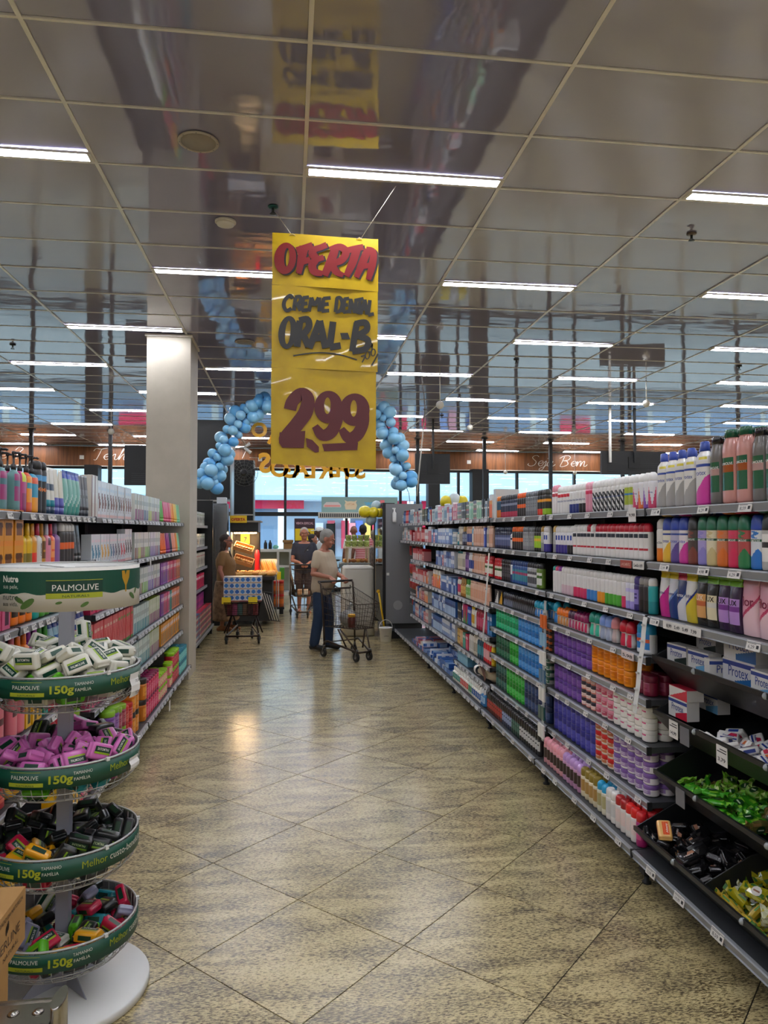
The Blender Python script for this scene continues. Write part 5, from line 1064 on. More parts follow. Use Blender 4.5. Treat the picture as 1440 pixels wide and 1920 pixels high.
 'basket4': [(.182,.115,-.04,.77,-.32,.46,-.31),(.048,.138,-.04,.04,.85,-.35,.39),(.039,.207,-.041,.12,.96,-.1,.24),(.074,.06,-.044,.06,-.94,.31,-.15),(.12,-.127,-.048,.11,.03,.08,.99),(-.024,-.207,-.053,.36,0,.86,.36),(.125,.089,-.053,.15,.38,.91,.07),(.115,.174,-.058,.28,.02,.22,.94),(-.019,-.131,-.061,.43,-.06,.3,-.85),(-.115,.174,-.066,.15,.52,-.35,-.76),(.2,.04,-.067,.37,.74,-.5,.25),(.062,-.204,-.072,.06,-.15,.82,-.55),(.18,-.044,-.072,.61,.74,.01,-.28),(-.102,-.063,-.073,.01,.66,-.54,-.53),(.091,-.059,-.073,.81,.12,-.07,.57),(-.025,.181,-.075,.34,.68,-.64,.11),(-.15,.102,-.078,.25,-.25,.03,.94),(.045,-.005,-.081,.51,-.5,.49,-.5),(-.09,.071,-.085,0,.9,-.36,.26),(.104,.059,-.087,.21,.97,-.15,.01),(.079,-.142,-.089,.03,-.2,.92,-.33),(-.008,-.065,-.09,.21,0,-.02,.98),(-.076,.159,-.09,.78,.26,-.37,-.44),(-.107,-.169,-.091,.24,-.1,-.63,.73),(.153,.118,-.093,.88,-.16,.11,-.44),(-.167,.045,-.094,.14,-.94,.2,-.23),(.086,.153,-.095,.82,.21,.35,.4),(.174,0,-.098,.95,.28,-.13,-.01),(.139,-.072,-.098,.62,.44,.65,.02),(.095,-.018,-.102,.71,.11,-.09,.69),(.01,-.178,-.103,.36,-.61,.36,.61),(.022,.093,-.103,.21,-.67,.21,.67),(-.006,.046,-.103,.53,.47,-.53,.47),(-.114,-.035,-.105,.56,.11,.36,-.74),(-.073,-.132,-.106,.32,-.51,.77,.21),(.045,.172,-.108,.37,.37,.12,.84),(-.025,.114,-.112,.53,.22,.14,-.81),(-.148,-.107,-.113,.15,.24,.09,.96),(.164,-.105,-.115,.35,.3,-.47,-.75),(-.027,-.152,-.119,.61,-.59,-.38,.36),(-.184,-.024,-.124,.71,-.23,.18,-.64),(.071,-.103,-.125,.21,-.08,.27,-.94),(.086,-.162,-.125,.94,-.28,-.05,.21),(-.068,.036,-.125,.13,.5,.83,.19),(-.129,.122,-.128,.38,-.02,.01,-.93),(-.024,.175,-.129,.06,-.01,0,-1),(.15,.047,-.129,1,0,.01,.02),(-.062,-.064,-.129,.75,.01,-.01,.66),(.105,.104,-.129,1,0,0,.02),(.062,.028,-.129,.01,-.61,.8,.01),(.02,-.063,-.129,.23,.01,0,-.97),(-.133,.028,-.129,.81,.01,.01,-.59)],
 'tray2': [(.101,2.637,-.085,.7,.1,.12,.69),(.109,2.232,-.086,.73,.01,.01,.69),(.155,2.649,-.069,.66,.16,-.17,-.71),(.164,2.366,-.064,.46,.21,-.1,-.86),(.085,2.427,-.069,.22,.89,.07,-.39),(.082,2.37,-.072,.92,-.01,.39,0),(.155,2.454,-.068,.04,-.95,.17,-.24),(.115,2.511,-.073,.69,-.5,-.35,.39),(.171,2.298,-.04,.48,.13,.07,.87),(.129,2.675,-.046,.83,-.17,-.15,.5),(.18,2.574,-.056,0,-.97,.01,-.24),(.217,2.502,-.038,.75,.15,-.17,-.62),(.22,2.66,-.036,.01,-.24,0,.97),(.09,2.724,-.074,.48,-.22,-.04,-.85),(.166,2.505,-.04,.26,-.51,.02,.82),(.085,2.544,-.071,.27,-.81,-.36,.38),(.101,2.138,-.085,.72,-.1,.11,-.68),(.119,2.303,-.073,.21,-.04,.17,.96),(.211,2.214,-.027,.71,-.23,.13,-.65),(.116,2.829,-.088,.7,-.16,-.17,.67),(.182,2.642,-.021,.67,.27,-.08,-.69),(.283,2.637,.001,.82,.09,-.07,.56),(.12,2.169,-.058,.96,.02,.17,.21),(.214,2.432,-.022,.55,.22,.18,-.78),(.161,2.106,-.057,.08,.39,.89,-.2),(.178,2.813,-.057,.47,.19,-.12,-.85),(.077,2.599,-.043,.82,-.17,0,.55),(.145,2.575,-.039,.95,.03,-.26,-.14),(.259,2.41,-.006,.07,-.43,.86,.26),(.225,2.789,-.034,.48,.21,-.11,-.85),(.105,2.775,-.057,.95,-.09,-.08,-.29),(.107,2.227,-.054,.01,-.98,-.21,.03),(.184,2.728,-.054,.95,.04,-.23,-.2),(.25,2.295,-.021,.86,-.1,-.21,.45),(.206,2.34,-.022,.55,-.16,.01,-.82),(.092,2.277,-.04,.01,.11,-.12,-.99),(.107,2.694,-.023,.56,.19,-.42,-.69),(.116,2.551,-.021,.8,-.11,-.27,.52),(.131,2.901,-.08,0,-.97,0,-.24),(.059,2.716,-.031,.79,-.23,.1,.56),(.185,2.184,-.048,.75,-.04,-.03,-.67),(.215,2.569,-.008,.95,.05,.22,.2),(.13,2.859,-.048,.16,-.1,.98,-.02),(.213,2.105,-.024,.34,-.66,-.62,.25),(.194,2.885,-.033,.4,.76,-.49,-.13),(.062,2.901,-.052,0,.92,0,-.4),(.103,2.356,-.048,.77,.2,.33,.51),(.282,2.512,-.005,.07,.24,-.02,-.97),(.068,2.496,-.029,.11,-.68,-.69,-.24),(.272,2.149,-.01,.35,-.22,-.08,.9),(.056,2.101,-.034,.92,-.11,.26,.28),(.283,2.571,.012,.17,.01,.17,-.97),(.125,2.389,-.024,.93,-.18,.11,-.3),(.069,2.629,-.02,.98,-.14,-.09,-.12),(.051,2.834,-.041,.07,-.9,-.16,.39),(.282,2.339,.01,.79,-.49,-.02,-.38),(.062,2.773,-.023,.34,-.06,-.16,-.92),(.141,2.202,-.026,.03,-.78,-.62,.01),(.118,2.826,-.027,.92,.26,-.04,-.3),(.141,2.438,-.037,.91,.18,-.36,.14)],
 'tray3': [(.108,2.721,-.072,.14,.54,-.76,-.33),(.227,2.787,-.033,.3,-.23,-.07,.92),(.091,2.808,-.081,.24,.65,-.67,-.25),(.15,2.722,-.057,.6,-.02,.17,-.79),(.077,3.115,-.063,.83,.06,.3,.46),(.217,3.043,-.039,.51,.2,-.12,-.83),(.123,3.009,-.065,.3,.44,-.54,-.66),(.042,2.976,-.008,.1,.75,.65,.02),(.071,2.791,-.037,.58,-.14,.08,-.8),(.251,3.024,-.006,.84,.22,0,.49),(.088,2.904,-.057,.23,.2,-.94,.14),(.181,2.899,-.057,.13,.8,.56,.19),(.21,2.682,-.034,.64,-.31,-.33,.62),(.279,2.949,-.008,.41,.21,-.09,-.88),(.189,2.801,-.01,.16,-.73,.66,-.03),(.185,3.114,-.049,.81,-.28,-.29,.43),(.189,2.918,-.019,.85,-.08,-.17,.49),(.26,2.845,-.017,.32,-.22,-.07,.92),(.122,2.847,-.024,.02,-.93,.33,.15),(.097,3.05,-.062,.55,.04,-.46,-.7),(.136,3.121,-.049,.37,.7,.6,.02),(.053,2.798,-.003,.83,-.07,-.04,-.55),(.109,2.688,-.033,.02,-.05,-.09,.99),(.157,2.984,-.045,.33,.44,-.21,-.81),(.056,2.846,.019,.47,-.03,.07,.88),(.25,2.846,.011,.73,.15,-.18,-.65),(.121,2.64,-.045,.57,.82,0,0),(.094,3.12,-.026,.62,-.12,-.21,-.74),(.095,2.945,-.029,.97,-.03,-.06,-.24),(.13,2.78,-.009,.67,.17,.04,-.72)],
 'tray4a': [(.164,3.019,-.058,.93,.27,-.26,-.03),(.109,2.843,-.086,.7,0,.03,-.71),(.156,2.745,-.067,.95,-.05,-.23,.2),(.123,3.105,-.084,.59,-.17,-.15,.77),(.126,2.985,-.068,.88,.37,-.3,.07),(.191,2.829,-.049,.28,.21,-.07,-.94),(.19,3.087,-.049,.87,.14,-.21,-.42),(.111,2.778,-.057,.27,.09,-.09,-.95),(.22,2.921,-.035,.65,.18,-.15,-.72),(.167,2.907,-.061,.16,-.65,.72,-.16),(.116,2.943,-.06,.11,.41,.22,-.88),(.1,2.717,-.046,.28,.26,.65,-.66),(.077,3.089,-.063,.21,.73,-.59,-.26),(.22,3.161,-.03,.26,-.94,-.04,-.24),(.127,3.173,-.068,.69,-.69,-.18,-.17),(.136,2.8,-.019,.09,.52,-.84,.12),(.081,2.931,-.052,.57,-.1,-.47,.67),(.278,2.901,-.006,.77,.15,-.17,-.6),(.18,2.717,-.016,.67,.66,.24,-.25),(.113,2.855,-.039,.6,-.6,-.38,.37),(.046,3.161,-.027,.39,-.09,-.88,-.24),(.057,2.857,-.045,.68,-.26,.29,-.62),(.06,3.097,-.02,.12,-.12,-.98,-.02),(.081,3.006,-.04,.77,-.52,-.04,.37),(.231,2.856,.003,.3,-.2,-.78,.51),(.25,2.995,-.015,.23,-.3,-.3,.88),(.06,2.759,-.03,.73,-.22,-.03,.64),(.147,3.069,-.034,.05,-.24,.02,.97),(.082,3.114,.01,.83,.06,.13,.54),(.28,2.75,-.005,.64,.17,-.16,-.73),(.11,2.995,-.006,.8,.24,.21,.52),(.127,3.139,-.03,.93,.26,-.14,-.2),(.051,2.785,-.004,.07,-.41,.88,-.22),(.256,3.106,0,.73,.02,-.31,.61),(.177,2.848,-.005,.58,.16,.29,.74),(.197,2.935,-.006,.22,-.02,.97,.06),(.204,2.765,-.02,.25,.07,.26,.93),(.301,3.024,.006,.37,-.22,-.08,.9),(.133,2.922,.006,.06,.18,.38,-.91),(.237,2.79,.008,.36,-.67,.11,-.64),(.058,2.88,-.004,.96,-.01,.14,-.23),(.183,3.145,.006,.77,-.46,.08,-.43),(.18,3.005,-.009,.58,.04,-.35,.74),(.231,3.06,.008,.02,-.23,-.09,.97),(.175,2.971,.017,.21,.03,.98,-.01),(.039,2.833,.017,.99,.06,-.13,.05),(.033,3.023,-.015,.29,.43,-.85,.02),(.331,2.889,.025,.65,-.05,.03,.76),(.136,3.09,.002,.48,.08,.1,-.87),(.184,2.777,.027,.59,0,.19,-.79)],
 'tray4b': [(.181,2.597,-.056,.43,.21,-.1,-.87),(.201,2.563,-.024,.49,.01,-.15,.86),(.145,2.268,-.074,.57,.18,-.14,-.79),(.075,2.257,-.065,.41,-.34,.18,-.82),(.234,2.37,-.023,.55,.3,-.31,-.72),(.162,2.497,-.06,.28,.25,.89,.24),(.099,2.593,-.032,.27,.46,.46,.71),(.121,2.12,-.086,.7,-.16,-.16,.67),(.077,2.575,-.06,.32,.79,-.28,-.43),(.189,2.174,-.038,.7,.07,-.27,-.66),(.132,2.422,-.076,.49,-.27,-.23,.8),(.086,2.332,-.057,.27,.36,-.85,.27),(.16,2.565,0,.8,.33,-.1,-.48),(.203,2.094,-.044,0,-.97,.02,-.24),(.175,2.279,-.033,.02,.02,.05,-1),(.116,2.444,-.045,.97,-.02,-.23,0),(.054,2.162,-.043,.92,-.01,.4,-.02),(.115,2.205,-.016,.19,-.8,.52,-.23),(.219,2.47,-.005,.99,.05,.08,-.08),(.123,2.119,-.049,.71,-.05,-.08,.7),(.144,2.211,-.035,.01,.29,.03,-.96),(.194,2.379,-.033,.45,.62,.5,.41),(.122,2.638,-.051,.33,-.22,.78,.49),(.033,2.544,-.021,.16,.84,-.36,-.37),(.224,2.195,-.005,.75,-.28,.27,-.54),(.068,2.137,-.012,.29,-.58,-.71,.25),(.109,2.494,-.038,.23,-.29,.55,.75),(.281,2.55,-.005,.83,.12,-.2,-.51),(.113,2.377,-.018,.9,-.38,.07,-.22),(.105,2.359,-.044,.5,-.07,.39,.77),(.276,2.296,-.008,.58,.19,-.13,-.78),(.144,2.418,.002,.17,.26,.93,.2),(.037,2.424,-.026,.71,.25,.29,.59),(.259,2.637,.015,.07,-.04,.85,.51)],
}
# ================================================================ DUMP TRAYS IN THE SOAP BAY
TRAYP = M('#1b1c1e', .38)
u1 = bpy.data.objects['shelving_unit']
y0, y1 = YR[0] + .03, YR[1] - .03
for i, (xl, zl) in enumerate(((1.70, 1.085), (1.70, .832), (1.70, .555), (1.60, .298))):
    t = MB(); th = .004
    P = [(xl, zl), (xl - .008, zl + .003), (xl - .008, zl - .012), (xl + .098, zl - .121), (xl + .372, zl + .014), (xl + .40, zl + .20), (xl + .405, zl + .20), (xl + .376, zl + .010), (xl + .098, zl - .128), (xl - .014, zl - .014), (xl - .014, zl + .006), (xl, zl + .004)]
    for y_a, y_b in ((y0, y1),):
        n = len(P)
        t.add([(x, y_a, z) for x, z in P] + [(x, y_b, z) for x, z in P], [(k, (k + 1) % n, n + (k + 1) % n, n + k) for k in range(n)])
    tr = t.obj('tray', TRAYP, u1)
    for y in (y0, y1, 2.655 if i == 3 else None):
        if y is None: continue
        q = MB(); q.prism([(xl, zl), (xl + .098, zl - .121), (xl + .372, zl + .014), (xl + .40, zl + .13), (xl + .2, zl + .10)], y - .003, y + .003, 0, lambda u, v, s_: (u, s_, v)); q.obj('end_panel', TRAYP, tr)
    for y in (2.40, 2.86): MB().lathe([(.010, -.006), (.014, 0), (.012, .006), (.004, .009)], 10, 0, (xl - .012, y, zl - .006), True, 'y').obj('clip', M('#9aa0a4', .2), tr)
for x, y, z, tx in ((1.684, 3.02, .800, '14,99'), (1.684, 2.93, .795, ''), (1.684, 2.66, .795, '3,79'), (1.684, 2.97, .52, '')):
    m = MB(); m.bb(x - .002, x, y - .036, y + .036, z - .045, z + .03, 0 if tx else 2)
    if tx: m.text(tx, .02, lambda u, v: (x - .0026, y - u, z - .03 + v), 1, align='C', width=.05, bold=.02); m.bb(x - .0026, x - .002, y - .03, y + .03, z + .004, z + .008, 1); m.bb(x - .0026, x - .002, y - .03, y + .012, z + .014, z + .018, 1)
    m.obj('tag_holder', [TAGW, INK, M('#6a6a70', .4)], bpy.data.objects['tray.001' if z > .6 else 'tray.002'])
for x, zz, tx, j in ((1.598, .161, '7,98', 2.98), (1.598, .161, '5,49', 2.66), (1.598, .161, '4,89', 2.36)):
    pass
SOAPS = {'tray2': ('ta', (1.70, 0, .832)), 'tray3': ('tb', (1.70, 0, .555)), 'tray4a': ('tc', (1.60, 0, .298)), 'tray4b': ('td', (1.60, 0, .298))}
K('ta', 'boxed_soap', 'white soap with red and blue print', 'soap', 'soap', .086, .056, .030, 'e2dfda 1f3a8c c8284c 1f3a8c', pat='corner', text='Protex', tc=1)
K('ta2', 'boxed_soap', 'white soap with orange and blue print', 'soap', 'soap', .086, .056, .030, 'e2dfda 1f3a8c e87838 1f3a8c', pat='corner', text='Protex', tc=1)
K('tc', 'black_soap', 'glossy black wrapped soap', 'soap', 'soap', .092, .056, .032, '141416 2a2626 b08068 d8c8c0', pat='corner', text='Albany', rough=.18)
K('tc0', 'black_soap', 'plain black wrapped soap', 'soap', 'soap', .092, .056, .032, '141416 1f1f22 3a3634 141416', pat='corner', rough=.15)
K('tcx', 'orange_soap', 'orange and cream wrapped soap', 'soap', 'soap', .096, .060, .036, 'e8b468 e0501c e0501c f4e8d8', pat='bar', text='Albany', rough=.3)
for v in range(3):
    K(f'tb{v}', 'green_soap', ('bright green leaf-wrapped soap', 'lime leaf-wrapped soap', 'brown-green leaf-wrapped soap')[v], 'soap', 'leaf', .12, .066, .028, ('3c9c1c 8cd03c 1a4a20 e8f0d8', '78b830 c0d880 1a4a20 e8f0d8', '6c6830 9c7a48 1a4a20 e8f0d8')[v], seed=v + 1, rough=.3)
    K(f'td{v}', 'olive_soap', ('olive film-wrapped soap', 'pale film-wrapped soap', 'gold-green film-wrapped soap')[v], 'soap', 'leaf', .115, .066, .030, ('a8a01c 3c6a2c e8e4d4 8c5c3c', 'c8c8a8 b8a83c e8e4d4 8c5c3c', 'b89a2c 4c7c34 e8e4d4 8c5c3c')[v], seed=v + 9, rough=.25)
def heap(items, off, pick, cont, group, lim=None):
    order = sorted(range(len(items)), key=lambda i: -items[i][2])
    for r_, i in enumerate(order):
        x, y, z, qw, qx, qy, qz = items[i]
        key = pick(i)
        place(key, (x + off[0], y + off[1], z + off[2]), 0, f"{KINDS[key]['look']}, {nth(r_ + 1)} highest in {cont}", group, quat=(qw, qx, qy, qz))
heap(SIM['tray2'], (1.70, 0, .832), lambda i: 'ta' if i % 3 else 'ta2', 'the second dump tray', 'loose soaps in the second dump tray')
heap(SIM['tray3'], (1.70, 0, .555), lambda i: f'tb{(0, 0, 1, 0, 1, 2, 1)[i % 7]}', 'the third dump tray', 'leaf-wrapped soaps in the third dump tray')
heap(SIM['tray4a'], (1.60, 0, .298), lambda i: 'tc' if i % 3 == 0 else 'tc0', 'the lowest tray beside red-capped bottles', 'black soaps in the lowest dump tray')
place('tcx', (1.655, 3.055, .338), (radians(-4), radians(-32), radians(70)), 'single orange and cream wrapped soap lying on the black soaps', None)
heap(SIM['tray4b'], (1.60, 0, .298), lambda i: f'td{i % 3}', 'the near half of the lowest tray', 'olive soaps in the lowest dump tray')
cb = dict(nm='soap_carton')
for key, look, cols, w_, h_ in (('u1', 'white soap multipack with dark corner', 'd8d6d2 d8d6d2 24408c 24302c e8c83c', .15, .085), ('u2', 'white soap multipack with pale blue corner', 'd8d6d2 d8d6d2 24408c 6aa4cc e8c83c', .15, .085), ('u3', 'large blue-white soap multipack', 'd0d0d2 d0d0d2 24408c 2464a0 e8c83c', .20, .105), ('u4', 'white soap multipack with red corner', 'd8d6d2 d8d6d2 24408c c82840 e8c83c', .15, .085)):
    K(key, 'soap_multipack', look, 'soap box', 'carton', w_, .06, h_, cols + '', pat='soapbox', text='Protex', tc=2, tz=.38, tw=.62, bold=.0, n=26, nv=30)
LIP = 1.70
def box_at(key, y, z, x, where, rot=0, tilt=0): place(key, (x, y, z), (0, tilt, -pi / 2 + rot), f"{KINDS[key]['look']} {where}", 'soap multipacks in the dump trays')
box_at('u1', 3.10, 1.066, LIP + .075, 'at the far end of the top tray', .05)
box_at('u1', 3.02, 1.128, LIP + .17, 'raised at the back of the top tray', .0)
box_at('u2', 2.925, 1.064, LIP + .075, 'second along the front of the top tray', .03)
box_at('u4', 2.795, 1.055, LIP + .09, 'turned end-on in the top tray', 1.35)
box_at('u3', 2.665, 1.050, LIP + .09, 'lower of two in the middle of the top tray', .02)
box_at('u3', 2.665, 1.156, LIP + .095, 'upper of two in the middle of the top tray', .02)
box_at('u2', 2.47, 1.062, LIP + .06, 'at the near front of the top tray', -.03)
box_at('u4', 3.095, .822, LIP + .075, 'standing at the far end of the second tray', .02)
K('u6', 'soap_multipack', 'low white soap multipack with red end', 'soap box', 'carton', .15, .08, .05, 'd8d6d2 c82840 c82840 c82840 e8c83c', pat='cut', top=1, n=26, nv=20)
box_at('u6', 3.09, .909, LIP + .085, 'lying on another in the second tray', .0)
box_at('u2', 3.09, .85, LIP + .22, 'behind at the far end of the second tray', .0)
K('u5', 'purple_sponge', 'purple and pink bath puff', 'bath puff', 'leaf', .12, .09, .06, '4c2470 c8508c 8c3c9c e0a0c0', seed=4, rough=.7)
for i, (x, y, z) in enumerate(((LIP + .17, 2.46, 1.15), (LIP + .08, 2.33, 1.06), (LIP + .15, 2.36, 1.12))): place('u5', (x, y, z), (.4 * i, .3, .8 * i), f"purple and pink bath puff, {nth(i + 1)} of three heaped in the top tray", 'bath puffs in the top tray')
# clip strips hanging in front of the bays
for i, (a, b_) in enumerate((((1.668, 3.235, 1.262), (1.610, 3.235, .815)), ((1.665, 4.575, 1.21), (1.640, 4.575, .30)), ((1.668, 5.93, 1.48), (1.612, 5.93, .75)))):
    m = MB(); n_ = 12
    m.loft([[(a[0] + (b_[0] - a[0]) * t / n_ + dx, a[1] + dy + .003 * sin(t * 1.3), a[2] + (b_[2] - a[2]) * t / n_) for dx, dy in ((-.001, -.020), (.001, -.020), (.001, .020), (-.001, .020))] for t in range(n_ + 1)], 0, False)
    e = thing('clip_strip', ('white plastic clip strip hanging between the soap bay and the roll-on bay', 'clear clip strip with small packs hanging beside the roll-on bay', 'pale clip strip hanging between the black-can and lotion bays')[i], 'clip strip', b_)
    m.obj('strip', M('#d9dad6' if i != 1 else '#aeb4b2', .25), e)
    for t in range(6):
        f_ = (t + .5) / 6; MB().bb(a[0] + (b_[0] - a[0]) * f_ - .014, a[0] + (b_[0] - a[0]) * f_ - .002, a[1] - .008, a[1] + .008, a[2] + (b_[2] - a[2]) * f_ - .004, a[2] + (b_[2] - a[2]) * f_ + .004).obj('clip', M('#c4c6c2', .3), e)
    if i == 1:
        for t in range(7):
            f_ = .14 + t * .13
            for dy in (-.028, .028): MB().bb(a[0] + (b_[0] - a[0]) * f_ - .016, a[0] + (b_[0] - a[0]) * f_ - .006, a[1] + dy - .024, a[1] + dy + .024, a[2] + (b_[2] - a[2]) * f_ - .05, a[2] + (b_[2] - a[2]) * f_ + .035).obj('small_pack', M(('#d86a2c', '#8ab4cc', '#e8e6e0', '#3c6c8c', '#dcdcd4', '#14504c', '#e4e4de')[t], .3), e)
# larger price flags on rails
def flag(x, y, z, w_, h_, label, txt='', col=TAGW, ink=INK, s=1):
    m = MB(); m.bb(x - .001, x + .001, y - w_ / 2, y + w_ / 2, z - h_ / 2, z + h_ / 2, 0)
    if txt: m.text(txt, .02, lambda u, v: (x - s * .0018, y - s * u, z - .008 + v), 1, align='C', width=w_ * .8, bold=.02)
    return tag(m.obj('shelf_flag', [col, ink]), label, 'shelf flag')
flag(1.668, 3.36, 1.748, .075, .07, 'white price flag bending from the top rail of the roll-on bay', '9,98')
flag(1.667, 3.43, 1.503, .12, .038, 'red printed launch flag on the second rail of the roll-on bay', 'LANÇAMENTO', M('#a5483c', .5), M('#e0b0a0', .5))
flag(1.667, 3.30, 1.503, .11, .038, 'long white price flag at the near end of the second rail', 'CareOn 14,99')
flag(1.667, 2.92, 1.250, .30, .036, 'run of four white price slips on the third rail of the soap bay', '8,99   5,49   5,49   7,99')
flag(1.667, 3.42, 1.050, .13, .038, 'white price flag with red corner on the roll-on rail', '5,98', M('#d8c8c4', .5))
flag(-1.062, 6.72, .10, .07, .09, 'white price flag hanging from the bottom rail of the treatment bay', '', s=-1)
flag(-1.170, 6.35, 1.40, .05, .06, 'white price flag curling off the second rail of the treatment bay', '', s=-1)

# ================================================================ ROUND SOAP STAND
SX, SY = -.81, 2.79
FRONT = atan2(-SY, -SX)
def cyl(r, a, z): return (SX + r * cos(FRONT + a), SY + r * sin(FRONT + a), z)
WHT = M('#dcdcd8', .35); LIL = M('#a3a5b2', .4, .3); GRN = M('#0f4a38', .4); OLV = M('#a4ac28', .45); DGN = M('#0a3a2c', .45); WIR = M('#b9b9b6', .35, .4); GREYIN = M('#77757a', .6)
st = thing('soap_display_stand', 'round floor stand with a printed header ring, four wire baskets and a white disc base', 'display stand', (SX, SY, 0))
bs = MB(); bs.lathe([(.285, 0), (.300, .004), (.300, .026), (.296, .032), (.02, .034)], 64, 0, (SX, SY, 0)); bs.obj('base_disc', WHT, st)
MB().bb(SX - .022, SX + .022, SY - .022, SY + .022, .03, 1.42).obj('pole', LIL, st)
for a in range(4):
    aa = FRONT + .5 + a * pi / 2
    m = MB(); dx, dy = cos(aa), sin(aa)
    V = [(SX + dx * r + nx * .0015 * -dy, SY + dy * r + nx * .0015 * dx, z) for nx in (-1, 1) for r, z in ((.02, .034), (.16, .034), (.02, .15))]
    m.add(V, [(0, 1, 2), (5, 4, 3), (0, 3, 4, 1), (1, 4, 5, 2), (2, 5, 3, 0)]); m.obj('base_fin', LIL, st)
def band(mb, r, a0, a1, z0, z1, mat, n=None, top=None, bot=None):
    n = n or max(2, int(abs(a1 - a0) / .07))
    V = [cyl(r, a0 + (a1 - a0) * k / n, (z0 if bot is None else bot(k / n))) for k in range(n + 1)] + [cyl(r, a0 + (a1 - a0) * k / n, (z1 if top is None else top(k / n))) for k in range(n + 1)]
    mb.add(V, [(k, k + 1, n + 2 + k, n + 1 + k) for k in range(n)], mat)
def arc_text(mb, s, a, z, h, r, mat, bold=0.0, width=None, align='C'):
    mb.text(s, h, lambda u, v: cyl(r, a + u / r, z + v), mat, bold=bold, align=align, width=width)
# header ring
HZ0, HZ1 = 1.398, 1.545
hd = MB(); R_ = .252
rings = [[cyl(rr, 2 * pi * k / 64, z) for k in range(64)] for rr, z in ((R_ - .003, HZ0), (R_, HZ0), (R_, HZ1), (R_ - .003, HZ1), (R_ - .003, HZ0))]
hd.loft(rings, lambda i, k: 0 if i == 1 else 1, True, (False, False))
hdo = hd.obj('header_ring', [M('#d6d2c8', .45), WHT], st)
m = MB(); rr = R_ + .0008
band(m, rr, -1.6, 1.6, 0, HZ1 - .012, 0, 60, bot=lambda t: HZ0 + .060 + .003 * sin(t * 25) + .0025 * sin(t * 61))
m.obj('green_field', [GRN], hdo)
m = MB(); rr = R_ + .0016
arc_text(m, 'Nutre', -.76, HZ0 + .100, .030, rr, 0, .03, .066); arc_text(m, 'sua pele,', -.76, HZ0 + .078, .020, rr, 0, .0, .064)
arc_text(m, 'nutre', -.76, HZ0 + .040, .030, rr, 1, .0, .066); arc_text(m, 'sua vida.', -.76, HZ0 + .020, .020, rr, 1, .0, .064)
band(m, rr - .0004, -.26, .46, HZ0 + .045, HZ0 + .105, 3); band(m, rr, -.26, .46, HZ0 + .104, HZ0 + .106, 2)
arc_text(m, 'PALMOLIVE', .11, HZ0 + .070, .030, rr, 0, .0, .148)
band(m, rr, -.26, .46, HZ0 + .044, HZ0 + .062, 2); arc_text(m, 'NATURALS', .11, HZ0 + .048, .011, rr + .0006, 3, .0, .085)
m.obj('header_lettering', [M('#e6e4da', .5), M('#3c4440', .5), OLV, DGN], hdo)
m = MB()
def blob(mb, a, z, P, mat, rr): mb.add([cyl(rr, a + u / rr, z + v) for u, v in P], [tuple(range(len(P)))], mat)
blob(m, .86, HZ0 + .10, [(-.022, .03), (.022, .03), (.019, .005), (.004, -.022), (.003, -.045), (-.003, -.045), (-.004, -.022), (-.019, .005)], 0, rr)
for a, z, sc, an in ((-.50, .028, 1.3, .6), (-.62, .040, .9, -.5), (.22, .022, .7, .5), (1.02, .038, .9, -.6), (1.12, .055, .6, 1.0), (-.1, .03, .5, .2)):
    P = [(sc * (.022 * cos(t) * cos(an) - .009 * sin(t) * sin(an)), sc * (.022 * cos(t) * sin(an) + .009 * sin(t) * cos(an))) for t in [k * pi / 6 for k in range(12)]]
    blob(m, a, HZ0 + z, P, 1, rr)
m.obj('leaf_print', [M('#b88a1c', .3), M('#4c6c2c', .5)], hdo)
m = MB()
for a in range(4): m.tube([cyl(R_ - .004, FRONT * 0 + .4 + a * pi / 2, HZ1 - .01), cyl(.03, .4 + a * pi / 2, HZ1 - .01)], .002, 5)
m.tube([cyl(R_ - .002, 2 * pi * k / 48, HZ1) for k in range(48)], .0022, 5, closed=True)
m.obj('header_wire', WIR, hdo)
BR = .252
BZ = (1.178, .882, .580, .282); shift = (0, 0, -.37, 0.02)
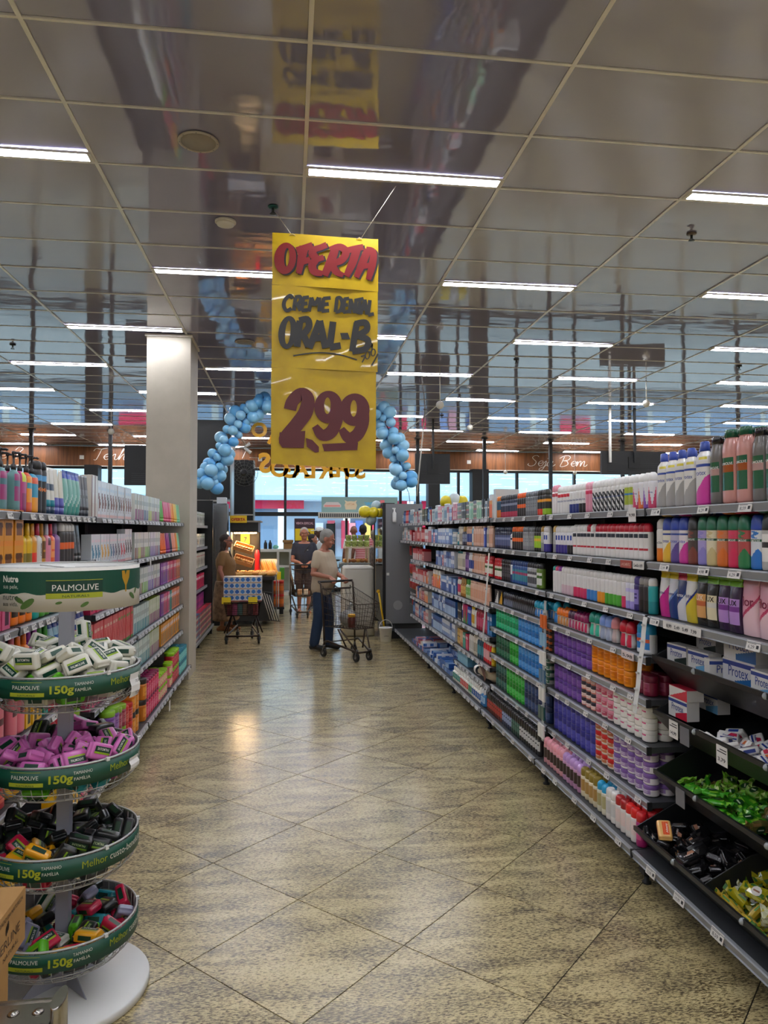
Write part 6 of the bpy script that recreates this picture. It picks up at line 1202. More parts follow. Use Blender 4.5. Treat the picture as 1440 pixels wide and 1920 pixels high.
for bi, bz in enumerate(BZ):
    rim = MB().tube([cyl(BR, 2 * pi * k / 72, bz) for k in range(72)], .0042, 6, closed=True).obj('basket', WIR, st)
    rim['label'] = f"{('top', 'second', 'third', 'lowest')[bi]} round wire basket of the stand"
    m = MB()
    for k in range(44):
        a = 2 * pi * k / 44
        m.tube([cyl(BR - .003, a, bz), cyl(BR - .003, a, bz - .072), cyl(BR - .014, a, bz - .100), cyl(BR - .040, a, bz - .124), cyl(.03, a, bz - .126)], .0013, 4)
    for rr_, zz in ((BR - .010, bz - .094), (BR - .040, bz - .125), (.13, bz - .126), (.2, bz - .126)): m.tube([cyl(rr_, 2 * pi * k / 48, zz) for k in range(48)], .0018, 5, closed=True)
    stuff(m.obj('wire_grid', WIR, rim))
    sp = MB()
    rings = [[cyl(q, 2 * pi * k / 72, z) for k in range(72)] for q, z in ((BR + .0050, bz - .068), (BR + .0058, bz - .068), (BR + .0058, bz - .004), (BR + .0050, bz - .004), (BR + .0050, bz - .068))]
    sp.loft(rings, lambda i, k: 0 if i == 1 else 1, True, (False, False))
    sp.obj('printed_strip', [GRN, GREYIN], rim)
    m = MB(); rr = BR + .0066; d = shift[bi]; z0 = bz - .066
    for off in (0, pi):
        o_ = d + off
        arc_text(m, 'PALMOLIVE', o_ - .50, z0 + .031, .019, rr, 0, .0, .094); band(m, rr - .0003, o_ - .72, o_ - .26, z0 + .007, z0 + .020, 2); band(m, rr - .0003, o_ - .70, o_ - .29, z0 + .054, z0 + .0555, 2)
        arc_text(m, 'NATURALS', o_ - .49, z0 + .009, .008, rr + .0004, 3, .0, .06)
        arc_text(m, '150g', o_ - .05, z0 + .016, .036, rr, 2, .03, .075); arc_text(m, 'TAMANHO', o_ + .22, z0 + .038, .015, rr, 0, .0, .062); arc_text(m, 'FAMÍLIA', o_ + .21, z0 + .018, .015, rr, 0, .0, .052)
        arc_text(m, 'Melhor', o_ + .76, z0 + .022, .034, rr, 2, .0, .088); arc_text(m, 'custo-benefício', o_ + .97, z0 + .022, .034, rr, 0, .0, .19, 'L')
    m.obj('strip_lettering', [M('#dedcd0', .5), M('#dedcd0', .5), OLV, DGN], rim)
    for a in (-.95, .55, 1.6, 3.0):
        MB().box(cyl(BR + .004, a, bz + .0), (.012, .012, .012), 0, Matrix.Rotation(FRONT + a, 3, 'Z')).obj('strip_clip', WHT, rim)
# curled price slips on the stand
for a, z, lab, tx in ((1.02, 1.115, 'crumpled white price slip taped to the top basket strip', 1), (1.02, .835, 'small blank white slip taped to the second basket strip', 0), (-1.0, 1.135, 'folded white slip at the hidden side of the top basket', 0)):
    m = MB(); hh = .085 if tx else .05
    m.loft([[cyl(BR + .012 + .010 * sin(v * 4) + .012 * (v > .8), a + u * .12, z + hh * (v - .5)) for u in (-1, -.5, 0, .5, 1)] for v in (0, .25, .5, .75, 1)], 0, False, (False, False), False)
    if tx:
        arc_text(m, '7,29', a, z + .012, .012, BR + .026, 1, .02, .03); arc_text(m, '7,29', a, z - .03, .012, BR + .026, 1, .02, .03)
    tag(m.obj('price_slip', [M('#e4e2de', .6), INK]), lab, 'price slip')
for i, (key, look, cols) in enumerate((('sw', 'white wrapped soap with green label', 'd5d3c4 0f4030 94b42c e8e8e0'), ('sk', 'pink wrapped soap with green label', 'd06cb4 123c2c 98b42c e8e8e0'), ('sb', 'black wrapped soap with lime label', '17191a 243c2c 8cb42c c8d8a0'), ('sr', 'crimson wrapped soap', 'c01c44 123c2c 98b42c e8e8e0'), ('sy', 'golden yellow wrapped soap', 'e8a418 123c2c 98b42c e8e8e0'), ('sg', 'lime green wrapped soap', '5cb41c 123c2c 98b42c e8e8e0'), ('sl', 'lilac-grey wrapped soap', '8c8ca4 123c2c 98b42c e8e8e0'), ('sc', 'teal wrapped soap', '1c8c98 123c2c 98b42c e8e8e0'))):
    K(key, ('white_soap', 'pink_soap', 'dark_soap', 'red_soap', 'yellow_soap', 'lime_soap', 'lilac_soap', 'teal_soap')[i], look, 'soap', 'soap', .090, .057, .036, cols, pat='bar', text='PALMOLIVE', rough=.28)
def P1(i): q = SIM['basket1'][i]; return 'sg' if q[2] < -.06 and i % 3 == 0 else 'sw'
def P2(i): q = SIM['basket2'][i]; return ('sc', 'sg', 'sk')[i % 3] if q[2] < -.08 else 'sb' if q[1] > .10 and q[2] > -.05 and i % 4 else 'sk'
def P3(i): q = SIM['basket3'][i]; return ('sr', 'sy', 'sk', 'sr', 'sy')[i % 5] if q[0] < .0 and q[1] < -.10 else 'sb'
P4 = lambda i: ('sr', 'sl', 'sb', 'sr', 'sy', 'sg', 'sb', 'sc', 'sr', 'sw', 'sl', 'sy')[i % 12]
for bi, f_ in enumerate((P1, P2, P3, P4)):
    heap(SIM[f'basket{bi + 1}'], (SX, SY, BZ[bi] + (.045 if bi == 0 else .028)), f_, f"the {('top', 'second', 'third', 'lowest')[bi]} wire basket", f"soaps heaped in the {('top', 'second', 'third', 'lowest')[bi]} wire basket")

# cartons and steel step at the near corner
CARD = plaster('cardboard', '#9a7240', '#b08650', 4.0)
def carton_box(name, x0, x1, y0, y1, z0, z1, label, txt):
    e = thing(name, label, 'box', ((x0 + x1) / 2, (y0 + y1) / 2, z0))
    MB().bb(x0, x1, y0, y1, z0, z1 - .002).obj('body', CARD, e)
    for a, b_ in ((y0, (y0 + y1) / 2 - .002), ((y0 + y1) / 2 + .002, y1)): MB().bb(x0, x1, a, b_, z1 - .002, z1 + .001).obj('flap', CARD, e)
    m = MB()
    if txt:
        mp = lambda u, v: (x1 + .0008, y1 - .30 + u, z0 + v)
        m.text('ASTERLINE', .034, lambda u, v: mp(.06 + u, .045 + v), 0, width=.2); m.text('CUIDADO DA NATUREZA', .016, lambda u, v: mp(.10 + u, .112 + v), 0, width=.18); m.text('NATURAL', .016, lambda u, v: mp(.15 + u, .02 + v), 0, width=.1)
        for k in range(3): m.add([mp(.17 + .006 * k + .014 * cos(t * pi / 5) * .4, .088 + .012 * sin(t * pi / 5) + .004 * k) for t in range(10)], [tuple(range(10))], 0)
        m.obj('printed_mark', M('#3c2a18', .6), e)
    return e
carton_box('cardboard_box', -1.10, -.685, 1.50, 2.03, .601, .735, 'brown cardboard box with dark print on top of another carton by the soap stand', True)
carton_box('cardboard_box', -1.10, -.715, 1.52, 2.00, 0, .60, 'plain brown carton under the printed box by the soap stand', False)
INOX = M('#a8a49c', .22, 1.0)
e = thing('step_stool', 'stainless steel step with embossed bumps at the near corner beside cardboard boxes', 'step stool', (-.58, 1.5, 0))
MB().bb(-.675, -.515, 1.15, 1.765, .575, .60).obj('tread', INOX, e)
for yy in (1.150, 1.757): MB().bb(-.675, -.515, yy, yy + .008, .56, .603).obj('tread_lip', INOX, e)
for j in range(6):
    for i in range(3):
        m = MB(); m.lathe([(.013, 0), (.010, .003), (.003, .0045)], 12, 0, (-.655 + .052 * i + .026 * (j % 2) * .8, 1.72 - j * .055, .6002)); m.obj('bump', INOX, e)
for y in (1.18, 1.70):
    m = MB(); m.loft([[( -.500 + .014 * cos(2 * pi * k / 14), y + .042 * sin(2 * pi * k / 14), z) for k in range(14)] for z in (0, .635, .642)], 0, True); m.obj('post', INOX, e)
    m = MB(); m.loft([[( -.69 + .012 * cos(2 * pi * k / 14), y + .03 * sin(2 * pi * k / 14), z) for k in range(14)] for z in (0, .59)], 0, True); m.obj('leg', INOX, e)

# ================================================================ HANGING OFFER SIGN
SGY = 4.70
def sg(cx, cy, d=0.0):
    """drawing coordinates of the sign (770 x 1735 units) to the sheet hanging at y = SGY"""
    u = (cx - 120) / 770; t = (cy - (70 + 55 * u)) / (1735 - 48 * u)
    return (-.119 + .677 * u, SGY - d, 3.601 - .009 * u + t * -1.495)
YEL = M('#c9a800', .42, coat=.35); 
def sheet_mat():
    m, nt, nd, lk, b = nodemat('yellow_poster_paper')
    geo = N(nt, 'ShaderNodeNewGeometry'); n = N(nt, 'ShaderNodeTexNoise', Scale=7.0, Detail=4.0)
    lk.new(geo.outputs['Position'], n.inputs['Vector'])
    r = ramp(nt, [(0.3, '#b39200'), (0.7, '#caa800')]); lk.new(n.outputs['Fac'], r.inputs[0]); lk.new(r.outputs[0], b.inputs['Base Color'])
    b.inputs['Roughness'].default_value = .38; b.inputs['Coat Weight'].default_value = .3
    bp = N(nt, 'ShaderNodeBump', Strength=.25, Distance=.01); lk.new(n.outputs['Fac'], bp.inputs['Height']); lk.new(bp.outputs[0], b.inputs['Normal'])
    return m
SHM = sheet_mat()
so = thing('offer_sign', 'tall yellow hand-lettered offer sign of three sheets hanging over the aisle', 'sign', sg(500, 1800))
so.location = sg(500, 1800); WL[so.name] = Vector(so.location)
def sheet(x0, x1, ya, yb, d):
    V = []; nx, ny = 6, 8
    for j in range(ny + 1):
        for i in range(nx + 1):
            cx = x0 + (x1 - x0) * i / nx; cy = ya + (yb - ya) * j / ny + 55 * (i / nx if ya < 100 else i / nx * .6)
            V.append(Vector(sg(cx, cy, d + .004 * sin(i * 1.1 + j * .5))))
    F = [(j * (nx + 1) + i, j * (nx + 1) + i + 1, (j + 1) * (nx + 1) + i + 1, (j + 1) * (nx + 1) + i) for j in range(ny) for i in range(nx)]
    n = len(V)
    mb = MB().add(V, F, 0, True)
    mb.add([v + Vector((0, .004, 0)) for v in V], F, 1, True)
    edge = [k for k in range(nx + 1)] + [(j + 1) * (nx + 1) - 1 for j in range(1, ny + 1)] + [ny * (nx + 1) + i for i in range(nx - 1, -1, -1)] + [j * (nx + 1) for j in range(ny - 1, 0, -1)]
    mb.add([V[k] for k in edge] + [V[k] + Vector((0, .004, 0)) for k in edge], [(k, (k + 1) % len(edge), len(edge) + (k + 1) % len(edge), len(edge) + k) for k in range(len(edge))], 1)
    return mb.obj('poster_sheet', [SHM, M('#d8d4c4', .6)], so)
s1 = sheet(122, 908, 70, 462, .012); s2 = sheet(120, 905, 440, 1085, .006); s3 = sheet(118, 893, 1060, 1810, .0)
class Brush:
    def __init__(s, d): s.m = MB(); s.d0 = d; s.i = 0
    @property
    def d(s): s.i += 1; return s.d0 + s.i * .00012
    def k(s, pts, wd, mat=0, off=(0, 0), ang=None, dd=0):
        if isinstance(wd, list): wd = [q[0] for q in smooth_path([(x,) for x in wd], 5)]
        d = s.d; s.m.ribbon(smooth_path(pts, 5), wd, lambda u, v: sg(u + off[0], v + off[1], d + dd), mat, ang); return s
    def poly(s, P, mat=0, off=(0, 0), dd=0):
        d = s.d; s.m.add([sg(u + off[0], v + off[1], d + dd) for u, v in P], [tuple(range(len(P)))], mat); return s
    def ring(s, c, R0, R1, tilt=0, c1=None, mat=0, off=(0, 0), dd=0):
        c1 = c1 or c; n = 28; V = []; d = s.d
        for cc, (rx, ry) in ((c, R0), (c1, R1)):
            for i in range(n):
                a = 2 * pi * i / n; x, y = rx * cos(a), ry * sin(a)
                V.append(sg(cc[0] + off[0] + x - tilt * y, cc[1] + off[1] + y, d + dd))
        s.m.add(V, [(i, (i + 1) % n, n + (i + 1) % n, n + i) for i in range(n)], mat); return s
b = Brush(.0185)
def oferta(off, mat, dd):
    b.ring((217, 270), (80, 120), (19, 70), .05, (228, 262), mat, off, dd)
    b.k([(355, 180), (340, 250), (315, 385)], [70, 64, 40], mat, off, None, dd).k([(300, 212), (350, 195), (418, 172)], 52, mat, off, None, dd).k([(330, 300), (400, 280)], 46, mat, off, None, dd)
    b.k([(440, 190), (415, 230), (440, 275), (415, 320), (430, 370), (490, 385)], [44, 60, 56, 60, 56, 40], mat, off, None, dd).k([(415, 205), (470, 190), (522, 168)], 46, mat, off, None, dd).k([(430, 285), (500, 262)], 42, mat, off, None, dd)
    b.k([(585, 195), (560, 270), (505, 400)], [60, 64, 54], mat, off, None, dd).k([(545, 205), (620, 185), (665, 225), (630, 285), (560, 312)], [44, 52, 56, 54, 44], mat, off, None, dd).k([(560, 312), (590, 370), (645, 398)], [56, 52, 34], mat, off, None, dd)
    b.k([(640, 222), (720, 200), (795, 186)], 46, mat, off, None, dd).k([(745, 205), (715, 300), (668, 405)], [62, 62, 46], mat, off, None, dd)
    b.k([(830, 205), (790, 300), (742, 415)], [54, 60, 40], mat, off, None, dd).k([(815, 205), (868, 225), (862, 320), (832, 432)], [44, 50, 56, 40], mat, off, None, dd).k([(780, 335), (860, 320)], 40, mat, off, None, dd)
oferta((13, 9), 1, 0); oferta((0, 0), 0, .0004)
b.m.obj('red_lettering', [M('#7c1518', .4), M('#1c1a18', .5)], s1)
CAP_ = {'C': [[(.9, .2), (.6, .0), (.15, .3), (.1, .7), (.4, 1), (.85, .85)]], 'R': [[(.2, .05), (.1, 1)], [(.15, .05), (.7, .0), (.85, .25), (.55, .5), (.15, .55)], [(.45, .5), (.9, 1)]], 'E': [[(.2, .0), (.1, 1)], [(.15, .05), (.9, .0)], [(.15, .5), (.75, .45)], [(.1, .97), (.85, .93)]],
        'M': [[(.05, 1), (.15, .0)], [(.15, .0), (.45, .6)], [(.45, .6), (.75, .0)], [(.8, .0), (.9, 1)]], 'D': [[(.2, .0), (.1, 1)], [(.1, .05), (.6, .0), (.92, .4), (.7, .9), (.1, 1)]], 'N': [[(.1, 1), (.15, .0)], [(.15, .05), (.8, .95)], [(.85, 1), (.9, .0)]], 'T': [[(.0, .1), (1, .0)], [(.55, .05), (.4, 1)]],
        'A': [[(.05, 1), (.5, .0)], [(.5, .0), (.9, 1)], [(.2, .65), (.8, .6)]], 'L': [[(.3, .0), (.15, .95)], [(.15, .95), (.95, .88)]], 'O': [[(.5, .0), (.12, .35), (.15, .75), (.5, 1), (.85, .65), (.85, .25), (.5, .0), (.4, .05)]], 'B': [[(.25, .0), (.1, 1)], [(.15, .05), (.7, .0), (.8, .25), (.3, .45)], [(.3, .45), (.9, .6), (.8, .9), (.1, 1)]],
        '7': [[(.1, .1), (.9, .0), (.4, 1)]], '0': [[(.5, .0), (.1, .5), (.5, 1), (.9, .5), (.5, .0)]], 'g': [[(.9, .1), (.3, .0), (.2, .4), (.8, .4), (.9, .1), (.8, .9), (.2, 1)]], '/': [[(.9, .0), (.1, 1)]], '-': [[(.0, .5), (1, .5)]]}
def word(br, s, boxes, wd, mat=0, sl=.1):
    for ch, (x0, x1, ya, yb) in zip(s, boxes):
        if ch in 'O0':
            cx, cy, rx, ry = (x0 + x1) / 2, (ya + yb) / 2, (x1 - x0) * .42, (yb - ya) / 2; h_ = wd / 2
            br.ring((cx, cy), (rx + h_, ry + h_ * .5), (max(rx - h_, 3), max(ry - h_, 8)), .08, None, mat); continue
        for st_ in CAP_[ch]:
            br.k([(x0 + (x1 - x0) * (u + sl * (1 - v) - sl / 2), ya + (yb - ya) * v) for u, v in st_], wd, mat)
b = Brush(.0125)
word(b, 'CREME', [(203, 278, 548, 662), (278, 340, 556, 662), (335, 395, 560, 664), (392, 482, 562, 668), (482, 556, 566, 668)], 28)
word(b, 'DENTAL', [(585, 642, 565, 672), (642, 692, 570, 676), (690, 745, 572, 682), (738, 795, 572, 688), (775, 832, 578, 690), (826, 880, 582, 700)], 27)
word(b, 'ORAL', [(185, 290, 715, 940), (300, 405, 728, 935), (395, 535, 738, 945), (535, 636, 745, 948)], 50)
word(b, 'B', [(705, 845, 752, 968)], 48)
b.poly([(622, 830), (680, 828), (698, 878), (634, 876)])
b.k([(278, 1003), (400, 983), (520, 980), (640, 998), (748, 1030)], 10)
word(b, '70g0', [(772, 812, 1000, 1050), (808, 845, 965, 1025), (835, 865, 905, 970), (852, 888, 948, 1002)], 10)
b.k([(905, 985), (885, 1025), (858, 1072)], 12)
b.m.obj('black_lettering', [M('#2e2d2b', .45)], s2)
b = Brush(.0065)
b.k([(255, 1405), (275, 1340), (335, 1285), (385, 1320), (370, 1420), (310, 1510), (235, 1610), (228, 1640)], [92, 92, 92, 96, 106, 104, 110, 100]).poly([(180, 1575), (368, 1562), (358, 1690), (200, 1690), (176, 1655)])
b.poly([(372, 1615), (420, 1630), (468, 1680), (468, 1718), (440, 1724), (378, 1680)])
for ox, oy, sx in ((0, 0, 1.0), (195, 18, 1.08)):
    b.ring((537 + ox, 1382 + oy), (104 * sx, 122), (24, 62), .02, (530 + ox, 1372 + oy))
    b.k([(605 + ox, 1385 + oy), (600 + ox, 1480 + oy), (555 + ox, 1570 + oy), (490 + ox, 1590 + oy), (438 + ox, 1525 + oy)], [78, 88, 92, 84, 50])
b.poly([(490, 1658), (758, 1642), (752, 1700), (506, 1712)])
b.m.obj('price_lettering', [M('#5c2024', .45)], s3)
for a, c in ((sg(270, 95, .0), (-.10, 4.93, CEZ - .05)), (sg(778, 115, .0), (.67, 4.54, CEZ - .004))): MB().tube([a, c], .0022, 5).obj('hanging_string', M('#c8c0b0', .7), so)
for a in (sg(270, 95, .012), sg(765, 125, .012)): MB().tube([(a[0] - .02, a[1] - .004, a[2]), (a[0], a[1] - .008, a[2] + .008), (a[0] + .018, a[1] - .004, a[2])], .003, 5).obj('knot', M('#b8a888', .7), so)
# ================================================================ CEILING FITTINGS
def fitting(name, label, cat, x, y, parts):
    e = thing(name, label, cat, (x, y, CEZ))
    for pn, prof, mat in parts: MB().lathe([(r, CEZ - z) for r, z in prof], 28, 0, (x, y, 0)).obj(pn, mat, e)
    return e
OFFW = M('#bdb4a8', .5)
for x, y, lab in ((-.523, 4.17, 'round flush speaker grille in the ceiling near the soap stand'), (-.53, 8.58, 'round flush speaker grille in the ceiling in front of the pillar')):
    e = fitting('ceiling_speaker', lab, 'speaker', x, y, [('rim', [(.115, 0), (.115, .006), (.10, .008), (.098, .004)], OFFW), ('grille', [(.098, .003), (.098, .0055), (.02, .007)], M('#9d958a', .6))])
    for k in range(8):
        a = k * pi / 4; MB().lathe([(.004, CEZ - .009), (.004, CEZ - .0075)], 8, 0, (x + .106 * cos(a), y + .106 * sin(a), 0)).obj('screw', STEEL, e)
e = fitting('smoke_detector', 'white domed smoke detector on the ceiling beside the offer sign', 'detector', -.463, 5.23, [('base', [(.075, 0), (.075, .012), (.07, .016)], M('#d8d2c6', .5)), ('dome', [(.062, .014), (.06, .030), (.035, .040), (.01, .042)], M('#e2ddd2', .45))])
def sprinkler(x, y, lab, col='#2c5c58'):
    e = fitting('sprinkler_head', lab, 'sprinkler', x, y, [('escutcheon', [(.036, 0), (.036, .006), (.028, .012), (.010, .014)], M(col, .35, .5)), ('stem', [(.009, .012), (.009, .040)], M('#3a3c3c', .4, .6)), ('deflector', [(.022, .052), (.024, .054), (.008, .056)], M('#4a4c4c', .4, .6))])
    for sx in (-1, 1): MB().tube([(x + sx * .008, y, CEZ - .038), (x + sx * .014, y, CEZ - .046), (x + sx * .006, y, CEZ - .054)], .0025, 5).obj('frame_arm', M('#3a3c3c', .4, .6), e)
sprinkler(-.12, 4.95, 'dark green sprinkler head holding the string of the offer sign')
sprinkler(2.97, 5.0, 'sprinkler head above the second right-hand lamp row', '#6c5c50')
sprinkler(6.0, 8.98, 'sprinkler head in the ceiling beyond the soap bay', '#3a3634'); sprinkler(2.907, 9.01, 'sprinkler head in the ceiling over the toothpaste bay', '#3a3634'); sprinkler(-3.28, 9.06, 'sprinkler head in the ceiling far behind the hair-care shelves', '#3a3634')
sprinkler(2.9, 13.6, 'far sprinkler head in the ceiling near the balloon arch', '#3a3634')
# dark pipes from the ceiling at the tills
for i, (x, y, lab) in enumerate(((-5.6, 16.6, 'first from the entrance side wall'), (-3.95, 16.65, 'behind the second word of the fascia'), (4.63, 16.85, 'in front of the dark window column'), (6.29, 16.87, 'crossing the word with the capital S'), (3.05, 17.1, 'behind the balloon arch'), (8.15, 16.9, 'near the hanging screen'))):
    e = thing('till_pole', f"black pole from ceiling to till counter, {lab}", 'pole', (x, y, 0))
    MB().bb(x - .038, x + .038, y - .038, y + .038, .02, CEZ - .006).obj('tube', BLK, e); MB().bb(x - .09, x + .09, y - .09, y + .09, 0, .02).obj('foot_plate', BLK, e); MB().bb(x - .07, x + .07, y - .07, y + .07, CEZ - .02, CEZ - .003).obj('ceiling_plate', BLK, e)
def screen(x0, x1, z0, z1, y, lab, poles=(.5,), th=.06):
    e = thing('hanging_screen', lab, 'screen', ((x0 + x1) / 2, y, z0))
    MB().bb(x0, x1, y, y + th, z0, z1).obj('back_cover', M('#191a1c', .5), e)
    m = MB()
    for k in range(5): m.bb(x0 + .12, x1 - .12, y - .004, y, z0 + .06 + k * .035, z0 + .068 + k * .035)
    m.obj('vent_slot', M('#2b2d30', .5), e)
    m = MB(); m.bb((x0 + x1) / 2 - .11, (x0 + x1) / 2 + .11, y - .02, y, (z0 + z1) / 2 - .1, (z0 + z1) / 2 + .1); m.obj('mount_plate', M('#0f1011', .5), e)
    for p in poles:
        x = x0 + (x1 - x0) * p; MB().bb(x - .02, x + .02, y - .05, y - .015, (z0 + z1) / 2, CEZ - .003).obj('drop_pole', M('#d6d4ce', .4) if p != .5 else BLK, e)
    return e
screen(2.47, 3.17, 2.60, 3.20, 14.1, 'black back of a hanging screen behind the balloon arch', (.5,))
screen(5.56, 6.79, 2.685, 3.105, 12.35, 'wide black screen hanging above the soap-bay shelves', (.12, .5))
screen(-2.85, -1.98, 2.46, 3.16, 13.0, 'black screen half hidden by the cream pillar', (.5,))
e = thing('hanging_rod', 'thin white rod hanging from the ceiling beside the balloon arch', 'rod', (2.32, 13, 2.3)); MB().tube([(2.30, 13, 2.3), (2.46, 13, CEZ - .003)], .012, 8).obj('rod', M('#c9c7c0', .4), e); MB().lathe([(.03, CEZ - .012), (.03, CEZ - .002)], 12, 0, (2.46, 13, 0)).obj('ceiling_cap', M('#c9c7c0', .4), e)
def camera_dome(x, y, z, lab):
    e = thing('security_camera', lab, 'camera', (x, y, z)); MB().tube([(x, y, CEZ - .003), (x, y, z + .04)], .007, 8).obj('bracket', M('#d6d2c8', .4), e); MB().ball((x, y, z), .055, 14).obj('housing', M('#d8d4c8', .4), e); MB().lathe([(.024, -.058), (.020, -.064)], 12, 0, (x, y, z), True, 'y').obj('lens', M('#0c0c0e', .15), e)
camera_dome(2.0, 9.5, 3.36, 'white security camera hanging above the lotion bay'); camera_dome(3.2, 12.6, 3.52, 'dark-lensed security camera beyond the shelves'); camera_dome(5.2, 10, 3.54, 'white security camera on a rod above the soap bay'); camera_dome(-3.1, 13.1, 3.4, 'small security camera behind the hair-care shelves')
for i, x in enumerate((-4.6, -2.9, 1.9, 5.9, 7.9)): camera_dome(x, 19.3, 3.28, f"small camera under the wood fascia, {nth(i + 1)} along it from the hair-care side")

# ================================================================ BALLOON ARCH AND FOIL LETTERS
BL = [M('#86c4ea', .32, coat=.3), M('#97ceee', .32, coat=.3), M('#64b0e6', .32, coat=.3)]
AP = [(-1.23, 2.36), (-1.20, 2.50), (-1.10, 2.70), (-.98, 2.95), (-.83, 3.24), (-.66, 3.45), (-.47, 3.58), (-.2, 3.66), (.25, 3.69), (.75, 3.68), (1.15, 3.62), (1.42, 3.48), (1.53, 3.26), (1.64, 2.98), (1.73, 2.68), (1.79, 2.40)]
AY = 11.2
path = smooth_path(AP, 6)
def along(t):
    f = t * (len(path) - 1); i = min(int(f), len(path) - 2); return tuple(a + (b - a) * (f - i) for a, b in zip(path[i], path[i + 1]))
BTM = {}
def balloon(c, r, mi, d, label, cat='balloon', grp='balloons of the arch', mats=None):
    ml = mats or BL
    m = MB(); V0 = 0
    m.lathe([(r * .02, -r * 1.28), (r * .10, -r * 1.27), (r * .05, -r * 1.17), (r * .14, -r * 1.10)] + [(r * (sin(pi * k / 11)) ** .92, -r * 1.08 * cos(pi * k / 11) + (0 if k > 5 else 0)) for k in range(1, 11)] + [(r * .03, r * 1.06)], 18, 0)
    q = Vector((0, 0, -1)).rotation_difference(Vector(d).normalized())
    for i in range(len(m.v)): m.v[i] = tuple(q @ Vector(m.v[i]) + Vector(c))
    return tag(m.obj('balloon', [ml[mi]]), label, cat, grp)
nb = 0
for k in range(33):
    t = k / 32
    x, z = along(t); x2, z2 = along(min(1, t + .02)); x1, z1 = along(max(0, t - .02))
    tx, tz = x2 - x1, z2 - z1; l = math.hypot(tx, tz); tx /= l; tz /= l; nx_, nz_ = -tz, tx
    a0 = rnd.uniform(0, 2 * pi)
    side = 'black-wall foot' if t < .5 else 'shelf-end foot'
    for j in range(4):
        a = a0 + j * pi / 2 + rnd.uniform(-.35, .35); r = rnd.choice((.062, .075, .088, .095, .10)) if j else rnd.choice((.055, .065, .098))
        rad = .045 + r * .82; c = (x + nx_ * cos(a) * rad + tx * rnd.uniform(-.03, .03), AY + sin(a) * rad, z + nz_ * cos(a) * rad + tz * rnd.uniform(-.03, .03))
        if c[2] + r > CEZ - .03: c = (c[0], c[1], CEZ - .03 - r)
        nb += 1
        balloon(c, r, rnd.choice((0, 0, 1, 1, 2)), (x - c[0], AY - c[1], z - c[2]), f"pale blue balloon, {nth(j + 1)} of the four in the {nth(k + 1)} cluster from the arch's black-wall foot")
tag(MB().tube([(x, AY, z) for x, z in [along(t / 40) for t in range(41)]], .008, 6).obj('garland_cord', BLK), 'black cord running through the blue balloon arch', 'cord')
for a, b_, lab in (((-1.22, AY, 2.36), (-1.30, AY + .9, 2.17), 'black string tying the arch to the black side panel'), ((1.80, AY - .02, 2.38), (1.86, 11.1, 2.09), 'black string tying the arch to the grey fridge')): tag(MB().tube([a, tuple((p + q) / 2 + .02 for p, q in zip(a, b_)), b_], .005, 5).obj('tie_string', BLK), lab, 'string')
GOLD = M('#f0ae12', .35, coat=.3)
def foil(ch, x, z, h, tilt, lab, y=11.32):
    m = MB(); vs_, fs, wd = text_geo(ch, .035); sc = h / .72
    R = Matrix.Rotation(tilt, 3, 'Y')
    for yy, rev in ((y, False), (y + .035, True)):
        m.add([Vector((x, yy, z)) + R @ Vector((-(u - wd / 2) * sc, 0, v * sc)) for u, v in vs_], [tuple(reversed(f)) if rev else f for f in fs], 0)
    ed = {}
    for f in fs:
        for a, b_ in zip(f, f[1:] + f[:1]): ed[tuple(sorted((a, b_)))] = ed.get(tuple(sorted((a, b_))), 0) + 1
    n = len(vs_); V = [Vector((x, yy, z)) + R @ Vector((-(u - wd / 2) * sc, 0, v * sc)) for yy in (y, y + .035) for u, v in vs_]
    m.add(V, [(a, b_, n + b_, n + a) for (a, b_), c in ed.items() if c == 1], 0)
    o = m.obj('foil_letter', [GOLD]); tag(o, lab, 'foil letter', 'gold foil letters hanging in the arch'); return o
xx = [-.37, -.19, -.02, .16, .33, .56, .73, .87, .99, 1.11]
for i, (ch, x) in enumerate(zip('SOGAL', (-.37, -.16, .02, .17, .31))): foil(ch, x, 2.50 + (.08 if i == 0 else .015 * (i % 2)), .26 if i else .30, .1 * ((i % 3) - 1), f"gold letter {ch} seen from behind, {nth(i + 1)} in the lower row below the offer sign")
for i, (ch, x) in enumerate(zip('REPUS', (.56, .70, .83, .97, 1.10))): foil(ch, x, 2.50 + .02 * (i % 2), .26, .08 * ((i % 3) - 1), f"gold letter {ch} seen from behind, {nth(i + 6)} in the lower row below the offer sign")
foil('O', -.455, 3.13, .22, -.18, 'gold letter O seen from behind in the upper row beside the offer sign'); foil('I', -.325, 3.03, .24, .45, 'tilted gold letter I seen from behind beside the offer sign')
for i, (a, b_) in enumerate((((-.62, 11.33, 2.80), (1.35, 11.33, 2.80)), ((-.62, 11.33, 3.37), (1.3, 11.33, 3.40)))): tag(MB().tube([a, ((a[0] + b_[0]) / 2, a[1], a[2] - .02), b_], .003, 5).obj('letter_string', M('#cfcabc', .6)), ('lower', 'upper')[i] + ' string carrying gold foil letters inside the balloon arch', 'string')
YB = [M('#d8c414', .32, coat=.3), M('#9fb4bc', .32, coat=.3), M('#cfd8da', .32)]
for i, (c, r, mi, nm) in enumerate((((1.17, 11.25, 1.965), .095, 0, 'yellow balloon pointing to the aisle over the white covered counter'), ((1.30, 11.22, 1.955), .085, 0, 'round yellow balloon beside the grey fridge'), ((1.40, 11.28, 1.95), .075, 0, 'yellow balloon tucked against the fridge door'), ((1.27, 11.30, 1.84), .085, 1, 'grey balloon hanging below the yellow ones'), ((1.36, 11.36, 2.06), .08, 1, 'grey balloon above the yellow ones'))): balloon(c, r, mi, (1.34 - c[0], 11.3 - c[1], 1.94 - c[2] + .001), nm, grp='balloons by the fridge', mats=YB)
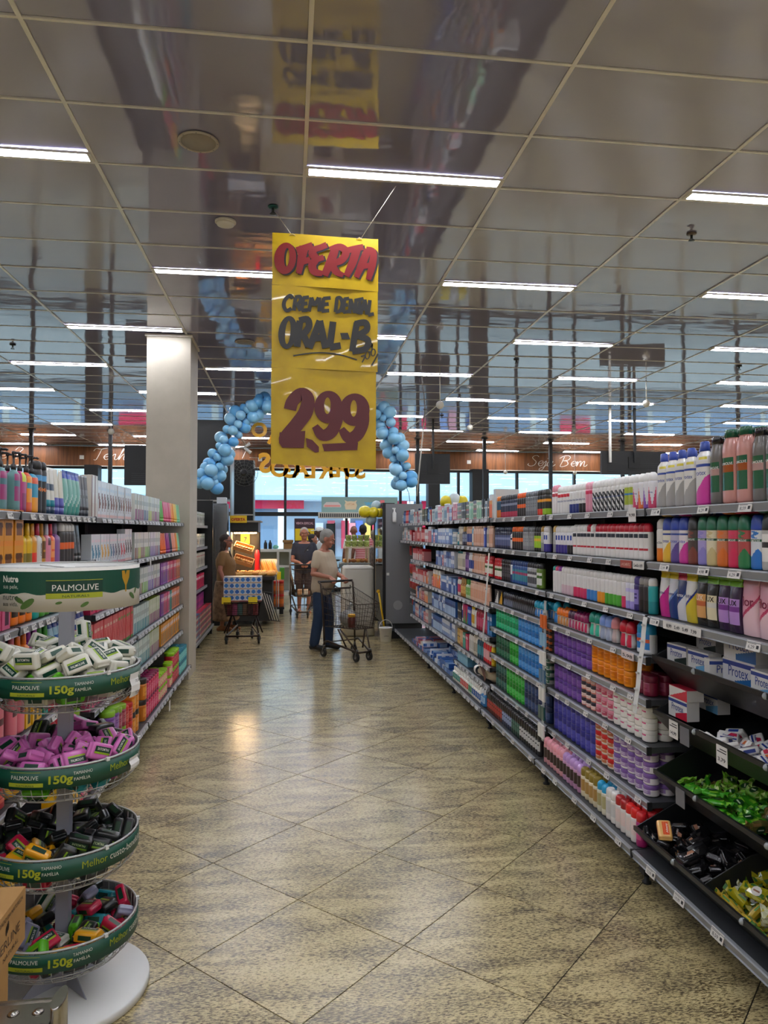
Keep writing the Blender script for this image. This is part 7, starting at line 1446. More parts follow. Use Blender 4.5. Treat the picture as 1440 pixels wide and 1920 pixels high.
for i, (x, z, mi, nm) in enumerate(((2.52, 2.14, 0, 'yellow'), (2.66, 2.18, 1, 'pale grey'), (2.79, 2.14, 0, 'second yellow'))): balloon((x + .02, 11.6, z), .10, mi, (0.01, 0, -1), f"{nm} balloon showing above the top of the toothpaste shelves", grp='balloons behind the shelves', mats=[YB[0], YB[2]])

# ================================================================ BEYOND THE AISLE
def boxes(name, label, cat, loc, parts):
    e = thing(name, label, cat, loc)
    for pn, b_, mat in parts: MB().bb(*b_).obj(pn, mat, e)
    return e
blk2 = M('#141517', .35)
struct(boxes('wall_cold_room', 'tall black clad wall block behind the first foot of the balloon arch', 'wall', (-1.4, 13.8, 0), [('cladding', (-2.0, -1.08, 13.5, 14.1, 2.25, 3.70), blk2), ('lower_cladding', (-2.0, -1.30, 13.5, 14.1, 0, 2.25), blk2), ('edge_trim', (-1.085, -1.06, 13.48, 14.12, 0, 3.70), M('#a8b0b0', .3, .8)), ('ledge_trim', (-2.0, -1.08, 13.48, 13.5, 2.20, 2.23), M('#b0aca4', .4, .5))]))
struct(boxes('wall_pier', 'black pier with steel edges behind the bread stall', 'wall', (-1.1, 17, 0), [('cladding', (-1.32, -.84, 16.95, 17.4, 0, 3.3), blk2), ('edge_trim', (-1.35, -1.32, 16.94, 17.4, 0, 3.3), M('#9aa4a4', .3, .8)), ('edge_trim', (-.84, -.815, 16.94, 17.4, 0, 3.3), M('#9aa4a4', .3, .8)), ('cross_trim', (-1.32, -.84, 16.93, 16.95, 2.02, 2.05), M('#b0aca4', .4, .5))]))
e = boxes('upright_fridge', 'stainless upright fridge against the black wall behind the woman', 'fridge', (-1.2, 13.2, 0), [('cabinet', (-1.62, -1.10, 13.0, 13.46, .1, 2.15), M('#8d8f92', .28, .9)), ('door', (-1.33, -1.09, 12.97, 13.0, .14, 2.12), M('#a0a2a5', .25, .95)), ('handle', (-1.31, -1.29, 12.94, 12.97, .9, 1.7), M('#c8c8c8', .2, 1)), ('plinth', (-1.60, -1.12, 13.02, 13.46, 0, .1), blk2), ('top_box', (-1.28, -1.12, 13.05, 13.3, 2.15, 2.26), M('#c8ccd0', .4))])
# wall fan
e = thing('wall_fan', 'black wall fan with wire cage on the dark pier', 'fan', (-1.05, 16.7, 2.85))
for r in (.10, .17, .24, .30): MB().tube([(-1.02 + r * cos(k * pi / 12), 16.55 + (.05 if r > .28 else 0), 2.98 + r * sin(k * pi / 12)) for k in range(24)], .005, 5, closed=True).obj('cage_ring', M('#5c5c58', .4, .5), e)
for k in range(16):
    a = k * pi / 8; MB().tube([(-1.02 + .05 * cos(a), 16.54, 2.98 + .05 * sin(a)), (-1.02 + .2 * cos(a), 16.55, 2.98 + .2 * sin(a)), (-1.02 + .30 * cos(a), 16.60, 2.98 + .30 * sin(a)), (-1.02 + .30 * cos(a), 16.68, 2.98 + .30 * sin(a))], .004, 4).obj('cage_wire', M('#5c5c58', .4, .5), e)
for k in range(3):
    a = k * 2 * pi / 3; MB().add([(-1.02 + .05 * cos(a), 16.62, 2.98 + .05 * sin(a)), (-1.02 + .25 * cos(a - .3), 16.60, 2.98 + .25 * sin(a - .3)), (-1.02 + .26 * cos(a + .4), 16.65, 2.98 + .26 * sin(a + .4)), (-1.02 + .06 * cos(a + .8), 16.64, 2.98 + .06 * sin(a + .8))], [(0, 1, 2, 3)]).obj('blade', M('#1c1c1e', .4), e)
MB().lathe([(.06, -.02), (.08, .05), (.08, .16), (.05, .2)], 16, 0, (-1.02, 16.60, 2.98), True, 'y').obj('motor', M('#1a1a1c', .4), e); MB().tube([(-1.02, 16.78, 2.98), (-1.04, 16.86, 2.80), (-1.05, 16.95, 2.75)], .03, 8).obj('wall_arm', M('#1a1a1c', .4), e)
e = thing('spot_lamp', 'white twin spot lamp on an arm under the ceiling near the first arch foot', 'lamp', (-.8, 13, 3.1))
MB().tube([(-1.06, 13.5, 3.13), (-.97, 13.05, 3.13), (-.80, 13.0, 3.15)], .012, 6).obj('arm', M('#d6d4ce', .4), e)
for a, b_ in (((-.80, 13, 3.15), (-.70, 13, 3.22)), ((-.80, 13, 3.14), (-.69, 12.98, 3.05)), ((-.98, 13, 3.10), (-.98, 13, 3.18))): MB().tube([a, b_], [.02, .034], 10).obj('lamp_head', M('#d6d4ce', .4), e)

# bread stall
AMB = M('#ffd49a', .5, emit=45)
e = boxes('bread_stall', 'bread display stall with black lit canopy, posts and wide counter', 'stall', (-.7, 13.5, 0), [('canopy_hood', (-1.05, -.56, 13.2, 14.2, 1.64, 1.82), blk2), ('lamp_strip', (-1.0, -.62, 13.35, 13.9, 1.615, 1.635), AMB), ('post', (-1.05, -1.02, 13.9, 13.95, 0, 1.64), blk2), ('post', (-.62, -.58, 14.1, 14.15, 0, 1.64), blk2), ('back_board', (-1.05, -.56, 14.15, 14.2, .8, 1.64), M('#2a2420', .5)), ('counter', (-1.05, -.26, 12.85, 14.1, .80, .86), M('#1c1a18', .5)), ('counter_front', (-1.04, -.30, 12.95, 14.0, .08, .80), M('#1f1c1a', .6)), ('canopy_cornice', (-1.06, -.52, 13.16, 14.2, 1.82, 1.85), M('#8c8478', .5))])
# slatted end skirt leaning at the stall
m = thing('wire_rack_panel', 'leaning striped rack panel at the end of the bread stall', 'rack panel', (-.36, 12.7, 0))
for k in range(9): MB().tube([(-.50 + k * .022, 12.75, .62 - .01 * k), (-.34 + k * .02, 12.60, .12)], .006, 5).obj('slat', M('#cfc6b4', .5) if k % 2 else M('#2c2824', .5), m)
for z_, a in ((.62, -.50), (.14, -.35)): MB().tube([(a - .01, 12.74 if z_ > .5 else 12.6, z_), (a + .2, 12.74 if z_ > .5 else 12.6, z_ - .03)], .009, 6).obj('rail', M('#2c2824', .5), m)
e = thing('offer_card', 'small yellow offer card with red lettering on the stall canopy', 'sign', (-.91, 13.14, 1.84)); MB().bb(-1.06, -.76, 13.145, 13.155, 1.81, 1.94).obj('card', M('#e0b818', .5), e)
MB().text('OFERTA', .07, lambda u, v: (-1.035 + u, 13.142, 1.845 + v), 0, bold=.04, width=.25).obj('lettering', M('#b01c18', .5), e)
e = thing('price_card', 'yellow price card with black figure under the stall canopy', 'sign', (-.84, 14.1, 1.45)); MB().bb(-.93, -.76, 14.10, 14.11, 1.42, 1.63).obj('card', M('#e6c41c', .5), e); MB().text('7', .12, lambda u, v: (-.87 + u, 14.096, 1.46 + v), 0, bold=.03).obj('lettering', INK, e)
WICK = M('#d89858', .6); BRD = [M('#e8a850', .5), M('#d88c3c', .5), M('#f0bc6c', .5), M('#b0703c', .55)]
def loaf(c, l, r, rot, mi, lab, grp):
    m = MB(); n = 9; d = Vector((cos(rot), sin(rot), 0))
    m.tube([Vector(c) + d * (l * (t / n - .5)) for t in range(n + 1)], [r * max(.25, sin(pi * (t + .6) / (n + 1.2)) ** .6) for t in range(n + 1)], 10)
    b_ = m.obj('bread_loaf', BRD[mi]); s_ = MB()
    for t in (-.25, 0, .25):
        q = Vector(c) + d * l * t; p = Vector((-d.y, d.x, 0)); s_.tube([q - p * r * .5 + Vector((0, 0, r * .86)), q + p * r * .5 + d * .02 + Vector((0, 0, r * .86))], r * .14, 5)
    s_.obj('score_mark', BRD[2] if mi != 2 else BRD[1], b_); return tag(b_, lab, 'bread', grp)
for q, (z, y) in enumerate(((1.36, 13.30), (1.13, 13.25))):
    e = thing('bread_basket', f"tilted wicker bread basket, {('upper', 'lower')[q]} of two under the stall canopy", 'basket', (-.82, y, z)); R = Matrix.Rotation(.30, 3, 'Y') @ Matrix.Rotation(.35, 3, 'X')
    def bx(c, d, nm): 
        m = MB(); m.box((0, 0, 0), d); m.v = [tuple(R @ (Vector(v) + Vector(c)) + Vector((-.82, y, z))) for v in m.v]; m.obj(nm, WICK, e)
    bx((0, 0, -.03), (.34, .26, .012), 'base'); bx((0, -.13, 0), (.34, .012, .07), 'side'); bx((0, .13, 0), (.34, .012, .07), 'side'); bx((-.17, 0, 0), (.012, .26, .07), 'side'); bx((.17, 0, 0), (.012, .26, .07), 'side')
    MB().tube([(-1.0, 14.0, z - .02), (-.95, y + .1, z - .04)], .012, 6).obj('support_arm', blk2, e)
    for i in range(7):
        c = R @ Vector((-.13 + .045 * i, -.01, .012)) + Vector((-.82, y, z)); loaf(c, .2, .026, pi / 2 + .1 * (i % 3 - 1), i % 3, f"golden roll, {nth(i + 1)} along the {('upper', 'lower')[q]} wicker basket", 'rolls in wicker baskets')
i = 0
for yy in (12.95, 13.08, 13.22, 13.38, 13.54):
    for k in range(6):
        i += 1; loaf((-.97 + k * .128 + rnd.uniform(-.02, .02), yy, .905), .16, .038, rnd.uniform(-.5, .5), (i * 7) % 4 if k < 2 else (i % 3), f"loaf on the stall counter, {nth(k + 1)} from the woman's side, {nth(int((yy - 12.9) / .14) + 1)} row back", 'loaves on the stall counter')
for k in range(9):
    loaf((-.57 + k * .036, 14.18, .97), .28, .017, .0, k % 3, f"baguette standing in the rack behind the counter, {nth(k + 1)} from the red cloth", 'baguettes in the rack').rotation_euler = (0, pi / 2 - .35, 0)
boxes('bread_rack', 'white wire rack holding baguettes at the end of the bread stall', 'rack', (-.4, 14.3, .8), [('back_grid', (-.62, -.24, 14.24, 14.25, .84, 1.12), M('#dcdad4', .5)), ('shelf', (-.62, -.24, 14.1, 14.25, .82, .84), M('#dcdad4', .5)), ('leg', (-.62, -.60, 14.2, 14.24, 0, .82), M('#8c8a84', .5)), ('leg', (-.26, -.24, 14.2, 14.24, 0, .82), M('#8c8a84', .5))])
tag(MB().lathe([(.045, .87), (.05, .92), (.042, 1.10), (.05, 1.22), (.03, 1.30), (.005, 1.31)], 14, 0, (-.60, 13.8, 0)).obj('red_cloth', M('#d81420', .6)), 'bright red rolled cloth bundle standing on the bread counter', 'cloth')
boxes('pallet', 'black plastic pallet under the stacked jars beyond the bread stall', 'pallet', (-.32, 14.9, 0), [('deck', (-.55, -.10, 14.62, 15.3, .10, .14), blk2), ('foot', (-.53, -.45, 14.65, 15.28, 0, .10), blk2), ('foot', (-.20, -.12, 14.65, 15.28, 0, .10), blk2)])
K('jx', 'sauce_jar', 'amber-red jar with red lid', 'jar', 'jar', .105, .105, .26, 'b0582c c82c24 d8702c', pat='lab2', lid=.2)
for r_ in range(2):
    for c_ in range(4):
        for t in range(2): place('jx', (-.495 + c_ * .112, 14.70 + r_ * .115, .1405 + t * .262), 0, f"amber-red jar on the pallet, {nth(c_ + 1)} from the stall, {('lower', 'upper')[t]} tier, {('front', 'second')[r_]} row", 'jars stacked on the pallet', True)
for i, (x, z, c) in enumerate(((-.22, .74, '#e8d028'), (-.15, .82, '#4c9c3c'), (-.16, .70, '#e4e2dc'), (-.28, .80, '#d8d8e0'))): place_ = tag(MB().bb(x - .045, x + .045, 15.05 + .12 * i, 15.15 + .12 * i, z - .08 if z < .75 else .665, z + .08).obj('snack_pack', M(c, .35)), ('yellow', 'green', 'white', 'pale grey')[i] + ' snack pack on top of the jar stack', 'snack pack')
# white serving counters by the glass
for i, (x0, x1, y) in enumerate(((-1.0, .05, 18.9), (-2.4, -1.1, 18.9))):
    boxes('white_counter', ('long white counter with open lower bay near the glass beyond the carts', 'white counter near the glass behind the bread stall')[i], 'counter', ((x0 + x1) / 2, y + .3, 0), [('top', (x0, x1, y, y + .6, 1.12, 1.19), M('#dcdad2', .5)), ('end_panel', (x0, x0 + .06, y, y + .6, 0, 1.12), M('#d6d4cc', .5)), ('end_panel', (x1 - .06, x1, y, y + .6, 0, 1.12), M('#d6d4cc', .5)), ('mid_post', ((x0 + x1) / 2 + .15, (x0 + x1) / 2 + .21, y, y + .06, .08, 1.12), M('#d6d4cc', .5)), ('back_panel', (x0 + .06, x1 - .06, y + .4, y + .43, .1, 1.12), M('#a8aca0', .6)), ('mid_rail', (x0 + .06, x1 - .06, y + .02, y + .06, .72, .77), M('#d6d4cc', .5)), ('base', (x0, x1, y, y + .6, 0, .08), M('#d6d4cc', .5))])
e = boxes('cardboard_carton', 'open brown carton on the white counter near the glass', 'box', (-.04, 18.95, 1.19), [('body', (-.16, .08, 18.95, 19.2, 1.195, 1.38), CARD), ('flap', (-.18, .10, 18.93, 18.96, 1.36, 1.43), CARD)])
for i, x in enumerate((-.62, -.50)): tag(MB().lathe([(.04, 1.192), (.045, 1.2), (.045, 1.34), (.02, 1.38), (.02, 1.42)], 12, 0, (x, 19.05, 0)).obj('dark_bottle', M('#14181a', .3)), f"dark bottle on the white counter, {nth(i + 1)} from the pier", 'bottle')
tag(MB().ball((-.36, 19.05, 1.245), .055, 10, 0, (1.5, 1, .95)).obj('green_bag', M('#7cc8b0', .4)), 'small green plastic bag on the white counter', 'bag')
e = thing('promo_banner', 'dark purple promotional banner with yellow price patch by the glass', 'banner', (.38, 18.5, 0))
MB().bb(.12, .64, 18.48, 18.49, .30, 1.98).obj('sheet', M('#3c2430', .5), e); MB().bb(.14, .62, 18.475, 18.48, 1.42, 1.72).obj('price_patch', M('#e6c81c', .5), e)
MB().text('VENTA ESPECIAL', .08, lambda u, v: (.38 + u, 18.476, 1.83 + v), 0, bold=.02, align='C', width=.44).obj('lettering', M('#d8b0b8', .5), e); MB().text('90', .17, lambda u, v: (.44 + u, 18.472, 1.52 + v), 0, bold=.03, align='C').obj('figure', INK, e)
MB().bb(.30, .46, 18.4, 18.6, 0, .03).obj('foot', blk2, e); MB().tube([(.38, 18.52, .03), (.38, 18.52, 1.98)], .012, 6).obj('pole', blk2, e)
# doorway sign panel, seen from behind, and air curtain
e = thing('door_sign_panel', 'translucent grey-green shop sign seen from behind above the doorway', 'sign', (1.88, 19.5, 2.15))
MB().bb(.85, 2.92, 19.5, 19.52, 2.16, 2.58).obj('panel', M('#8fb0ac', .35), e)
MB().text('Super', .15, lambda u, v: (2.42 - u, 19.496, 2.37 + v), 0, bold=.03, width=.42).obj('lettering', M('#5cb4dc', .5), e)
MB().bb(2.44, 2.56, 19.494, 19.498, 2.34, 2.50).obj('pink_mark', M('#f08088', .5), e); MB().text('supermercado', .07, lambda u, v: (2.42 - u, 19.496, 2.29 + v), 0, width=.40).obj('lettering', M('#7cc0d0', .5), e)
m = MB(); m.add([(2.02 + .10 * cos(k * pi / 8), 19.495, 2.27 + .06 * sin(k * pi / 8)) for k in range(16)], [tuple(range(16))]); m.obj('orange_mark', M('#f0b060', .5), e)
m = MB(); m.add([(.90, 19.495, 2.30), (1.38, 19.495, 2.30), (1.38, 19.495, 2.36), (1.30, 19.495, 2.44), (.98, 19.495, 2.44), (.90, 19.495, 2.36)], [tuple(range(6))]); m.obj('white_badge', M('#e0d8d4', .5), e); m = MB(); m.bb(.93, 1.35, 19.490, 19.494, 2.315, 2.36); m.obj('pink_bar', M('#f09c94', .5), e)
m = MB(); m.add([(1.64 + x, 19.495, 2.36 + z) for x, z in ((-.14, -.12), (.14, -.12), (.17, 0), (.14, .07), (.17, .13), (.09, .10), (0, .11), (-.09, .10), (-.17, .13), (-.14, .07), (-.17, 0))], [tuple(range(11))]); m.obj('cream_crest', M('#f0dcb8', .5), e)
MB().text('ACTU', .07, lambda u, v: (1.64 - u, 19.490, 2.36 + v), 0, align='C', width=.2).obj('lettering', M('#d8884c', .5), e)
e = thing('air_curtain', 'white air curtain with dark vertical louvres above the doorway', 'air curtain', (1.5, 19.3, 2.0)); MB().bb(.76, 2.26, 19.32, 19.5, 2.0, 2.16).obj('casing', M('#d8d4c8', .5), e)
for k in range(26): MB().bb(.80 + k * .055, .832 + k * .055, 19.312, 19.32, 2.03, 2.13).obj('louvre', M('#2c3034', .5), e)
boxes('dark_door_leaf', 'dark door leaf open beside the banner', 'door', (1.05, 19.6, 0), [('leaf', (.98, 1.20, 19.5, 19.56, .02, 1.86), M('#2c3a40', .4)), ('edge', (1.19, 1.22, 19.48, 19.58, .02, 1.88), BLK)])

# chiller end, covered counter, produce stand
e = boxes('chiller_cabinet', 'dark grey upright chiller end with glass door beyond the toothbrush hooks', 'chiller', (1.6, 11.4, 0), [('side_panel', (1.47, 2.05, 11.06, 11.12, .24, 2.085), M('#808184', .45, .1)), ('door_frame', (1.425, 1.47, 11.05, 11.13, .2, 2.10), blk2), ('body', (1.62, 2.05, 11.12, 12.3, .1, 2.06), M('#3c3e42', .5)), ('base', (1.50, 2.02, 11.10, 12.3, 0, .12), blk2), ('door_frame', (1.43, 1.47, 12.26, 12.3, .2, 2.08), blk2), ('glass_door', (1.44, 1.452, 11.13, 12.26, .22, 2.06), glass_pane((.72, .88, .88), .02, 1.6)), ('top_rail', (1.43, 1.62, 11.12, 12.3, 2.06, 2.10), blk2), ('inner_shelf', (1.46, 1.62, 11.14, 12.25, 1.25, 1.27), M('#b8c4c4', .4)), ('inner_shelf', (1.46, 1.62, 11.14, 12.25, .75, .77), M('#b8c4c4', .4))])
MB().lathe([(.075, 11.052), (.075, 11.058)], 24, 0, (0, 0, 0), True, 'y')
m = MB(); m.lathe([(.001, -.004), (.072, -.004), (.072, 0)], 24, 0, (1.66, 11.058, .52), True, 'y'); m.obj('round_sticker', M('#9a9a9c', .5), e); m = MB(); m.bb(1.485, 1.525, 11.054, 11.06, .98, 1.02); m.obj('square_sticker', M('#d8d8d4', .5), e)
e = thing('spray_bottle', 'white pump bottle on top of the grey chiller end', 'bottle', (1.62, 11.0, 1.98)); MB().lathe([(.028, 1.80), (.03, 1.82), (.03, 1.94), (.012, 1.97), (.012, 2.0)], 12, 0, (1.60, 11.02, 0)).obj('body', M('#e0e0dc', .4), e); MB().bb(1.57, 1.62, 11.01, 11.03, 2.0, 2.02).obj('pump', M('#e0e0dc', .4), e)
WC = M('#c4c0b4', .6)
e = thing('covered_counter', 'counter under a creased off-white fabric cover beside the chiller', 'counter', (1.1, 11.7, 0))
m = MB(); nx_ = 14; ring = []
for z, q in ((0.01, 1.03), (.3, 1.015), (.7, 1.0), (1.02, .99), (1.085, .97), (1.10, .90)):
    r_ = []
    for k in range(40):
        a = 2 * pi * k / 40; c, s_ = cos(a), sin(a); X = math.copysign(abs(c) ** .25, c); Y = math.copysign(abs(s_) ** .25, s_)
        w_ = .008 * sin(k * 2.3 + z * 5) * (1 - z * .5); r_.append((1.10 + (.24 + w_) * q * X, 11.72 + (.30 + w_) * q * Y, z))
    ring.append(r_)
m.loft(ring, 0, True); m.obj('fabric_cover', WC, e); m = MB(); m.tube([(1.10 + .236 * math.copysign(abs(cos(a)) ** .25, cos(a)), 11.72 + .296 * math.copysign(abs(sin(a)) ** .25, sin(a)), 1.07) for a in [2 * pi * k / 40 for k in range(40)]], .006, 5, closed=True); m.obj('hem_piping', M('#d2cec4', .6), e)
boxes('produce_stand', 'wooden crate stand carrying tubs of green grapes behind the covered counter', 'stand', (1.2, 12.8, 0), [('post', (1.0, 1.03, 12.7, 12.73, 0, 1.38), M('#cbb898', .6)), ('post', (1.37, 1.40, 12.7, 12.73, 0, 1.38), M('#cbb898', .6)), ('post', (1.0, 1.03, 13.1, 13.13, 0, 1.38), M('#cbb898', .6)), ('post', (1.37, 1.40, 13.1, 13.13, 0, 1.38), M('#cbb898', .6)), ('top_shelf', (.98, 1.42, 12.68, 13.15, 1.36, 1.385), M('#d8c8ac', .6)), ('lower_shelf', (.90, 1.42, 12.68, 13.15, 1.08, 1.10), M('#8c9490', .4)), ('brace', (.86, 1.0, 12.7, 12.74, 1.02, 1.09), M('#7c868a', .3, .6)), ('skirt', (.92, 1.40, 12.75, 13.1, .0, 1.06), M('#7c7c78', .6))])
GRP = M('#7c9428', .4); CLR = M('#b8c878', .25)
for r_ in range(2):
    for c_ in range(4):
        x, y, z = 1.035 + c_ * .108, 12.78 + r_ * .14, 1.386
        for t in range(2 if r_ == 0 else 1):
            e = tag(MB().lathe([(.038, z + t * .105), (.050, z + .085 + t * .105), (.052, z + .09 + t * .105), (.05, z + .10 + t * .105), (.02, z + .103 + t * .105)], 12, [0] and 0, (x, y, 0)).obj('fruit_tub', CLR), f"clear tub of green grapes, {nth(c_ + 1)} from the glass side, {('lower', 'upper')[t]} tier, {('front', 'back')[r_]} row", 'fruit tub', 'tubs of grapes on the produce stand')
            m = MB()
            for g in range(9): m.ball((x + .036 * cos(g * .7), y + .036 * sin(g * .7), z + .03 + .05 * ((g * 3) % 4) / 3 + t * .105), .016, 6)
            m.obj('grape_cluster', GRP, e); stuff(bpy.data.objects[m and e.children[0].name])
for i in range(12):
    loaf((.98 + (i % 6) * .075, 12.80 + .15 * (i // 6), 1.135), .11, .032, rnd.uniform(0, 3), 3 if i % 3 else 0, f"dark baked roll on the lower stand shelf, {nth(i % 6 + 1)} along, {('front', 'back')[i // 6]} row", 'rolls on the produce stand')
e = thing('white_bucket', 'white plastic bucket with hoop handle on the floor by the chiller', 'bucket', (1.40, 10.80, 0)); MB().lathe([(.075, 0), (.080, .004), (.098, .20), (.104, .205), (.104, .215), (.094, .215), (.076, .02)], 24, 0, (1.44, 10.82, 0)).obj('pail', M('#dcdad4', .4), e)
MB().tube([(1.44 + .102 * cos(a), 10.82, .20 + .13 * sin(a)) for a in [k * pi / 10 for k in range(11)]], .005, 6).obj('handle', M('#d0cec8', .4), e); MB().text('LIMPEZA', .02, lambda u, v: (1.44 + u, 10.724, .09 + v), 0, align='C', width=.07).obj('printed_label', INK, e)
e = thing('mop', 'mop with yellow handle leaning against the chiller above the bucket', 'mop', (1.44, 11.0, 0)); MB().tube([(1.44, 10.96, .16), (1.36, 11.02, .72)], .014, 8).obj('handle', M('#d8b01c', .4), e); MB().tube([(1.445, 10.955, .04), (1.44, 10.96, .18)], [.05, .02], 8).obj('mop_head', M('#c8c4b8', .8), e); MB().ball((1.352, 11.03, .74), .03, 8).obj('grip', M('#c89c14', .4), e)
e = thing('bicycle', 'grey bicycle wheel and frame parked outside the doorway', 'bicycle', (.75, 21.3, -.06))
for x in (.55, 1.55): MB().tube([(x + .32 * cos(k * pi / 14), 21.3, .28 + .32 * sin(k * pi / 14)) for k in range(28)], .022, 6, closed=True).obj('wheel', M('#3c4048', .5), e)
for a, b_ in (((.55, .28), (.80, .70)), ((.80, .70), (1.35, .72)), ((1.35, .72), (1.05, .28)), ((1.05, .28), (.80, .70)), ((1.55, .28), (1.35, .72))): MB().tube([(a[0], 21.3, a[1]), (b_[0], 21.3, b_[1])], .016, 6).obj('frame_tube', M('#8c949c', .3, .5), e)
MB().tube([(.72, 21.1, .82), (.78, 21.3, .80), (.72, 21.5, .82)], .012, 6).obj('handlebar', BLK, e); MB().ball((1.37, 21.3, .80), .09, 8, 0, (1.4, .8, .4)).obj('saddle', BLK, e)
# ================================================================ PEOPLE
TMPS = bpy.data.scenes.new('remesh_workspace')
def skinned(mb, vox, name, mats, parent, smooth=3, matf=None):
    """one continuous surface from overlapping closed pieces"""
    ob = bpy.data.objects.new(name, mb.mesh(name, [])); TMPS.collection.objects.link(ob)
    m = ob.modifiers.new('r', 'REMESH'); m.mode = 'VOXEL'; m.voxel_size = vox; m.use_smooth_shade = True
    m2 = ob.modifiers.new('s', 'SMOOTH'); m2.factor = .5; m2.iterations = smooth
    with bpy.context.temp_override(scene=TMPS, view_layer=TMPS.view_layers[0]):
        me = bpy.data.meshes.new_from_object(ob.evaluated_get(bpy.context.evaluated_depsgraph_get()))
    old = ob.data; bpy.data.objects.remove(ob); bpy.data.meshes.remove(old)
    off = Vector(WL[parent.name])
    me.transform(Matrix.Translation(-off))
    for q in mats: me.materials.append(q)
    if matf:
        for p in me.polygons: p.material_index = matf(p.center + off)
    me.polygons.foreach_set('use_smooth', [True] * len(me.polygons))
    o = bpy.data.objects.new(name, me); COL.objects.link(o); o.parent = parent; WL[o.name] = off
    return o
class Fig:
    """local axes: x forward, y to the figure's left, z up; origin on the floor"""
    def __init__(s, loc, heading): s.o = Vector(loc); s.c, s.s = cos(heading), sin(heading)
    def w(s, p): return Vector((s.o.x + p[0] * s.c - p[1] * s.s, s.o.y + p[0] * s.s + p[1] * s.c, s.o.z + p[2]))
    def inv(s, p): x, y = p[0] - s.o.x, p[1] - s.o.y; return Vector((x * s.c + y * s.s, -x * s.s + y * s.c, p[2] - s.o.z))
def limb(mb, pts, rr, n=12):
    """tapered limb with rounded ends and joints"""
    P = []; R_ = []
    for i in range(len(pts) - 1):
        a, b = Vector(pts[i]), Vector(pts[i + 1])
        for t in (0, .25, .5, .75):
            P.append(a.lerp(b, t)); R_.append(rr[i] + (rr[i + 1] - rr[i]) * t)
    P.append(Vector(pts[-1])); R_.append(rr[-1])
    mb.tube(P, R_, n)
    for p, r in zip(pts, rr): mb.ball(p, r * 1.0, 10)
def hand(mb, wrist, d, nrm, lat, curl=.5, k=1.0):
    """palm, four unequal bent fingers and a thumb; d towards the fingers, nrm out of the palm, lat towards the thumb"""
    d, nrm, lat = Vector(d).normalized(), Vector(nrm).normalized(), Vector(lat).normalized(); w_ = Vector(wrist)
    for i in range(4): mb.tube([w_ + lat * (.018 - i * .012) * k, w_ + d * .085 * k + lat * (.032 - i * .021) * k], [.013 * k, .0115 * k], 8)
    mb.ball(w_ + d * .045 * k, .024 * k, 8)
    for i, L in enumerate((.072, .080, .074, .058)):
        p = w_ + d * .085 * k + lat * (.032 - i * .021) * k; a = 0; pts = [p]
        for j, f in enumerate((.42, .32, .26)):
            a += curl * (.75 + .25 * j); p = p + (d * cos(a) + nrm * sin(a)) * L * f * k; pts.append(p)
        mb.tube(pts, [.0098 * k, .0092 * k, .0086 * k, .0072 * k], 7)
        for q in pts: mb.ball(q, .0088 * k, 6)
    p = w_ + d * .022 * k + lat * .024 * k; pts = [p, p + (d * .5 + lat * .75 + nrm * .25).normalized() * .038 * k]; pts.append(pts[-1] + (d * .85 + lat * .2 + nrm * .5 * (curl > .3)).normalized() * .030 * k); pts.append(pts[-1] + (d * .9 + nrm * .5 * (curl > .3)).normalized() * .022 * k)
    mb.tube(pts, [.013 * k, .0115 * k, .0105 * k, .008 * k], 7)
    for q in pts: mb.ball(q, .0105 * k, 6)
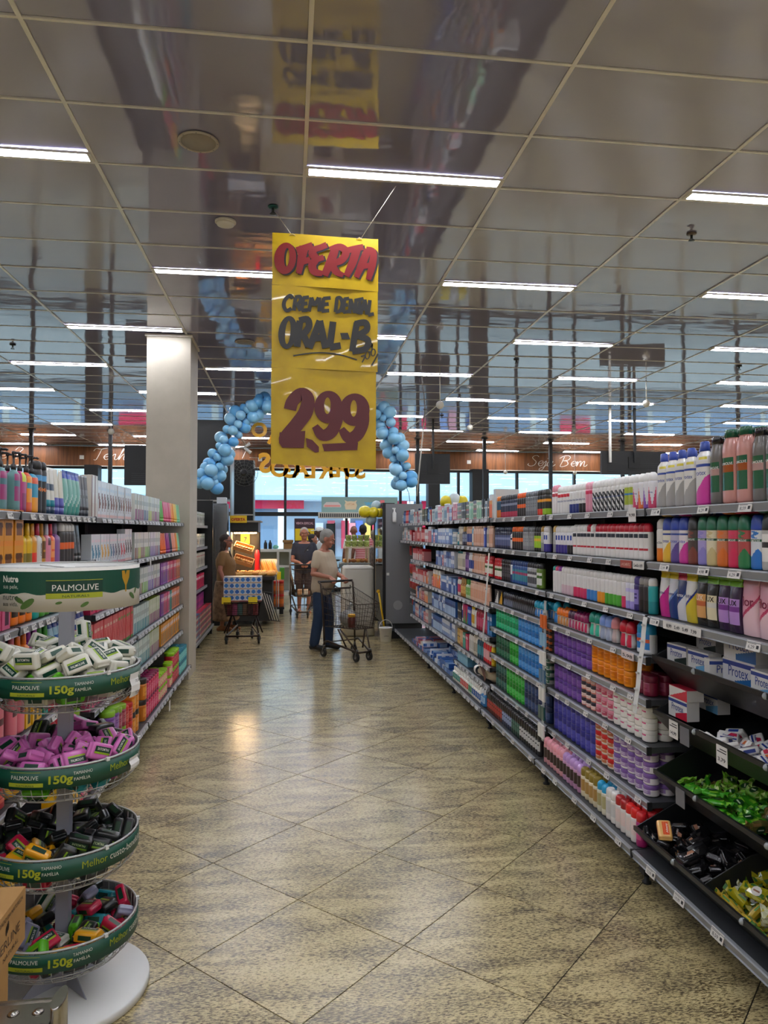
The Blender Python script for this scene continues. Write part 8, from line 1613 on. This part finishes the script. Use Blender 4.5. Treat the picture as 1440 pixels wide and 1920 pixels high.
def person(label, loc, heading, H, arms, feet, skin, top, bottom, shoes, hair, look=(0, 0), belly=.0, lean=0, vox=.0065, hairlen=0, sleeve=.5, female=False, legs='long', extras=(), hem=.50, topmat=None):
    F = Fig(loc, heading); e = thing('person', label, 'person', loc)
    k = H / 1.7
    def T(z, rx, ry, dx=0): # torso ring
        out = []
        for q in range(20):
            a = 2 * pi * q / 20; c, s_ = cos(a), sin(a)
            x = rx * math.copysign(abs(c) ** .85, c) + dx + lean * max(0, z - .52 * H); y = ry * math.copysign(abs(s_) ** .85, s_)
            out.append(F.w((x, y, z)))
        return out
    sh = .205 if not female else .185
    prof = [(.455, .080, .135, -.01), (.50, .105, .162, -.012), (.545, .112 + belly * .5, .160, -.005 + belly * .4), (.59, .108 + belly, .150, belly * .7), (.635, .112 + belly * .9, .152, belly * .7), (.69, .118 + (.02 if female else 0) + belly * .5, .166, .006 + belly * .4), (.74, .116 + (.022 if female else 0), .180, .004), (.785, .098, .188, -.004), (.815, .072, .165, -.010), (.838, .050, .095, -.012)]
    prof = [(z * H, rx * k, ry * k * (.93 if female else 1), dx * k) for z, rx, ry, dx in prof]
    b = MB(); b.loft([T(*p) for p in prof], 0, True)
    up = lambda z: lean * max(0, z - .52 * H)
    nk = F.w((up(.83 * H) - .01 * k, 0, .83 * H)); hc = (up(.93 * H) + .022 * k + .03 * k * sin(-look[1]) * 2, 0, (.934) * H - .012 * (look[1] < -.2))
    limb(b, [nk, F.w((hc[0] - .012 * k, 0, hc[2] - .055 * k))], [.056 * k, .052 * k])
    ly, lp = look; HR = Matrix.Rotation(ly, 3, 'Z') @ Matrix.Rotation(-lp, 3, 'Y')
    hk = k * 1.08; hp = lambda x, y, z: F.w(Vector(hc) + HR @ Vector((x * hk, y * hk, z * hk)))
    def hball(mb, c, r, sc): # ellipsoid in head axes
        V0 = len(mb.v); mb.ball((0, 0, 0), r * k, 14, 0, sc)
        for i in range(V0, len(mb.v)): q = mb.v[i]; mb.v[i] = tuple(hp(c[0] + q[0] / k, c[1] + q[1] / k, c[2] + q[2] / k))
    hball(b, (-.012, 0, .022), .092, (1.05, .83, .98)); hball(b, (.026, 0, -.040), .066, (.92, .88, 1.02)); hball(b, (.066, 0, -.088), .024, (1, 1.2, .8))
    hball(b, (.083, 0, -.012), .017, (1, .75, 1.6)); hball(b, (.097, 0, -.028), .0155, (1.15, 1.05, .8)); hball(b, (.080, 0, .022), .02, (.8, 2.4, .5))
    hball(b, (.082, 0, -.062), .012, (.8, 1.9, .7)); hball(b, (.072, .034, -.032), .022, (.8, .9, .9)); hball(b, (.072, -.034, -.032), .022, (.8, .9, .9))
    for sy in (-1, 1): hball(b, (-.006, sy * .078, -.012), .031, (.75, .32, 1.05))
    lg = MB(); shoe = []
    for (fx, fy, turn), sy in zip(feet, (1, -1)):
        hip = F.w((-.008, sy * .088 * k, .50 * H)); ank = F.w((fx, fy, .055)); kn = F.w(((fx - .008) * .5 + .035 * k, (fy + sy * .088 * k) * .5, .275 * H))
        limb(b, [hip, kn, ank], [.078 * k, .052 * k, .036 * k]); limb(lg, [hip, kn, F.w((fx - .005, fy, .10))], [.088 * k, .080 * k, .072 * k])
        m = MB(); tc, ts = cos(turn), sin(turn); q = lambda u, v, z: F.w((fx + u * tc - v * ts, fy + u * ts + v * tc, z))
        m.tube([q(-.065, 0, .045), q(.0, 0, .05), (q(.08, 0, .042)), q(.16, 0, .032)], [.036, .042, .043, .033], 12); m.ball(q(-.055, 0, .04), .036, 10); m.ball(q(.155, 0, .030), .032, 10); m.tube([q(0, 0, .04), q(-.012, 0, .10)], [.042, .044], 12); shoe.append(m)
        if legs == 'short': b.tube([q(-.05, 0, .04), q(.10, 0, .035), q(.17, 0, .025)], [.030, .034, .022], 10)
    sl = MB()
    for (elb, wr, hd, nr, lt, curl), sy in zip(arms, (1, -1)):
        s0 = F.w((up(.80 * H) - .008, sy * (sh - .025) * k, .797 * H)); E_, W_ = Vector(elb), Vector(wr)
        limb(b, [F.w((up(.8 * H), sy * .10 * k, .80 * H)), s0, E_, W_], [.05 * k, .052 * k, .041 * k, .027 * k]); hand(b, W_, hd, nr, lt, curl, k * .98)
        limb(sl, [F.w((up(.8 * H), sy * .10 * k, .795 * H)), s0, s0.lerp(E_, sleeve)], [.058 * k, .064 * k, .058 * k])
    skinM = plaster('skin_tone', skin, skin, 20); skinM.node_tree.nodes['Principled BSDF'].inputs['Roughness'].default_value = .55
    skinned(b, vox, 'body', [skinM], e, 3)
    t = MB(); t.loft([T(z, rx * 1.08 + .012, ry * 1.06 + .012, dx) for z, rx, ry, dx in prof if z > (hem - .06) * H and z < .832 * H], 0, True); t.v += sl.v; o_ = len(t.v) - len(sl.v); t.f += [[i + o_ for i in f] for f in sl.f]; t.m += sl.m; t.s += sl.s
    skinned(t, vox * 1.5, 'shirt', topmat or [M(top, .8)], e, 5)
    g = MB(); g.loft([T(z, rx * 1.0 + .004, ry * 1.0 + .004, dx * .8) for z, rx, ry, dx in prof if z < .56 * H], 0, True)
    if legs == 'skirt':
        g.loft([T(z * H, r, r * 1.1, .02) for z, r in ((.52, .17), (.40, .20), (.25, .215), (.13, .225), (.11, .20))], 0, True)
    else:
        g.v += lg.v; o_ = len(g.v) - len(lg.v); g.f += [[i + o_ for i in f] for f in lg.f]; g.m += lg.m; g.s += lg.s
    bm2 = skinned(g, vox * 1.5, 'trousers' if legs != 'skirt' else 'skirt', [bottom if not isinstance(bottom, str) else M(bottom, .8)], e, 5)
    if legs == 'short':
        me = bm2.data; zc = .26 * H - WL[e.name].z
        bmx = __import__('bmesh').new(); bmx.from_mesh(me); bmx.faces.ensure_lookup_table()
        __import__('bmesh').ops.delete(bmx, geom=[f for f in bmx.faces if f.calc_center_median().z < zc], context='FACES'); bmx.to_mesh(me); bmx.free(); bm2.name = 'shorts'
    for m in shoe:
        if legs == 'short':
            n_ = MB(); n_.v = m.v; zz = [v[2] for v in m.v]; so_ = MB()
            xs = [v[0] for v in m.v]; ys = [v[1] for v in m.v]; so_.box(((min(xs) + max(xs)) / 2, (min(ys) + max(ys)) / 2, .010), (max(xs) - min(xs), max(ys) - min(ys), .018)); so_.obj('sandal', M(shoes, .6), e)
        else: skinned(m, .008, 'shoe', [M(shoes, .5)], e, 3)
    if hair:
        h = MB(); hball(h, (-.026, 0, .036), .097, (1.0, .86, .93)); hball(h, (-.045, 0, -.012), .080, (.78, .93, .95))
        if hairlen: 
            hball(h, (-.050, 0, -.075), .080, (.75, 1.05, 1.5)); hball(h, (-.045, .05, -.15), .06, (.8, .9, 1.4)); hball(h, (-.045, -.05, -.15), .06, (.8, .9, 1.4)); hball(h, (-.062, 0, -.185), .085, (.7, 1.15, 1.1)); hball(h, (-.01, -.075, -.06), .035, (.9, .6, 2.0)); hball(h, (-.01, .075, -.06), .035, (.9, .6, 2.0))
        skinned(h, .008, 'hair', [M(hair, .7)], e, 2)
    for sy in (-1, 1):
        m = MB(); hball(m, (.0765, sy * .031, .004), .009, (.7, 1.2, .55)); m.obj('eye', M('#e8e4e0', .3), e); m = MB(); hball(m, (.0835, sy * .031, .004), .005, (.6, 1, 1)); m.obj('iris', M('#2a1c14', .3), e)
        m = MB(); hball(m, (.084, sy * .032, .022), .012, (.5, 1.6, .28)); m.obj('eyebrow', M('#4c3e36', .8), e)
    m = MB(); hball(m, (.0895, 0, -.063), .010, (.45, 2.0, .28)); m.obj('mouth', M('#8c4c44', .5), e)
    for fn in extras: fn(F, e, hp, hball, k)
    return e, F
def rest(F_, H, sy, fwd=.02, spread=.30, bend=.06):
    """an arm hanging down: elbow, wrist, hand axes in world space"""
    k = H / 1.7; E_ = F_.w((-.03, sy * .235 * k, .635 * H)); W_ = F_.w((bend, sy * .245 * k, .50 * H)); d = (W_ - E_).normalized(); n = F_.w((0, 0, 0)) - F_.w((0, sy, 0)); lt = F_.w((1, 0, 0)) - F_.w((0, 0, 0))
    return (E_, W_, d, n, lt, .35)
DEN = M('#1f3450', .8)
# man in beige at the cart
HD = radians(-33); ml = (.46, 10.24, 0); f_ = Fig(ml, HD)
cd = Vector((.47, -.883, 0)); cp = Vector((.883, .47, 0)); CH = Vector((.62, 9.83, .985))
def grip(q, elb): W_ = q - cd * .078 + Vector((0, 0, .045)); return (elb, W_, cd + Vector((0, 0, -.42)), Vector((0, 0, -1)) - cd * .3, cp if False else -cp, 1.05)
armR = grip(CH - cp * .03, Vector((.325, 10.03, 1.075))); armL = grip(CH + cp * .17, Vector((.66, 10.30, 1.06))); armL = armL[:4] + (-cp, 1.05)
armR = armR[:4] + (cp, 1.05)
def nosewear(F, e, hp, hball, k): pass
person('grey-haired man in beige T-shirt and blue jeans pushing a cart holding a grey bag', ml, HD, 1.68, [armL, armR], [(.03, .12, .1), (-.06, -.11, -.1)], '#a8705a', '#b8a890', DEN, '#16181b', '#8c8a84', look=(.25, -.38), belly=.045, lean=.06, sleeve=.60)
# man in navy behind the second cart
H2 = radians(-93); m2 = (.30, 14.98, 0); f2 = Fig(m2, H2); q = Vector((.27, 14.55, .99))
def strap(a, b_, r=.012):
    def fn(F, e, hp, hball, k):
        A, B_ = a, b_
        MB().tube([F.w(tuple(A[i] + (B_[i] - A[i]) * t + (0, 0, 0)[i] for i in range(3))) for t in (0, .25, .5, .75, 1)], r, 6).obj('bag_strap', M('#1c1c20', .6), e)
    return fn
def shirtmark(F, e, hp, hball, k): m = MB(); m.add([F.w((.155, .075 + u, 1.27 + v)) for u, v in ((-.015, 0), (.015, .003), (.010, .010), (-.010, .009))], [(0, 1, 2, 3)]); m.obj('shirt_print', M('#d8d8d8', .6), e)
person('grey-haired man in navy T-shirt and patterned shorts with a wire cart facing the aisle', m2, H2, 1.72, [(Vector((.58, 14.88, 1.06)), Vector((.40, 14.62, 1.03)), (-.5, -.5, -.4), (0, 0, -1), (-.5, .5, 0), .9), (Vector((.06, 14.90, 1.06)), Vector((.20, 14.62, 1.03)), (.5, -.5, -.4), (0, 0, -1), (.5, .5, 0), .9)], [(.06, .10, .1), (-.05, -.10, -.1)], '#a87058', '#262a38', '#3a2c2c', '#b87c50', '#a09c94', look=(.05, .0), belly=.03, sleeve=.6, legs='short', vox=.008, extras=[strap((.14, .13, 1.40), (.16, -.14, 1.02)), shirtmark])
# woman in brown
def shades(F, e, hp, hball, k):
    for sy in (-1, 1): m = MB(); hball(m, (.088, sy * .032, .004), .024, (.3, 1.0, .75)); m.obj('sunglass_lens', M('#140f0e', .1), e)
    MB().tube([hp(.088, .05, .010), hp(.05, .078, .012), hp(-.01, .082, .008)], .004, 5).obj('sunglass_arm', M('#140f0e', .3), e); MB().tube([hp(.088, -.05, .010), hp(.05, -.078, .012), hp(-.01, -.082, .008)], .004, 5).obj('sunglass_arm', M('#140f0e', .3), e)
wl = (-1.07, 12.35, 0); fw = Fig(wl, radians(-8))
SK = plaster('patterned_cloth', '#4c3424', '#8c6c4c', 14.0)
person('woman with long dark hair, sunglasses and brown T-shirt standing by the bread stall', wl, radians(-8), 1.60, [rest(fw, 1.6, 1), rest(fw, 1.6, -1)], [(.07, .09, .05), (-.03, -.09, -.05)], '#9c6450', '#7c5a34', SK, '#7c4a24', '#2c1d16', female=True, hairlen=1, sleeve=.62, legs='skirt', vox=.007, hem=.5, belly=.03, extras=[shades, strap((.10, -.12, 1.33), (.165, .12, .98))])
# people further back
def crowd(label, loc, hd, H, skin, top, bottom, hair, extras=(), female=False, topmat=None, hairlen=0, sleeve=.6):
    F = Fig(loc, hd); person(label, loc, hd, H, [rest(F, H, 1, bend=.10), rest(F, H, -1, bend=.12)], [(.03, .1, .1), (-.03, -.1, -.1)], skin, top, bottom, '#202024', hair, female=female, vox=.013, extras=extras, topmat=topmat, hairlen=hairlen, sleeve=sleeve)
def cap(F, e, hp, hball, k):
    m = MB(); hball(m, (-.015, 0, .058), .097, (1.0, .90, .72)); m.obj('white_cap', M('#e4e6e6', .6), e); m = MB(); hball(m, (.11, 0, .045), .07, (1.0, .95, .14)); m.obj('cap_peak', M('#e4e6e6', .6), e)
crowd('dark-skinned man in a white cap turned to the window beyond the beige man', (.70, 16.7, 0), radians(178), 1.74, '#4c3226', '#c4ccd0', '#3c4450', '#1c1614', [cap])
crowd('woman with dark hair and black top behind the navy-shirted man', (.50, 16.05, 0), radians(-20), 1.58, '#a87460', '#1c1e24', '#24242c', '#1a1414', female=True, hairlen=1)
crowd('bald-headed man in white seen from behind beyond the produce stand', (1.60, 18.1, 0), radians(95), 1.78, '#8c5c48', '#d8d8d4', '#2c3038', '')
def stripes():
    m, nt, nd, lk, b = nodemat('striped_cloth'); g = N(nt, 'ShaderNodeNewGeometry'); s_ = N(nt, 'ShaderNodeSeparateXYZ'); w_ = N(nt, 'ShaderNodeMath', operation='SINE'); mm = N(nt, 'ShaderNodeMath', operation='MULTIPLY'); mm.inputs[1].default_value = 150
    lk.new(g.outputs['Position'], s_.inputs[0]); lk.new(s_.outputs[2], mm.inputs[0]); lk.new(mm.outputs[0], w_.inputs[0]); r = ramp(nt, [(.45, '#a03848'), (.55, '#e0c8c8')]); lk.new(w_.outputs[0], r.inputs[0]); lk.new(r.outputs[0], b.inputs['Base Color']); b.inputs['Roughness'].default_value = .8; return m
crowd('dark-haired person in a red and white striped top behind the produce stand', (1.78, 17.6, 0), radians(90), 1.80, '#6c4434', '#a03848', '#24242c', '#18120f', topmat=[stripes()])
crowd('person in a dark patterned sleeveless top beside the chiller door', (1.60, 13.4, 0), radians(15), 1.68, '#a06c54', '#3c383a', '#2c282c', '#7c7468', topmat=[plaster('patterned_top', '#2c282a', '#6c6464', 26.0)], sleeve=.1)

# ================================================================ SHOPPING CARTS
def cart(label, C, hd, hw=.27, rw=.25, fw_=.17, track=(.24, .10), L=.78, col='#4a4038', rim=(.90, .74), reverse=False):
    """C: middle of the handle; hd: heading from handle to front"""
    F = Fig((C[0], C[1], 0), hd); Z = C[2]; e = thing('shopping_cart', label, 'shopping cart', (C[0], C[1], 0), 'wire shopping carts')
    MT = M(col, .38, .75); RB = M('#1a1a1a', .6); w = F.w
    MB().tube([w((0, -hw, Z)), w((0, hw, Z))], .016, 10).obj('handle', M('#2c2826', .45), e)
    for sy in (-1, 1):
        MB().tube([w((0, sy * hw * .98, Z)), w((.04, sy * rw * 1.02, Z - .03)), w((.07, sy * rw, Z - .25)), w((.10, sy * rw * .98, .45)), w((.11, sy * track[0], .16))], .013, 8).obj('upright_tube', MT, e)
        MB().tube([w((.11, sy * track[0], .20)), w((.20, sy * track[0], .22)), w((L * .86, sy * track[1], .125)), w((L * .90, sy * track[1], .12))], .014, 8).obj('chassis_tube', MT, e)
        MB().tube([w((L * .52, sy * rw * .85, .40)), w((L * .62, sy * track[1] * 1.2, .14))], .011, 8).obj('strut', MT, e); MB().tube([w((L * .56, sy * rw * .80, .40)), w((L * .88, sy * track[1], .13))], .011, 8).obj('strut', MT, e)
    MB().tube([w((L * .90, -track[1], .12)), w((L * .90, track[1], .12))], .014, 8).obj('chassis_bar', MT, e); MB().tube([w((.20, -track[0], .21)), w((.20, track[0], .21))], .008, 6).obj('chassis_bar', MT, e)
    for x, t in ((.11, track[0]), (L * .88, track[1])):
        for sy in (-1, 1):
            c = MB(); p = w((x, sy * t, .118)); c.tube([p, p + Vector((0, 0, .04))], .016, 8); tx = w((.02, 0, 0)) - w((0, 0, 0)); lt = w((0, 1, 0)) - w((0, 0, 0))
            for s2 in (-1, 1): c.tube([p + lt * .022 * s2, p - tx + lt * .022 * s2 - Vector((0, 0, .058))], .007, 5)
            co = c.obj('caster', M('#6c6a66', .4, .7), e)
            m = MB(); m.tube([p - tx - lt * .015 - Vector((0, 0, .058)), p - tx + lt * .015 - Vector((0, 0, .058))], .058, 18); m.obj('wheel', RB, co); m = MB(); m.tube([p - tx - lt * .017 - Vector((0, 0, .058)), p - tx + lt * .017 - Vector((0, 0, .058))], .026, 12); m.obj('hub', M('#8c8a86', .4, .5), co)
    def wr(t): return (rw + (fw_ - rw) * t, rim[0] + (rim[1] - rim[0]) * t, .07 + (L - .05) * t, .40 + .02 * t, .10 + (L - .16) * t)   # half width, rim z, rim x, floor z, floor x
    m = MB(); r = .0024
    for j in range(19):
        t = j / 18; h_, zt, xt, zb, xb = wr(t)
        for sy in (-1, 1): m.tube([w((xt, sy * h_, zt)), w((xb, sy * (h_ - .035), zb))], r, 4)
        if j % 2 == 0: m.tube([w((xb, -(h_ - .035), zb)), w((xb, h_ - .035, zb))], r, 4)
    for j in range(7):
        f_ = j / 6
        for sy in (-1, 1): m.tube([w((wr(t)[2] * f_ + wr(t)[4] * (1 - f_), sy * (wr(t)[0] - .035 * (1 - f_)), wr(t)[1] * f_ + wr(t)[3] * (1 - f_))) for t in (0, .5, 1)], r * (1.0 if j not in (0, 6) else 2.2), 4 if j not in (0, 6) else 6)
        h_, zt, xt, zb, xb = wr(1); m.tube([w((xb + (xt - xb) * f_, -(h_ - .035 * (1 - f_)), zb + (zt - zb) * f_)), w((xb + (xt - xb) * f_, h_ - .035 * (1 - f_), zb + (zt - zb) * f_))], r * (1 if j not in (0, 6) else 2.2), 4)
        h_, zt, xt, zb, xb = wr(0); m.tube([w((xb + (xt - xb) * f_, -(h_ - .035 * (1 - f_)), zb + (zt - zb) * f_)), w((xb + (xt - xb) * f_, h_ - .035 * (1 - f_), zb + (zt - zb) * f_))], r * (1 if j not in (0, 6) else 2.2), 4)
    for j in range(9):
        u = -1 + j / 4
        for t in (0, 1): h_, zt, xt, zb, xb = wr(t); m.tube([w((xt, u * h_, zt)), w((xb, u * (h_ - .035), zb))], r, 4)
        h0, h1 = wr(0), wr(1); m.tube([w((h0[4], u * (h0[0] - .035), h0[3])), w((h1[4], u * (h1[0] - .035), h1[3]))], r, 4)
    stuff(m.obj('wire_basket', MT, e))
    if rim[0] > .8:
        m = MB()
        for j in range(8): u = -1 + j / 3.5; m.tube([w((.09, u * rw * .9, rim[0] - .02)), w((.20, u * rw * .88, rim[0] - .17)), w((.30, u * rw * .85, rim[0] - .18))], r, 4)
        stuff(m.obj('child_seat', MT, e)); 
        MB().tube([w((.03, -hw * .8, Z - .06)), w((.05, -hw * .78, Z - .10)), w((.05, hw * .78, Z - .10)), w((.03, hw * .8, Z - .06))], .008, 6).obj('seat_bar', MT, e)
    return e, F
cA, FA = cart('dark wire shopping cart pushed by the man in beige, facing the camera', CH, atan2(cd.y, cd.x))
m = MB(); g = FA.w((.30, .02, .515))
m.ball((0, 0, 0), .12, 16, 0, (1.0, .9, .95)); m.v = [tuple(g + Vector(v) * (1 + .12 * noise.noise(Vector(v) * 14))) for v in m.v]; o_ = m.obj('plastic_bag', M('#8c8c8a', .3)); m = MB(); m.tube([g + Vector((0, 0, .10)), g + Vector((.01, 0, .16)), g + Vector((.04, .01, .19))], [.03, .015, .03], 8); m.obj('knot', M('#8c8c8a', .3), o_); tag(o_, 'knotted grey plastic bag lying inside the beige man\'s cart', 'bag')
g = FA.w((.50, -.06, .42)); o_ = MB().lathe([(.045, 0), (.05, .004), (.05, .12), (.042, .135)], 16, 0, g).obj('sauce_pot', M('#5c2420', .3)); MB().lathe([(.05, .134), (.05, .165), (.045, .17)], 16, 0, g).obj('lid', M('#e0a818', .35), o_); tag(o_, 'dark red pot with yellow lid inside the beige man\'s cart', 'jar')
cB, FB = cart('wire shopping cart in front of the man in navy', (.27, 14.53, .99), radians(-92), L=.75)
for i in range(6):
    g = FB.w((.14 + .08 * (i // 2), -.06 + .12 * (i % 2), .425)); tag(MB().bb(g.x - .04, g.x + .04, g.y - .03, g.y + .03, g.z, g.z + .09).obj('grocery_pack', M(('#d8b888', '#c8986c', '#e4d8c4')[i % 3], .5)), f"cream grocery pack, {nth(i + 1)} from the handle, in the navy-shirted man's cart", 'pack', 'packs in the second cart')
cC, FC = cart('low wire cart stacked with blue and white packs by the bread stall', (-.68, 11.50, .93), radians(-90), hw=.27, rw=.21, fw_=.265, track=(.11, .235), L=.74, col='#2c201c', rim=(.62, .62))
C_('gb', 'blue and white milk pack', 'c4ccd4 b08c64 1c5ca8 a87c54 f0d060', .076, .076, .088, 'milk', 'milk_pack'); C_('gc', 'white and blue-capped milk pack', 'c8ccd0 c8b898 2c74b8 c8a878 e0b830', .076, .076, .088, 'milk', 'milk_pack')
MB().bb(-.955, -.405, 10.78, 11.22, .632, .640).obj('load_board', M('#7c2434', .5), cC)
for c_ in range(7):
    for t in range(4):
        for r_ in range(3):
            place('gb' if (c_ + t) % 2 else 'gc', (-.68 + (c_ - 3) * .0785 + rnd.uniform(-.002, .002), 10.84 + r_ * .08, .641 + t * .0885), rnd.gauss(0, .03), f"{KINDS['gb' if (c_ + t) % 2 else 'gc']['look']}, {nth(c_ + 1)} column, {nth(t + 1)} tier, {('front', 'middle', 'back')[r_]} row, loaded cart", 'milk packs on the loaded cart', True)
for i, x in enumerate((-.91, -.53)): tag(MB().bb(x - .065, x + .065, 10.745, 10.75, .605, .70).obj('yellow_card', M('#e0c81c', .5)), ('yellow price card at the stall-side corner of the loaded cart', 'yellow price card hanging in the middle of the loaded cart')[i], 'price card')
for i in range(24):
    g = Vector((-.87 + (i % 6) * .075, 10.88 + .10 * ((i // 6) % 2), .43 + .085 * (i // 12))); c = ('#5c1c24', '#7c2c34', '#3c1418', '#6c5040', '#3c5c58', '#8c3c5c')[(i * 5) % 6]
    tag(MB().bb(g.x - .034, g.x + .034, g.y - .04, g.y + .04, g.z, g.z + .08).obj('dark_pack', M(c, .4)), f"dark red pack in the loaded cart, {nth(i % 6 + 1)} along, {('lower', 'upper')[i // 12]} layer, {('front', 'back')[(i // 6) % 2]} row", 'pack', 'dark packs inside the loaded cart')
bpy.data.scenes.remove(TMPS)
